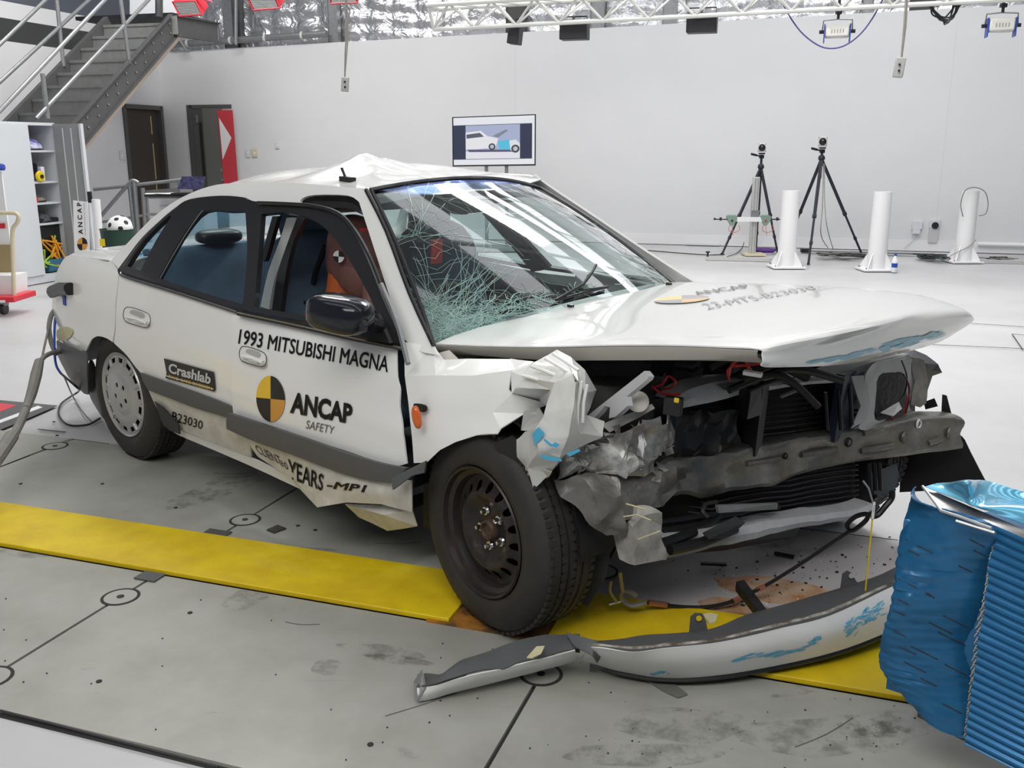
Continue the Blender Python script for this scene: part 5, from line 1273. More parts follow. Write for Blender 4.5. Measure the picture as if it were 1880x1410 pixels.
for k in range(60):
    t = rg2.random(); smear(1560+70*t+rg2.uniform(-10, 0), 1150-45*t+rg2.uniform(-16, 14)+8, rg2.uniform(6, 16), rg2.uniform(-.9, -.3), rg2.uniform(.8, 2.6), Ow)
for k in range(26):
    t = rg2.random(); smear(1345+160*t, 1213-45*t*t+rg2.uniform(-4, 4)-6*sin(t*6), rg2.uniform(14, 34), -.25, rg2.uniform(.7, 2.2), Ow)
for k in range(12): smear(1085+rg2.uniform(0, 30), 1210+rg2.uniform(-2, 14), rg2.uniform(6, 16), .5, rg2.uniform(.8, 2), Ow)
for k in range(14): smear(1180+rg2.uniform(0, 50), 1236+rg2.uniform(-3, 4), rg2.uniform(6, 18), 0, rg2.uniform(.6, 2), Ow)
obj('blue_scuffs', mb, M('cyan_transfer', (.12, .45, .66), .45), bc, kind='stuff')
mb = MB(); mb.add([Fz(757,1250,.03), Fz(775,1232,.08), Fz(780,1262,.05), Fz(765,1285,.02)], [(0,1,2,3)]); mb.rumple(.01, 30); obj('torn_end', mb, greym, bc, solid=.004)
mb = MB(); mb.prism([Fz(x, y, .004) for x, y in ((1180,1245),(1225,1248),(1262,1276),(1245,1282),(1215,1268))], (0, 0, .004)); tag(obj('plastic_scrap', mb, M('smoky_plastic', (.16, .16, .15), .2)), 'smoky flat plastic scrap on the floor in front of the bumper cover', 'debris')

# wire rope sling hanging from the front of the car
sl_ = thing('wire_rope_sling', 'dark wire rope sling with copper ferrules looped under the car front', 'rope', Fz(1400, 1090))
def wp_(x, y, z): return Fz(x, y, z)
main = [wp_(1190,1106,.05), wp_(1250,1114,.02), wp_(1300,1114,.02), wp_(1345,1104,.03), wp_(1372,1090,.04), wp_(1400,1078,.06), wp_(1470,1035,.10), wp_(1545,985,.17), wp_(1560,975,.19)]
mb = MB(); mb.tube(main, .0065, 8, smooth=6); obj('rope', mb, black, sl_)
for a, b, m_ in ((0, .18, 1), (3.0, 3.5, 1), (4.6, 5.1, 1)):
    pa = main[int(a)].lerp(main[int(a)+1], a-int(a)); pb = main[int(b)].lerp(main[min(int(b)+1, 8)], b-int(b)) if b-int(b) or True else None
    mb = MB(); mb.tube([pa, main[int(a)].lerp(main[int(a)+1], a-int(a)+.55)], .010, 8); obj('ferrule', mb, M('copper', (.55, .25, .17), .35, metal=.8), sl_)
mb = MB(); e = main[-1]; mb.tube([e, wp_(1556,962,.22), wp_(1572,948,.26), wp_(1592,944,.28), wp_(1590,955,.26), wp_(1570,972,.21), e], .008, 8, smooth=5); mb.tube([wp_(1590,948,.28), wp_(1604,940,.30), wp_(1612,930,.31)], .007, 8); obj('eye_loop', mb, black, sl_)
sh = thing('shackle', 'steel shackle and hook hanging behind the front wheel at the rope end', 'shackle', Fz(1145, 1105))
mb = MB(); mb.tube([wp_(1185,1106,.06), wp_(1160,1112,.05), wp_(1143,1102,.06), wp_(1140,1088,.09), wp_(1152,1084,.10), wp_(1168,1094,.08)], .008, 8, smooth=5); mb.tube([wp_(1122,1066,.16), wp_(1120,1085,.12), wp_(1132,1105,.07)], .005, 6, smooth=4); mb.tube([wp_(1138,1050,.20), wp_(1143,1085,.12)], .006, 6); obj('bow', mb, galv, sh)
mb = MB(); mb.tube([wp_(1118,1110,.06), wp_(1140,1104,.07)], .004, 6); obj('pin', mb, chrome, sh)

# plumb line
pb = Fz(1588, 1092, .16); mb = MB(); tp_ = Vector((pb.x, pb.y, 0)); zt_ = Fpl(1588, 940, pb, (0, -1, 0)).z; z0_ = Fpl(1587, 905, pb, (0, -1, 0)).z
pt_ = thing('yellow_tape_line', 'thin yellow measuring tape hanging from a wire hook at the car front', 'tape measure', pb)
mb.box((pb.x, pb.y, (pb.z+zt_)/2), (.004, .002, zt_-pb.z)); obj('tape_strip', mb, yellowp, pt_)
mb = MB(); mb.tube([Vector((pb.x, pb.y, zt_)), Vector((pb.x, pb.y, zt_+.02)), Vector((pb.x-.015, pb.y+.01, z0_+.01)), Vector((pb.x-.03, pb.y+.02, z0_+.03))], .003, 6); obj('wire_hook', mb, galv, pt_)
mb = MB(); mb.box((pb.x, pb.y, zt_+.005), (.007, .005, .05)); obj('clip', mb, decalw, pt_)

# crumbs under the nose
mb = MB(); rng = random.Random(4)
for k in range(170):
    px = 1230+rng.gauss(.5, .28)*420; py = 1060+rng.gauss(0, 38)-(px-1400)*.10
    if not 1180 < px < 1640: continue
    c = Fz(px, py, .006); s = .0015+.0055*rng.random()**2.5; mb.box(c, (s, s*rng.uniform(.5, 2), s*.6), Matrix.Rotation(rng.uniform(0, 3), 3, 'Z'))
for k in range(60):
    c = Fz(rng.uniform(950, 1750), rng.uniform(1180, 1400), .006); s = rng.uniform(.001, .003); mb.box(c, (s, s, s*.6))
o = obj('crash_crumbs', mb, black, smooth=False); tag(o, 'scatter of small black crumbs on the floor below the torn nose', 'debris', kind='stuff')
mb = MB()
for k in range(36):
    c = Fz(rng.uniform(1180, 1560), rng.uniform(1000, 1110), .007); s = rng.uniform(.0015, .0035); mb.box(c, (s, s, s), Matrix.Rotation(rng.uniform(0, 3), 3, 'X'))
o = obj('glass_crumbs', mb, decalw, smooth=False); tag(o, 'scatter of tiny glass crumbs glinting on the floor below the torn nose', 'debris', kind='stuff')
for i, (px, py, L, a) in enumerate(((1440, 1019, .07, -.5), (1310, 1035, .09, -.1))):
    mb = MB(); mb.box(Fz(px, py, .012), (L, .016, .008), Matrix.Rotation(a, 3, 'Z')); tag(obj('plastic_shard', mb, black), ('short black plastic shard lying right of the dark shadow under the nose', 'black plastic shard lying near the shadow edge under the nose')[i], 'debris')

# ---- blue honeycomb barrier block
ba = thing('crash_barrier', 'crushed blue aluminium honeycomb barrier block at the right edge of the frame', 'barrier', Fz(1770, 1370, .12))
bluea = M('blue_painted_aluminium', (.015, .135, .30), .32, metal=.25, coat=.2, noise_amt=.2, nscale=10)
blueb = M('blue_corrugated_aluminium', (.018, .16, .36), .3, metal=.3, coat=.2, noise_amt=.12, nscale=8)
bluel = M('light_blue_foil_sheet', (.16, .50, .72), .16, metal=.45, coat=.5)
# rows top -> bottom : left silhouette, centre edge ; both with heights
lefts = [(1682,893,.66),(1672,925,.62),(1655,985,.56),(1647,1040,.50),(1641,1090,.44),(1632,1130,.38),(1622,1165,.33),(1617,1195,.28),(1618,1222,.24),(1640,1252,.20),(1690,1292,.155),]
cents = [(1735,935,.655),(1826,965,.65),(1818,1020,.57),(1813,1060,.51),(1805,1100,.455),(1792,1145,.39),(1786,1185,.33),(1783,1225,.28),(1780,1262,.235),(1776,1310,.18),(1770,1355,.125)]
rows = []; rw = random.Random(2)
lefts2 = [Fz(*p) for p in lefts]; cents2 = [Fz(*p) for p in cents]
lf = crom(lefts2, 8); cf_ = crom(cents2, 8)
G = []
for i in range(len(lf)):
    r = []
    for j in range(13):
        t = j/12; p = lf[i].lerp(cf_[i], t)
        ph = i*pi*2/3.5
        r.append(p+Vector((-1, -.25, 0))*(.035*sin(pi*t)**.8+.0035*abs(sin(ph/2+t*2))+.004*noise.noise(Vector((i*.5, t*4, 0))))+Vector((0, 0, .004*noise.noise(Vector((i*.3, t*3, 7))))))
    G.append(r)
mb = MB(); mb.grid(G); crush_face = obj('crushed_face', mb, bluea, ba, solid=.003, sharp=22)
# thin tears in the crushed face
bvb = BVHTree.FromPolygons([v.copy() for v in mb.v], mb.f)
def Ba(px, py, o=.002):
    r = ray(px, py).normalized(); h = bvb.ray_cast(EYE, r); return None if h[0] is None else h[0]-r*o
mb = MB()
for x, y, L in ((1662,990,50),(1668,1010,20),(1648,1062,62),(1780,990,28),(1788,1010,24),(1732,1130,44),(1705,1142,44),(1722,1160,55),(1700,1090,16),(1622,1172,60),(1640,1158,24),(1672,1186,50),(1735,1220,40),(1648,1100,20),(1660,1215,40),(1730,1292,36),(1690,1245,30),(1640,1120,22),(1760,1038,24)):
    a, b_, c = Ba(x, y), Ba(x+L/2, y+L*.25), Ba(x+L, y+L*.5)
    if a and b_ and c: mb.tube([a, b_, c], .0016, 4)
obj('tears', mb, seam, crush_face, kind='stuff')
# corrugated near face, runs past the frame
rights = [Fz(1826+170, 965+62, .65), Fz(1770+150, 1355+78, .125)]
Tp, Bt = Fz(1829, 966, .65), Fz(1770, 1366, .12)
Tr, Br = Tp+(Fz(1880, 987, .65)-Tp)*2.6, Bt+(Fz(1880, 1420, .11)-Bt)*2.4
N = 220; G = []
for i in range(N+1):
    t = i/N; a = Tp.lerp(Bt, t); b = Tr.lerp(Br, t); cor = .0035*(sin(t*2*pi*27))
    G.append([a.lerp(b, j/8)+Vector((-.7, -.7, 0))*(cor+.004*sin(j/8*pi))+Vector((.008*max(0, .2-j/8)*noise.noise(Vector((t*9, 0, 0)))*5, 0, 0)) for j in range(9)])
mb = MB(); mb.grid(G); obj('corrugated_face', mb, blueb, ba, solid=.003, sharp=60)
# honeycomb core showing in the split
mb = MB(); hc = []
for i in range(46):
    t = i/45; base = cf_[int(12+t*(len(cf_)-14))]
    for j in range(3):
        c = base+Vector((.008+.012*(j+(i % 2)*.5), .03, .0))
        c = base.lerp(Tp.lerp(Bt, t*.86+.12), (j+.5*(i % 2))/3)+Vector((.012, .012, 0))
        mb.tube([c+Vector((cos(a)*.009, 0, sin(a)*.0085)) for a in [pi/3*k for k in range(6)]], .0012, 4, closed=True)
obj('honeycomb', mb, alum, ba, kind='stuff')
mb = MB(); mb.grid([[cf_[i]+Vector((.03, .03, 0)) for i in range(8, len(cf_), 6)], [Tp.lerp(Bt, min(1, i/len(cf_)))+Vector((.05, .01, 0)) for i in range(8, len(cf_), 6)]]); obj('core_back', mb, black, ba)
# top plates and foil cover
mb = MB(); mb.loft([[Fz(1698,895,.655), Fz(1760,922,.655), Fz(1850,960,.655), Fz(1990,1018,.655)], [Fz(1727,938,.64), Fz(1770,950,.64), Fz(1826,966,.648), Fz(1960,1025,.64)]], 3, 4); obj('top_plate', mb, M('dull_silver_plate', (.16, .16, .16), .3, metal=.8), ba, solid=.004)
mb = MB(); mb.tube([Fz(1694,893,.665), Fz(1728,938,.655), Fz(1760,948,.655), Fz(1820,970,.655)], .0035, 6); mb.tube([Fz(1755,956,.65), Fz(1826,978,.645)], .003, 6); obj('bright_edge', mb, alum, ba)
ft = [[Fz(1698,894,.66), Fz(1760,918,.665), Fz(1790,930,.665), Fz(1880,962,.665), Fz(1990,1005,.665)],
      [Fz(1720,888,.672), Fz(1768,906,.68), Fz(1792,928,.668), Fz(1880,929,.69), Fz(1990,960,.69)],
      [Fz(1745,886,.675), Fz(1775,884,.72), Fz(1800,905,.68), Fz(1880,925,.66), Fz(1990,940,.67)],
      [Fz(1772,884,.67), Fz(1790,882,.68), Fz(1815,884,.68), Fz(1880,903,.68), Fz(1990,925,.68)]]
mb = MB(); mb.loft(ft, 6, 6); obj('foil_cover', mb, bluel, ba, solid=.002, sharp=60)
mb = MB(); pl1 = [Fz(1690,1292,.155), Fz(1770,1357,.12), Tr.lerp(Br, 1)]; ctr = (Fz(1826,965,.65)+Vector((.5, .25, 0)))
back = [Vector((ctr.x+.1, ctr.y-.5, 0)), Vector((ctr.x+.1, ctr.y+.2, 0))]
mb.prism([Vector((q.x+.03, q.y+.03, .16)) for q in (lefts2[8], cents2[-1], Br)]+[Vector((1.75, 1.45, .16)), Vector((1.75, 2.25, .16))], (0, 0, .44)); obj('inner_block', mb, blueb, ba)
mb = MB(); mb.prism([Vector((q.x+.01, q.y+.03, .10)) for q in (lefts2[-1], cents2[-1], Br)]+[Vector((1.75, 1.45, .10)), Vector((1.75, 2.2, .10))], (0, 0, .06)); mb.box((1.7, 1.8, .055), (.3, .3, .10)); obj('lower_plate', mb, clad, ba)

# ---- leads at the tail
tl1 = thing('cable_bundle', 'thick grey sleeved cable bundle hanging from the car tail to the left edge', 'cable', Fz(40, 830))
def TC(px, py, d): return EYE+ray(px, py).normalized()*d
def dcable(pts, r, m, parent, name='lead', n=8): mb = MB(); mb.tube([TC(*p) for p in pts], r, n, smooth=5); return obj(name, mb, m, parent)
dcable([(118,566,5.50),(98,572,5.52),(90,600,5.5),(95,632,5.45),(104,650,5.40)], .012, cablegrey, tl1)
dcable([(112,646,5.40),(95,648,5.3),(80,656,5.2),(72,668,5.15)], .012, cablegrey, tl1)
dcable([(90,600,5.5),(84,625,5.4),(76,662,5.2)], .006, cablegrey, tl1)
dcable([(72,664,5.15),(66,690,5.05),(58,722,4.95),(48,750,4.85)], [.022,.027,.024,.018], cablegrey, tl1, 'sleeve', 10)
dcable([(52,738,4.9),(42,765,4.8),(30,790,4.65),(22,803,4.55)], .019, cablegrey, tl1, 'sleeve', 10)
dcable([(22,800,4.55),(10,818,4.45),(-12,850,4.3)], .028, cablegrey, tl1, 'sleeve', 10)
tl2 = thing('black_lead', 'thin black leads looping from the car tail down onto the floor', 'cable', Fz(150, 780))
dcable([(108,570,5.5),(101,590,5.48),(100,640,5.4),(103,670,5.38),(112,686,5.36)], .006, bluepl, tl2)
mb = MB(); mb.tube([TC(112,686,5.36), TC(140,710,5.25), Fz(145,718,.05), Fz(130,728,.01), Fz(112,742,.008), Fz(108,762,.008), Fz(125,780,.008), Fz(160,780,.008), Fz(184,768,.008)], .006, 6, smooth=5); obj('lead', mb, black, tl2)
mb = MB(); mb.tube([TC(118,692,5.3), Fz(135,730,.02), Fz(155,760,.008), Fz(170,776,.008)], .004, 6, smooth=5); obj('lead', mb, cablegrey, tl2)
# ================================================================== BACKGROUND
# ---- steel stair along the left wall
sdir = -Wn; sr = Vector((-4.83, 13.5, 0))
st_ = thing('staircase', 'grey steel open-tread staircase with galvanised handrails climbing along the left wall', 'staircase', sr+Wn*3.6)
def SP(px, py, off=0): return Fpl(px, py, sr-Wd*off, Wd)
R0, R1 = SP(150, 236), SP(318, 44)
sl_dir = (R1-R0).normalized(); bot_ = R0-sl_dir*((R0.z-.1)/sl_dir.z); perp = Vector((0, 0, 1)).cross(Wd).cross(Wd)
nz = sl_dir.cross(Wd).normalized(); nz = nz if nz.z > 0 else -nz
Wst = 1.0
strm = M('dark_grey_stringer', (.105, .105, .108), .5, metal=.2, noise_amt=.1)
for off in (0, Wst):
    a, b = bot_-Wd*off, R1-Wd*off
    mb = MB(); mb.beam(a, b, .012, .30, nz); mb.beam(a+nz*.14+Wd*.03*(1 if off == 0 else -1), b+nz*.14+Wd*.03*(1 if off == 0 else -1), .06, .014, nz); mb.beam(a-nz*.15, b-nz*.15, .08, .014, nz); obj('stringer', mb, strm, st_)
mb = MB(); mb.beam(bot_-nz*.180-Wd*.02, R1-nz*.180, .085, .045, nz); obj('stringer_underside', mb, M('tan_primer', (.30, .25, .20), .6), st_)
nst = 17
for k in range(nst):
    t = (k+.7)/nst; c = bot_.lerp(R1, t)-Wd*Wst/2
    mb = MB(); mb.box(c+Vector((0, 0, .03)), (Wst-.03, .27, .035), Matrix((Wd, sdir, Vector((0, 0, 1)))).transposed()); mb.box(c-sdir*.12+Vector((0, 0, -.075)), (Wst-.03, .010, .21), Matrix((Wd, sdir, Vector((0, 0, 1)))).transposed())
    obj('tread', mb, stairm, st_)
for k in range(10):
    for dz_ in (.05, -.05):
        c = R0.lerp(R1, (k+.5)/10)+nz*dz_+sl_dir*dz_*.6+Wd*.01; mb = MB(); mb.lathe([(.014, 0), (.014, .012), (.008, .016)], c, Wd, 8); obj('bolt', mb, galv, st_)
def hr(off, px0, py0, px1, py1, name='handrail', r=.024):
    a, b = SP(px0, py0, off), SP(px1, py1, off); mb = MB(); mb.tube([a, b], r, 10); return obj(name, mb, galv, st_)
hr(0, 66, 218, 280, -8); hr(0, -30, 235, 200, -8)
hr(Wst, -40, 187, 172, -8); hr(Wst, -40, 120, 92, -8)
for x0, y0, x1, y1, off in ((238,118,220,-10,0), (88,218,78,135,0), (117,122,103,-10,Wst)):
    hr(off, x0, y0, x1, y1, 'post', .026)
# landing beam running right from the stair head
a = R1+Vector((0, 0, -.02)); b = BW(402, 52, 1.6); b.z = a.z
mb = MB(); mb.beam(a, b, .012, .26); mb.beam(a+Vector((0, 0, .13)), b+Vector((0, 0, .13)), .10, .014); mb.beam(a-Vector((0, 0, .13)), b-Vector((0, 0, .13)), .10, .014); lb = obj('landing_beam', mb, strm, st_)
mb = MB(); mb.box(a+Vector((.02, -.03, 0)), (.10, .02, .24)); mb.box(b-Vector((.05, .03, 0)), (.10, .02, .24)); obj('end_plate', mb, stairm, st_)
mb = MB(); la = R1-Wd*1.6+Vector((0, 0, .12)); mb.prism([R1+Vector((0, 0, .10)), R1-Wd*1.6+Vector((0, 0, .10)), R1-Wd*1.6+sdir*1.0+Vector((0, 0, .10)), R1+sdir*1.0+Vector((0, 0, .10))], (0, 0, .05)); obj('landing_plate', mb, darkm, st_)
mb = MB(); mb.prism([SP(195, 28, .9)+sdir*.5, SP(285, 25, .1)+sdir*.5, SP(285, -90, .1)+sdir*.5, SP(195, -90, .9)+sdir*.5], sdir*.05); obj('landing_panel', mb, cabm, st_)
mb = MB(); mb.tube([SP(292, 32), SP(292, -40)], .05, 8); obj('post', mb, colm, st_)

# ---- open steel cabinet
CA = Fz(97, 516)
def CP(px, py, off=0): return Fpl(px, py, CA+Wd*off, Wd)
cb = thing('steel_cabinet', 'tall white steel cabinet at the left with one door open on loaded shelves', 'cabinet', CA)
tn = (CP(66, 380)-CA).dot(Wn); tf = (CP(112, 380)-CA).dot(Wn)-.02; zt = CP(75, 225).z; dp = .46
def cbox(mb, ta, tb, oa, ob, za, zb): mb.prism([CA*1+Wn*ta+Wd*oa-Vector((0, 0, CA.z))+Vector((0, 0, za)), CA+Wn*tb+Wd*oa+Vector((0, 0, za)), CA+Wn*tb+Wd*ob+Vector((0, 0, za)), CA+Wn*ta+Wd*ob+Vector((0, 0, za))], (0, 0, zb-za))
tL = tn+1.3
mb = MB(); cbox(mb, tf-.02, tL, -dp, 0.0, zt-.03, zt); cbox(mb, tf-.02, tL, -dp, 0, 0, .09); cbox(mb, tf-.02, tf, -dp, 0, .09, zt-.03); cbox(mb, tL-.02, tL, -dp, 0, .09, zt-.03); cbox(mb, tf, tL, -dp, -dp+.015, .09, zt-.03); cbox(mb, tn-.01, tn+.01, -dp, 0, .09, zt-.03)
obj('carcass', mb, cabm, cb, smooth=False)
mb = MB(); cbox(mb, tn, tL, 0.0, .02, .09, zt-.02); obj('closed_door', mb, cabm, cb, smooth=False)
shz = [CP(x, y).z for x, y in ((59,276),(64,334),(69,373),(74,411))]
for z in shz:
    mb = MB(); cbox(mb, tf, tn-.01, -dp+.015, -.01, z-.02, z); obj('shelf_board', mb, cabm, cb, smooth=False)
dq = [FY(x, y, CA.y-Wn.y*0+.0) for x, y in ((104,226),(156,226))]
hx = CA+Wn*tf; e_ = FY(158, 300, hx.y-.12); dd = Vector((e_.x-hx.x, e_.y-hx.y, 0)); L_ = dd.length; dd.normalize(); dn = Vector((dd.y, -dd.x, 0)); Rd = Matrix((dd, dn, Vector((0, 0, 1)))).transposed()
mb = MB(); mb.box(hx+dd*L_/2+Vector((0, 0, (zt+.09)/2)), (L_, .02, zt-.11), Rd); do = obj('open_door', mb, cabg, cb)
for q in (.33, .62): mb = MB(); mb.box(hx+dd*L_*q+dn*.012+Vector((0, 0, (zt+.09)/2)), (.012, .006, zt-.2), Rd); obj('door_rib', mb, cabm, do)
mb = MB(); mb.box(hx+dd*(L_-.01)+dn*.01+Vector((0, 0, (zt+.09)/2)), (.03, .04, zt-.11), Rd); obj('door_edge', mb, cabm, do)
mb = MB(); mb.box(FY(165, 362, hx.y-.2), (.04, .03, .12)); obj('latch', mb, black, do)
# items on the shelves
def cpt(q, z, off=-.15): return CA+Wn*(tf+(tn-tf)*q)+Wd*off+Vector((0, 0, z))
def helmet(name, c, r, m, lab, cat='helmet'):
    mb = MB(); pr = [(r*cos(a), r*.9*sin(a)) for a in [pi/2*k/8 for k in range(9)]]; mb.lathe(pr, c, (0, 0, 1), 24, cap=False); t = thing(name, lab, cat, c); obj('shell', mb, m, t)
    mb = MB(); mb.tube([c+Vector((cos(2*pi*k/24)*r, sin(2*pi*k/24)*r, .008)) for k in range(24)], .008, 6, closed=True); obj('rim_band', mb, black, t); return t
helmet('helmet', cpt(.55, shz[0]+.005), .13, M('blue_white_helmet', (.55, .55, .68), .3, col2=(.06, .05, .40), nscale=14), 'blue and white patterned helmet on the top shelf of the cabinet')
o_ = obj('cap_box', MB().box(cpt(.62, shz[0]+.20, -.28), (.20, .18, .16), Rl), black, bevel=.05); tag(o_, 'round black case behind the helmet on the top shelf', 'case')
mb = MB(); mb.lathe([(.05,0),(.06,.02),(.05,.04)], cpt(.72, shz[1]+.055, -.02), Wd, 16); t = thing('tape_measure', 'yellow tape measure reel on the second shelf of the cabinet', 'tape measure', cpt(.72, shz[1])); obj('reel', mb, yellowp, t)
mb = MB(); mb.lathe([(.02,0),(.02,.05)], cpt(.72, shz[1]+.055, -.015), Wd, 12); obj('hub', mb, black, t)
tag(obj('dark_box', MB().box(cpt(.6, shz[1]+.10, -.25), (.2, .2, .18), Rl), black, bevel=.01), 'black box behind the yellow reel on the second shelf', 'box')
tag(obj('white_carton', MB().box(cpt(.42, shz[1]+.08, -.08), (.05, .05, .15), Rl), decalw, bevel=.006), 'small white carton beside the yellow reel on the second shelf', 'box')
helmet('small_bag', cpt(.5, shz[2]+.004), .085, M('patterned_bag', (.35, .30, .25), .6, col2=(.04, .05, .04), nscale=25), 'patterned small bag on the third shelf of the cabinet', 'bag')
tag(obj('red_box', MB().box(cpt(.85, shz[2]+.03, -.06), (.06, .05, .05), Rl), redm, bevel=.006), 'small red box on the third shelf of the cabinet', 'box')
helmet('tool_bag', cpt(.45, shz[3]+.004), .11, M('dark_tool_bag', (.03, .035, .05), .6, col2=(.12, .12, .14), nscale=22), 'dark heap of a tool bag on the fourth shelf', 'bag')
tag(obj('crate', MB().box(cpt(.5, .42, -.24), (.38, .36, .52), Rl), M('crate_black', (.012, .012, .014), .6), bevel=.01), 'large black crate at the bottom of the cabinet', 'crate')
t = thing('orange_strap', 'tangle of orange and yellow straps hanging at the cabinet bottom', 'strap', cpt(.7, .1, 0)); rng = random.Random(8)
for k in range(9):
    mb = MB(); p = [cpt(rng.uniform(.1, .95), rng.uniform(.14, .50), rng.uniform(-.05, .03)) for _ in range(4)]; mb.tube(p, .010, 5, smooth=5); obj('strap', mb, M('strap_orange', (.75, .32, .02), .6) if k % 3 else M('strap_lime', (.35, .55, .05), .6), t)
tag(obj('blue_bag', MB().box(cpt(.4, .17, -.1), (.3, .25, .14), Rl).rumple(.02, 9), M('teal_cloth', (.03, .13, .20), .8), bevel=.02), 'dark teal cloth bag on the cabinet floor', 'bag')

# ---- banner and white tube leaning on the open door
bn = thing('pull_up_banner', 'narrow white banner with vertical lettering and a quadrant emblem by the cabinet', 'banner', FY(150, 520, 9.7))
def BP(px, py, o=0): return FY(px, py, 9.7-o)
mb = MB(); mb.prism([BP(134,368), BP(161,371), Vector((BP(166,520).x, 9.7, 0)), Vector((BP(137,520).x, 9.7, 0))], (0, .01, 0)); obj('banner_sheet', mb, decalw, bn)
def bletter(s, c, m, o, bold=.02):
    uv, F = text_mesh(s, bold); mb = MB(); mb.add([BP(*quadmap(c, u, v), o) for u, v in uv], F); return obj('lettering', mb, m, bn, smooth=False)
bletter('A N C A P', [(152.5,430),(149.5,372),(141,372),(144,430)], decalk, .004)
bletter('Crash testing for safety', [(158.5,432),(155.5,372),(152.5,372),(155.5,432)], M('pale_grey_print', (.3, .3, .3), .5), .004, 0)
for q in range(4):
    mb = MB(); mb.add([BP(151,448,.004)]+[BP(151+9.5*cos(a), 448+12*sin(a), .004) for a in [pi/2*q+pi/2*k/6 for k in range(7)]], [(0, i, i+1) for i in range(1, 7)]); obj('emblem_quadrant', mb, [decalo, decalk, decalo, decalk][q], bn, smooth=False)
tb = thing('cardboard_tube', 'tall white cardboard tube standing right of the banner', 'tube', FY(183, 520, 9.8)); mb = MB(); mb.tube([FY(176, 366, 9.8), FY(188, 520, 9.8)], .042, 16); obj('tube_body', mb, decalw, tb)

# ---- green bin and ball
gb = thing('green_bin', 'dark green round bin with yellow print holding a spotted ball', 'bin', FY(226, 520, 9.4)); c = FY(226, 520, 9.4); c.z = 0; zt2 = FY(226, 420, 9.4).z
mb = MB(); mb.lathe([(.13,0),(.165,zt2-.01),(.175,zt2),(.165,zt2),(.15,zt2-.06),(.12,.02)], c, (0, 0, 1), 28, cap=False); obj('bin_body', mb, greenbin, gb)
mb = MB(); mb.box(c+Vector((-.10, -.145, zt2-.12)), (.05, .01, .07)); obj('yellow_mark', mb, yellowp, gb)
bl_ = thing('spotted_ball', 'white ball with black patches resting in the dark green bin', 'ball', c+Vector((0, 0, zt2)))
bcn = FY(220, 419, 9.4); rb_ = .125; mb = MB(); mb.lathe([(rb_*sin(pi*k/14), -rb_*cos(pi*k/14)) for k in range(15)], bcn, (0, 0, 1), 28, cap=False); obj('ball_shell', mb, decalw, bl_)
for k in range(22):
    th = 2.4*k; z = 1-2*(k+.5)/22; r = math.sqrt(1-z*z); n = Vector((r*cos(th), r*sin(th), z)); mb = MB(); mb.lathe([(.026, -.003), (.020, .001)], bcn+n*rb_, n, 6); obj('black_patch', mb, decalk, bl_)

# ---- ramp railing in front of the doors
rr_t = thing('ramp_railing', 'galvanised pipe railing with a sloping handrail in front of the doors', 'railing', FY(245, 470, 12.0))
def RP(px, py, Y=12.0): return FY(px, py, Y)
for pts, r in (([(172,348),(335,330)], .022), ([(186,396),(236,338),(246,332),(254,336)], .024), ([(186,408),(285,392)], .018), ([(238,342),(252,470)], .026), ([(246,334),(258,470)], .03), ([(262,345),(270,470)], .026), ([(330,332),(338,470)], .026)):
    mb = MB(); mb.tube([RP(*p) for p in pts], r, 10, smooth=3 if len(pts) > 2 else 0); obj('rail_pipe', mb, galv, rr_t)
mb = MB(); mb.prism([RP(262,350,12.1), RP(330,345,12.1), RP(336,470,12.1), RP(268,470,12.1)], (0, .02, 0)); obj('infill_panel', mb, M('mesh_grey', (.22, .22, .22), .6), rr_t)

# ---- drawer unit with laptop
du = thing('drawer_unit', 'light grey drawer unit with a dark top near the railing', 'drawer unit', FY(300, 480, 11.0)); Y0 = 11.0
c0 = FY(300, 480, Y0); x0_ = FY(270, 370, Y0).x; x1_ = FY(372, 370, Y0).x; z1_ = FY(300, 361, Y0).z
mb = MB(); mb.box(((x0_+x1_)/2, Y0+.25, z1_/2), (x1_-x0_, .5, z1_)); obj('carcass', mb, cabg, du)
mb = MB(); mb.box(((x0_+x1_)/2, Y0+.24, z1_+.012), (x1_-x0_+.03, .54, .022)); obj('top', mb, darkm, du)
for k in range(3):
    mb = MB(); mb.box((x0_+.21, Y0-.008, z1_-.10-k*.2), (.38, .016, .17)); dr_ = obj('drawer_front', mb, M('drawer_grey', (.42, .42, .43), .5), du, bevel=.004)
    mb = MB(); mb.tube([(x0_+.15, Y0-.03, z1_-.10-k*.2), (x0_+.27, Y0-.03, z1_-.10-k*.2)], .006, 6); obj('pull', mb, galv, dr_)
lp_ = thing('laptop', 'open laptop with a purple screen standing on the drawer unit', 'laptop', (x0_+.4, Y0+.2, z1_+.025))
s0_, s1_, s2_, s3_ = [FY(x, y, Y0+.1+(.06 if y < 335 else 0)) for x, y in ((325,347),(371,348),(376,324),(334,324))]
mb = MB(); mb.prism([s0_, s1_, s2_, s3_], (0, .012, 0)); sc1 = obj('screen', mb, M('laptop_screen', (.05, .045, .14), .4, col2=(.008, .008, .025), nscale=24), lp_)
mb = MB(); mb.box(((s0_.x+s1_.x)/2, Y0+.0, z1_+.035), (s1_.x-s0_.x, .24, .02)); obj('keyboard_base', mb, black, lp_)
mb = MB(); mb.box((x0_+.10, Y0+.1, z1_+.03), (.28, .2, .006), Matrix.Rotation(.3, 3, 'Z')); mb.box((x0_+.25, Y0+.05, z1_+.034), (.2, .25, .006), Matrix.Rotation(-.5, 3, 'Z')); tag(obj('papers', mb, decalw, kind='stuff', smooth=False), 'loose white papers on the drawer unit in front of the laptop', 'papers', kind='stuff')

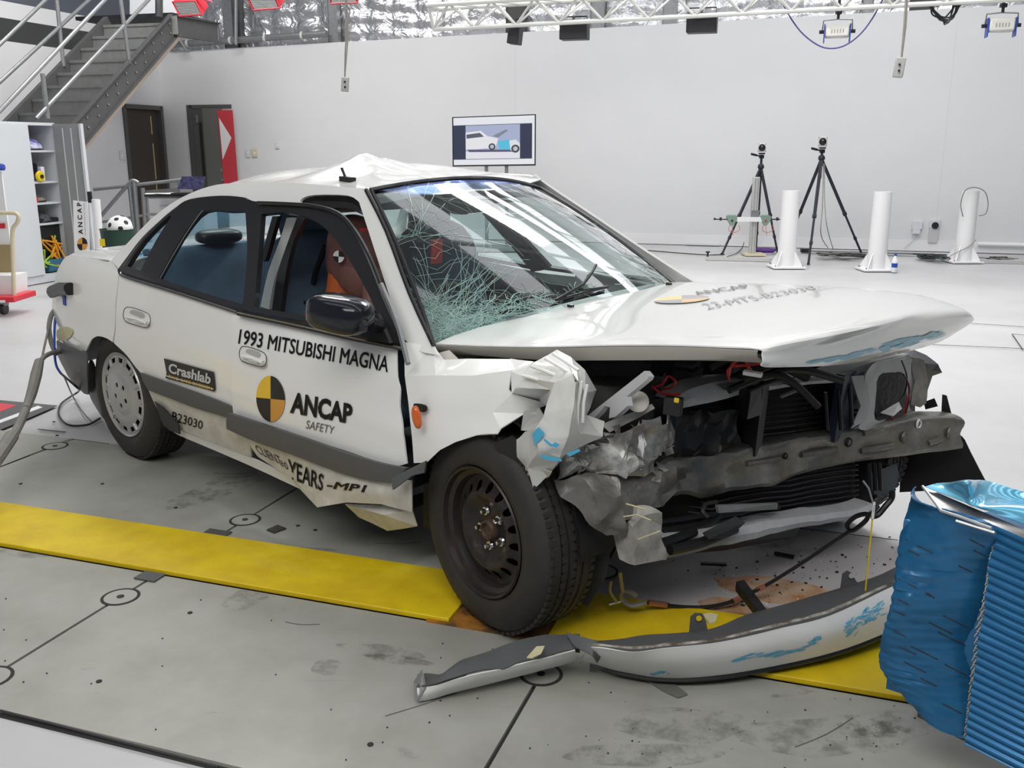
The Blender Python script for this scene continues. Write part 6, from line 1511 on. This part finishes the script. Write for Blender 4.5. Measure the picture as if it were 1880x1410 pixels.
# ---- trolley and boards at the left edge
Yt = 8.3
tr = thing('platform_trolley', 'red platform trolley with a cream tube handle at the left edge', 'trolley', FY(5, 560, Yt))
mb = MB(); mb.tube([FY(-30,391,Yt), FY(20,391,Yt), FY(31,393,Yt), FY(34,400,Yt), FY(31,410,Yt), FY(23,425,Yt), FY(24,480,Yt), FY(26,545,Yt)], .018, 10, smooth=4); obj('handle', mb, cream, tr)
mb = MB(); a_ = FY(-60, 560, Yt); b_ = FY(36, 545, Yt); mb.box(((a_.x+b_.x)/2, Yt+.1, b_.z-.01), (b_.x-a_.x, .4, .05)); obj('platform', mb, redm, tr, bevel=.008)
mb = MB(); mb.box((FY(12,550,Yt).x, Yt-.105, FY(12,550,Yt).z), (.08, .01, .02)); obj('white_label', mb, decalw, tr)
wz = FY(10, 572, Yt); mb = MB(); mb.lathe([(.05,-.02),(.055,0),(.05,.02)], Vector((wz.x, Yt-.02, .056)), (1, 0, 0), 18); obj('castor', mb, black, tr); mb = MB(); mb.box((wz.x, Yt-.02, .11), (.07, .06, .05)); obj('castor_fork', mb, galv, tr)
t = thing('sign_board', 'white sign board with a red stripe standing on the trolley, left edge', 'board', FY(0, 445, Yt+.25)); mb = MB(); mb.prism([FY(-60,315,Yt+.3), FY(2,315,Yt+.3), FY(19,448,Yt+.3), FY(-60,448,Yt+.3)], (0, .02, 0)); obj('board_panel', mb, decalw, t); mb = MB(); mb.prism([FY(-30,412,Yt+.295), FY(9,410,Yt+.295), FY(10,419,Yt+.295), FY(-30,421,Yt+.295)], (0, -.004, 0)); obj('red_stripe', mb, redm, t)
tag(obj('brown_board', MB().prism([FY(-60,449,Yt+.27), FY(22,449,Yt+.27), FY(23,504,Yt+.27), FY(-60,505,Yt+.27)], (0, .03, 0)), card), 'brown cardboard sheet on the trolley below the sign board', 'board')
tag(obj('white_box', MB().prism([FY(-60,506,Yt+.05), FY(24,506,Yt+.05), FY(25,541,Yt+.05), FY(-60,541,Yt+.05)], (0, .25, 0)), decalw), 'white box on the trolley platform behind the cream handle', 'box')
tag(obj('blue_bottle_cap', MB().lathe([(.03,0),(.04,.02),(.035,.05),(.01,.06)], FY(2, 313, Yt+.3), (0, 0, 1), 14), bluepl), 'small blue cap on top of the sign board at the left edge', 'cap')

# ---- screen on a stand
Ys = 13.6
tv = thing('television', 'flat screen on a stand showing a picture of a crashing car', 'screen', FY(907, 420, Ys))
q = [FY(830,215,Ys), FY(984,209.5,Ys), FY(983.5,304,Ys), FY(831,306,Ys)]
mb = MB(); mb.prism(q, (0, .06, 0)); obj('housing', mb, black, tv, smooth=False)
def TVp(u, v, o=.002):
    return (q[0].lerp(q[1], u)).lerp(q[3].lerp(q[2], u), v)+Vector((0, -o, 0))
def tvpoly(name, pts, col, es, o):
    m = M('screen_'+name, (.01, .01, .01), .4, emit=col, estr=es); mb = MB(); mb.add([TVp(u, v, o) for u, v in pts], [tuple(range(len(pts)))]); return obj(name, mb, m, tv, smooth=False)
tvpoly('display', [(.015,.02),(.985,.02),(.985,.97),(.015,.97)], (.93, .95, 1), 1.0, .003)
tvpoly('picture_border', [(.015,.17),(.955,.17),(.955,.86),(.015,.86)], (.02, .03, .08), 1, .006)
tvpoly('picture', [(.16,.18),(.81,.18),(.81,.85),(.16,.85)], (.50, .56, .80), .9, .009)
tvpoly('picture_floor', [(.16,.70),(.81,.70),(.81,.85),(.16,.85)], (.90, .90, .97), 1, .011)
tvpoly('picture_shadow', [(.18,.66),(.76,.68),(.74,.72),(.20,.71)], (.10, .09, .18), 1, .012)
tvpoly('picture_car', [(.16,.32),(.34,.29),(.42,.40),(.55,.45),(.52,.62),(.48,.66),(.40,.64),(.30,.66),(.16,.66)], (.92, .92, .97), 1, .014)
tvpoly('picture_windows', [(.17,.36),(.33,.33),(.38,.41),(.17,.44)], (.10, .11, .17), 1, .016)
tvpoly('picture_bonnet', [(.48,.40),(.64,.28),(.67,.30),(.55,.43)], (.25, .27, .35), 1, .016)
tvpoly('picture_barrier', [(.55,.50),(.68,.48),(.69,.68),(.56,.66)], (.10, .60, .85), 1, .016)
tvpoly('picture_trolley', [(.68,.50),(.76,.48),(.81,.56),(.81,.70),(.70,.70)], (.85, .88, .92), 1, .014)
for uc, vc, r_, lab in ((.475,.61,.042,'picture_wheel'), (.755,.66,.05,'picture_wheel')):
    tvpoly(lab, [(uc+r_*cos(a), vc+r_*1.6*sin(a)) for a in [2*pi*k/16 for k in range(16)]], (.06, .06, .09), 1, .018); tvpoly('picture_rim', [(uc+r_*.55*cos(a), vc+r_*.9*sin(a)) for a in [2*pi*k/16 for k in range(16)]], (.6, .62, .68), 1, .020)
for px in (893, 930):
    mb = MB(); c = FY(px, 300, Ys+.1); mb.box((c.x, c.y, c.z/2), (.05, .04, c.z)); obj('stand_leg', mb, galv, tv)
mb = MB(); c = FY(911, 300, Ys+.1); mb.box((c.x, c.y, .03), (.7, .5, .05)); obj('stand_foot', mb, galv, tv)

# ---- bollards
def bollard(px, py, topy, label, w=60, tw=.105):
    c = Fz(px, py); c.y += .12; zt3 = FY(px, topy, c.y).z
    t = thing('bollard', label, 'bollard', c, 'white steel bollards by the back wall')
    mb = MB(); mb.lathe([(tw*1.06,.02),(tw*1.04,.3),(tw,zt3-.05),(tw,zt3)], c, (0, 0, 1), 28, cap=False); mb.lathe([(tw,zt3),(tw*.88,zt3),(tw*.88,zt3-.06)], c, (0, 0, 1), 28, cap=False); obj('post', mb, whitem, t)
    mb = MB(); mb.lathe([(tw*.88,zt3-.03),(.001,zt3-.03)], c, (0, 0, 1), 28, cap=False); obj('post_cap', mb, cabm, t)
    mb = MB(); mb.box(c+Vector((0, 0, .012)), (.40, .34, .024)); obj('base_plate', mb, whitem, t, bevel=.005)
    for k in range(4):
        d = Vector((cos(k*pi/2+.78), sin(k*pi/2+.78), 0)); a = c+d*tw+Vector((0, 0, .024)); mb = MB(); mb.prism([a, a+d*.12, a+d*.10+Vector((0, 0, .03)), a+Vector((0, 0, .19))], d.cross(Vector((0, 0, 1)))*.012); obj('gusset', mb, whitem, t)
        mb = MB(); mb.lathe([(.014,0),(.014,.018)], c+Vector((cos(k*pi/2)*.0+(.16 if k in (0, 1) else -.16), (.13 if k in (0, 3) else -.13), .022)), n=6); obj('anchor_bolt', mb, galv, t)
    return t
bollard(1448, 493, 350, 'white bollard standing in front of the two tripods')
bollard(1615, 498, 352, 'white bollard with the water bottle at its foot')
b3 = bollard(1775, 483, 350, 'rightmost white bollard with a thin cable looped over it')
cb3 = Fz(1775, 483); Yb = cb3.y+.0
mb = MB(); mb.tube([FY(x, y, Yb) for x, y in ((1768,398),(1764,375),(1772,350),(1790,344),(1808,352),(1814,372),(1810,392),(1797,396))], .006, 6, smooth=4); mb.tube([FY(x, y, Yb) for x, y in ((1792,440),(1780,452),(1760,462),(1745,470))], .005, 5, smooth=4); tag(obj('looped_cable', mb, cablegrey), 'thin grey cable looped over the rightmost white bollard', 'cable')
# bottle
cbt = Fz(1641, 500); bt = thing('water_bottle', 'clear plastic water bottle with a blue cap beside the middle bollard', 'bottle', cbt)
mb = MB(); mb.lathe([(.03,.002),(.034,.01),(.034,.13),(.030,.15),(.014,.185),(.013,.20)], cbt, n=18); obj('bottle_body', mb, M('clear_bottle', (.78, .8, .84), .15), bt)
mb = MB(); mb.lathe([(.0345,.06),(.0345,.11)], cbt, n=18, cap=False); obj('label_sleeve', mb, bluepl, bt); mb = MB(); mb.lathe([(.016,.198),(.016,.222)], cbt, n=14); obj('bottle_cap', mb, bluepl, bt)

# ---- tripods with cameras
def tripod(head, apex, feet, label, lens_r=.034):
    Yh = Fz(*feet[0]).y*.34+Fz(*feet[1]).y*.33+Fz(*feet[2]).y*.33; ap = FY(*apex, Yh); hp = FY(*head, Yh); ap.x = hp.x = (ap.x+hp.x)/2
    t = thing('tripod', label[0], 'tripod', Vector((ap.x, ap.y, 0)))
    for f in feet:
        g = Fz(*f); mid = ap.lerp(g, .55); mb = MB(); d = (g-ap).normalized(); mb.tube([ap, mid], .022, 8); mb.tube([mid, ap.lerp(g, .99)], .015, 8); lg = obj('leg', mb, tripm, t)
        for q_ in (.55, .8): mb = MB(); mb.tube([ap.lerp(g, q_)-d*.02, ap.lerp(g, q_)+d*.02], .028 if q_ < .6 else .022, 8); obj('leg_lock', mb, tripm, lg)
        mb = MB(); mb.lathe([(.02,0),(.014,.03)], Vector((g.x, g.y, .0)), n=10); obj('foot', mb, black, lg)
    mb = MB(); mb.tube([ap+Vector((0, 0, -.25)), ap, Vector((ap.x, ap.y, hp.z-.13))], .017, 10); obj('centre_column', mb, tripm, t)
    mb = MB(); mb.lathe([(.03,-.02),(.045,0),(.045,.02),(.03,.05)], ap, n=12); obj('shoulder', mb, tripm, t)
    mb = MB(); hh = Vector((ap.x, ap.y, hp.z-.12)); mb.box(hh, (.06, .06, .05)); mb.box(hh+Vector((0, 0, .04)), (.08, .07, .02)); hd_ = obj('pan_head', mb, black, t, bevel=.006)
    mb = MB(); mb.tube([hh, hh+Vector((-.14, -.06, .03))], .010, 8); mb.tube([hh+Vector((-.08, -.04, .018)), hh+Vector((-.16, -.07, .035))], .016, 8); obj('pan_handle', mb, black, hd_)
    cam_ = thing('high_speed_camera', label[1], 'camera', hp-Vector((0, 0, .07)))
    Rc = Matrix.Rotation(-math.atan2(hp.x, hp.y), 3, 'Z'); fwd = Rc @ Vector((0, -1, 0)); mb = MB(); mb.box(hp, (.115, .16, .12), Rc); obj('body', mb, M('camera_grey_white', (.66, .66, .64), .45), cam_, bevel=.008)
    mb = MB(); mb.lathe([(.046,0),(.046,.05),(.040,.055),(.040,.04)], hp+fwd*.08, fwd, 20); ln = obj('lens', mb, black, cam_); mb = MB(); mb.lathe([(.030,0),(.001,.004)], hp+fwd*.125, fwd, 16, cap=False); obj('lens_glass', mb, gloss, ln)
    for sx in (-1, 1):
        for sz in (-1, 1): mb = MB(); mb.lathe([(.006,0),(.006,.004)], hp+Rc @ Vector((sx*.05, -.08, sz*.053)), fwd, 6); obj('screw', mb, galv, cam_)
    return t
tripod((1398,271), (1398,308), ((1325,468),(1388,456),(1428,466)), ('shorter black tripod behind the aluminium measuring column', 'grey boxed camera on the shorter tripod, left of the other camera'))
tripod((1510,260), (1509,292), ((1484,486),(1585,473),(1440,462)), ('taller black tripod right of the leftmost bollard', 'grey boxed camera on the taller tripod'))
# ---- aluminium measuring column with crossbar
ac = Fz(1380, 468); al = thing('measuring_stand', 'aluminium column stand with a crossbar and two green light units', 'stand', ac)
ztp = FY(1380, 325, ac.y).z
mb = MB(); mb.box(ac+Vector((0, 0, ztp/2)), (.085, .085, ztp)); pr_ = obj('column', mb, alum, al, bevel=.006)
for sx in (-.02, .02): mb = MB(); mb.box(ac+Vector((sx, -.044, ztp/2)), (.008, .004, ztp-.05)); obj('column_groove', mb, cabg, pr_)
mb = MB(); mb.box(ac+Vector((.02, 0, .012)), (.28, .28, .024)); obj('base_plate', mb, cream, al)
zc_ = FY(1380, 402, ac.y).z; xl, xr = FY(1312, 402, ac.y).x, FY(1440, 402, ac.y).x
mb = MB(); mb.box(((FY(1350, 402, ac.y).x+FY(1402, 402, ac.y).x)/2, ac.y-.07, zc_), (FY(1402, 402, ac.y).x-FY(1350, 402, ac.y).x, .05, .06)); obj('crossbar', mb, decalw, al)
mb = MB(); mb.box(ac+Vector((0, -.05, FY(1380, 392, ac.y).z-ac.z)), (.10, .03, .09)); obj('clamp_block', mb, galv, al)
mb = MB(); mb.tube([(xl, ac.y-.07, zc_), (xr, ac.y-.07, zc_)], .008, 8); ro = obj('rod', mb, black, al)
for px in (1312, 1323, 1427, 1439): mb = MB(); c = FY(px, 402, ac.y-.07); mb.tube([c-Vector((.012, 0, 0)), c+Vector((.012, 0, 0))], .024 if px in (1323, 1427) else .015, 10); obj('rod_knob', mb, black, ro)
for px in (1344, 1406):
    mb = MB(); mb.prism([FY(px+dx, 403+dy, ac.y-.10) for dx, dy in ((-10,-6),(-7,-8),(7,-8),(10,-5),(9,2),(2,11),(-2,11),(-7,3))], (0, .06, 0)); gu = obj('green_unit', mb, greenm, al, bevel=.004)
    mb = MB(); mb.lathe([(.014,0),(.012,.012)], FY(px, 405, ac.y-.10), (0, -1, 0), 10); obj('dial', mb, redm if px > 1400 else black, gu)
    mb = MB(); mb.tube([FY(px+dx, 403+dy, ac.y-.08) for dx, dy in ((-4,10),(-6,20),(4,24),(14,18),(12,10))], .005, 5, smooth=4); mb.tube([FY(px+dx, 403+dy, ac.y-.08) for dx, dy in ((0,10),(1,22),(2,30))], .004, 5); obj('orange_lead', mb, M('orange_lead', (.60, .18, .10), .5), gu)
mb = MB(); mb.beam(Fz(1296, 474, .02), Fz(1462, 478, .02), .05, .035); tag(obj('floor_rail', mb, alum), 'low aluminium rail on the floor in front of the measuring stand', 'rail')
mb = MB(); c = Fz(1299, 474, 0); mb.lathe([(.02,0),(.012,.03),(.012,.07),(.03,.075),(.03,.09)], c, n=12); tag(obj('levelling_foot', mb, black), 'black levelling screw at the left end of the floor rail', 'screw')
# cables
t = thing('purple_cable_coil', 'purple cable coiled on the floor beside the measuring stand', 'cable', Fz(1405, 464)); c = Fz(1404, 463, .01)
for k in range(5): mb = MB(); mb.tube([c+Vector((cos(a)*(.12+.012*k), sin(a)*(.10+.01*k), .008+.008*k)) for a in [2*pi*j/20 for j in range(20)]], .008, 6, closed=True); obj('turn', mb, purple, t)
def pile(label, x0, x1, y0, y1, n, seed, mats, hz_=.07):
    bs = lambda x: 447.5+19/700*(x-1180)
    rg = random.Random(seed); t = thing('cable_pile', label, 'cables', Fz((x0+x1)/2, bs((x0+x1)/2)+y1))
    for k in range(n):
        xs_ = [rg.uniform(x0, x1) for _ in range(5)]; p = [Fz(x, bs(x)+rg.uniform(y0, y1), rg.uniform(.012, hz_)) for x in xs_]; mb = MB(); mb.tube(p, rg.uniform(.005, .009), 5, smooth=5); obj('cable', mb, rg.choice(mats), t)
    return t
tealc = M('teal_cable', (.02, .07, .08), .5)
pile('dark tangle of cables on the floor between the taller tripod and its right leg', 1500, 1590, 7, 13, 14, 1, [black, black, tealc, cablegrey])
p2 = pile('dark bundle of cables and adapters left of the rightmost bollard', 1685, 1742, 6, 13, 10, 2, [black, tealc, black])
pile('thin cables lying along the foot of the back wall', 1470, 1740, 4.5, 6, 7, 3, [black, cablegrey], .03)
pile('loose cables on the floor right of the rightmost bollard', 1795, 1875, 6, 11, 5, 6, [cablegrey, black], .02)
for i, (px, py, s_, m_, lab) in enumerate(((1478, 460, (.12, .08, .05), black, 'black power adapter between the bollard and the tall tripod'), (1708, 470, (.12, .10, .06), M('dark_brown_box', (.05, .04, .035), .6), 'dark brown adapter box among the cables at the wall'), (1733, 472, (.09, .05, .03), cabm, 'small white power board left of the rightmost bollard'))):
    tag(obj('power_adapter', MB().box(Fz(px, py, s_[2]/2), s_), m_, bevel=.006), lab, 'adapter')
mb = MB(); mb.tube([Fz(x, y, .008) for x, y in ((1180,459),(1240,464),(1300,468),(1330,467))], .008, 6, smooth=4); tag(obj('floor_cable', mb, black), 'long black cable on the floor behind the bonnet, left of the measuring stand', 'cable')
mb = MB(); mb.tube([FY(1512,300,12.4), FY(1510,380,12.3), FY(1507,430,12.3), Fz(1520,455,.03)], .006, 6, smooth=4); mb.tube([FY(1514,300,12.4), FY(1514,370,12.3), FY(1519,420,12.3), Fz(1530,458,.03)], .005, 6, smooth=4); tag(obj('camera_leads', mb, cablegrey), 'two thin grey leads hanging down inside the taller tripod', 'cable')
mb = MB(); mb.tube([Fz(x, y, .01) for x, y in ((1335,471),(1350,466),(1362,456))]+[FY(1366, 445, ac.y)], .006, 6, smooth=4); tag(obj('stand_lead', mb, black), 'short black lead curling from the measuring stand to the floor', 'cable')
# outlets
for px, py, dark, lab in ((1684, 413, 0, 'white power outlet low on the back wall with a plug'), (1716, 411, 1, 'white outlet with a round black socket low on the back wall')):
    mb = MB(); mb.box(BW(px, py, .02), (.14, .04, .12), Rw); t = obj('outlet', mb, cabm, bevel=.006); tag(t, lab, 'outlet')
    if dark: mb = MB(); mb.lathe([(.048,0),(.044,.02),(.03,.02)], BW(px+1, py+3, .04), Wn, 18); obj('socket', mb, black, t)
    else: mb = MB(); mb.box(BW(px-2, py+12, .05), (.10, .05, .06), Rw); obj('plug', mb, cabm, t)
mb = MB(); mb.box(BW(1713, 432, .02), (.12, .04, .20), Rw); tag(obj('cable_duct', mb, M('duct_grey', (.5, .5, .52), .5)), 'pale grey duct below the black socket', 'duct')
mb = MB(); mb.tube([BW(1681,428,.06), BW(1676,440,.04), BW(1660,455,.04)], .005, 5, smooth=4); tag(obj('plug_lead', mb, cabm), 'white lead drooping from the plugged outlet', 'cable')
mb = MB(); mb.tube([BW(1795,448,.05), BW(1990,453,.05)], .025, 8); tag(obj('skirting_conduit', mb, whitem), 'white conduit along the wall right of the rightmost bollard', 'conduit')
mb = MB(); mb.beam(Fz(1800, 479, .02), Fz(1990, 483, .02), .06, .03); tag(obj('floor_channel', mb, alum), 'metal channel on the floor right of the rightmost bollard', 'rail')
mb = MB(); mb.box(BW(1290, 449, .05), (.5, .06, .02), Rw); tag(obj('cable_cover', mb, cabm), 'thin white cable cover at the wall foot left of the tripods', 'cover')

# ---- truss with speakers, lamps, hanging controls
OT = 3.2
def TP(px, py, o=OT): return BW(px, py, o)
tr_ = thing('lighting_truss', 'white triangular lighting truss along the top of the picture', 'truss', TP(1300, 30))
A0, A1 = TP(796, 54), TP(1940, -5); up_ = Vector((0, 0, 1)); hT = TP(790, 13).z-A0.z
ch = [(A0, A1), (A0+up_*hT+Wn*.17, A1+up_*hT+Wn*.17), (A0+up_*hT-Wn*.17, A1+up_*hT-Wn*.17)]
for a, b in ch: mb = MB(); mb.tube([a, b], .026, 8); obj('chord', mb, trussm, tr_)
nb = 13
for k in range(nb):
    for j in (1, 2):
        a = ch[0][0].lerp(ch[0][1], k/nb); b = ch[j][0].lerp(ch[j][1], (k+.5)/nb); c = ch[0][0].lerp(ch[0][1], (k+1)/nb)
        mb = MB(); mb.tube([a, b], .014, 6); obj('lattice_bar', mb, trussm, tr_); mb = MB(); mb.tube([b, c], .014, 6); obj('lattice_bar', mb, trussm, tr_)
    a = ch[1][0].lerp(ch[1][1], (k+.5)/nb); b = ch[2][0].lerp(ch[2][1], (k+1)/nb) if k < nb-1 else ch[2][1]; mb = MB(); mb.tube([a, b], .012, 6); obj('lattice_bar', mb, trussm, tr_)
for k in (0,):
    for (a, b) in ((0, 1), (1, 2), (2, 0)): mb = MB(); mb.tube([ch[a][0], ch[b][0]], .02, 6); obj('end_bar', mb, trussm, tr_)
for k, (px, py, w, h, o, lab) in enumerate(((946, 64, .14, .22, 3.0, 'smallest black speaker, leftmost below the truss'), (1055, 57, .33, .20, 3.0, 'wide black speaker under the truss above the screen'), (1289, 43, .34, .21, 3.0, 'wide black speaker under the truss left of the blue cable loop'))):
    c = TP(px, py, o); t = thing('speaker', lab, 'speaker', c); mb = MB(); mb.box(c, (w, .2, h), Rw @ (Matrix.Rotation(.12, 3, 'Y') if k == 0 else Matrix.Identity(3))); obj('speaker_box', mb, M('speaker_black', (.02, .02, .025), .5), t, bevel=.01)
    mb = MB(); mb.tube([c+Wd*(-w*.45)+up_*h*.4, c+Wd*(-w*.45)+up_*(h*.8), c+Wd*(w*.45)+up_*(h*.8), c+Wd*(w*.45)+up_*h*.4], .008, 6); q0 = ch[0][0]+(ch[0][1]-ch[0][0])*((c-ch[0][0]).dot(Wd)/(ch[0][1]-ch[0][0]).dot(Wd)); mb.tube([c+up_*(h*.8), q0], .012, 6); obj('bracket', mb, black, t)
def studio(px, py, rodtop, lab):
    c = TP(px, py, 3.0); t = thing('studio_lamp', lab, 'lamp', c)
    mb = MB(); mb.box(c, (.25, .16, .13), Rw); obj('housing', mb, M('lamp_cream', (.62, .61, .57), .45), t, bevel=.02)
    for sx in (-1, 1): mb = MB(); mb.box(c+Wd*sx*.135+Vector((0, 0, -.02)), (.012, .15, .19), Rw); obj('barn_door', mb, bluepl if sx < 2 else black, t); mb = MB(); mb.tube([c+Wd*sx*.14, c+Wd*sx*.19], .02, 8); obj('yoke_knob', mb, black, t)
    mb = MB(); mb.tube([c+Wd*-.16+Vector((0, 0, .0)), c+Wd*-.15+Vector((0, 0, .12)), c+Vector((0, 0, .13)), c+Wd*.15+Vector((0, 0, .12)), c+Wd*.16], .009, 6); obj('yoke', mb, galv, t)
    mb = MB(); mb.tube([c+Vector((0, 0, .13)), c+Vector((0, 0, .34))], .016, 8); mb.box(c+Vector((0, 0, .20)), (.06, .05, .04)); obj('spigot', mb, black, t)
    for k in range(5): mb = MB(); mb.box(c-Wd*.06+Wd*.03*k+Wn*.082, (.012, .004, .04), Rw); obj('vent_slot', mb, cabg, t)
studio(1537, 58, 12, 'cream studio lamp hanging inside the blue cable loop'); studio(1838, 47, 12, 'cream studio lamp hanging at the top right corner')
mb = MB(); mb.tube([TP(x, y, 3.1) for x, y in ((1430,-10),(1445,22),(1470,58),(1500,82),(1525,89),(1552,83),(1580,62),(1604,30),(1624,-8))], .009, 6, smooth=5); tag(obj('blue_cable', mb, M('dark_blue_cable', (.06, .06, .22), .5)), 'dark blue cable hanging in a wide loop from the truss', 'cable')
mb = MB(); rg = random.Random(12)
for k in range(7): mb.tube([TP(1702+rg.uniform(0, 12), 8, 3.1), TP(1712+rg.uniform(0, 20), rg.uniform(25, 42), 3.1), TP(1735+rg.uniform(0, 15), rg.uniform(30, 44), 3.1), TP(1750+rg.uniform(0, 15), 8, 3.1)], .009, 6, smooth=5)
mb.tube([TP(1720, 10, 3.1), ch[0][0]+(ch[0][1]-ch[0][0])*((TP(1720, 10, 3.1)-ch[0][0]).dot(Wd)/(ch[0][1]-ch[0][0]).dot(Wd))], .02, 6); tag(obj('cable_tangle', mb, black, kind='stuff'), 'black knot of cables tied to the truss left of the corner lamp', 'cables', kind='stuff')
for (pts, bx, lab) in (([(634,-10),(636,70),(634,95),(633,143)], (633.5, 155, .085, .17), 'grey hanging control box on a cable above the car roof'), ([(1664,-10),(1660,50),(1655,108)], (1651, 124, .10, .20), 'grey hanging control box on a twisted cable at the right')):
    o3 = 3.6; t = thing('pendant_control', lab, 'control box', TP(bx[0], bx[1], o3)); mb = MB(); mb.tube([TP(x, y, o3) for x, y in pts], .011, 6); mb.tube([TP(x+3, y, o3) for x, y in pts[:-1]]+[TP(*pts[-1], o3)], .007, 6); obj('lead', mb, cablegrey, t)
    mb = MB(); mb.box(TP(bx[0], bx[1], o3), (bx[2], .06, bx[3]), Rw @ Matrix.Rotation(.1, 3, 'Y')); bo = obj('box', mb, M('box_grey', (.33, .33, .32), .5), t, bevel=.01)
    for q_ in (-.03, .03): mb = MB(); mb.lathe([(.012,0),(.012,.01)], TP(bx[0], bx[1], o3+.035)+Vector((0, 0, q_)), Wn, 10); obj('button', mb, black, bo)
for (c4, lab, yk) in (([(317,4),(360,2),(372,27),(331,30)], 'red floodlight with a ribbed face beside the stair head', (388, 2)), ([(455,-4),(507,-4),(514,15),(466,19)], 'second red floodlight from the stair, cut by the top edge', (518, -6)), ([(606,-14),(655,-14),(657,5),(608,7)], 'third red floodlight from the stair, barely in frame', (664, -10))):
    o4 = 3.4; t = thing('red_floodlight', lab, 'floodlight', TP(*c4[0], o4)); f = [TP(x, y, o4) for x, y in c4]; f[2] -= Wn*-.0; n4 = Wn
    mb = MB(); mb.prism(f, up_*.12-Wn*.14); obj('housing', mb, redm, t, smooth=False)
    mb = MB(); mb.tube([v+Wn*.01 for v in f], .012, 6, closed=True); obj('bezel', mb, redm, t)
    cc = (f[0]+f[1]+f[2]+f[3])/4; mb = MB()
    mb.add([cc.lerp(v, .9)+Wn*.012 for v in f], [(0,1,2,3)]); gr = obj('louvre', mb, alum, t)
    for k in range(9): mb = MB(); a = f[0].lerp(f[3], (k+1)/10)+Wn*.016; b = f[1].lerp(f[2], (k+1)/10)+Wn*.016; mb.tube([a.lerp(b, .06), a.lerp(b, .94)], .004, 5); obj('louvre_bar', mb, cabg, gr)
    mb = MB(); mb.tube([f[1]+up_*.05, TP(*yk, o4), TP(yk[0]-6, yk[1]-20, o4)], .02, 8); obj('yoke', mb, M('pink_red_enamel', (.75, .12, .20), .4), t)
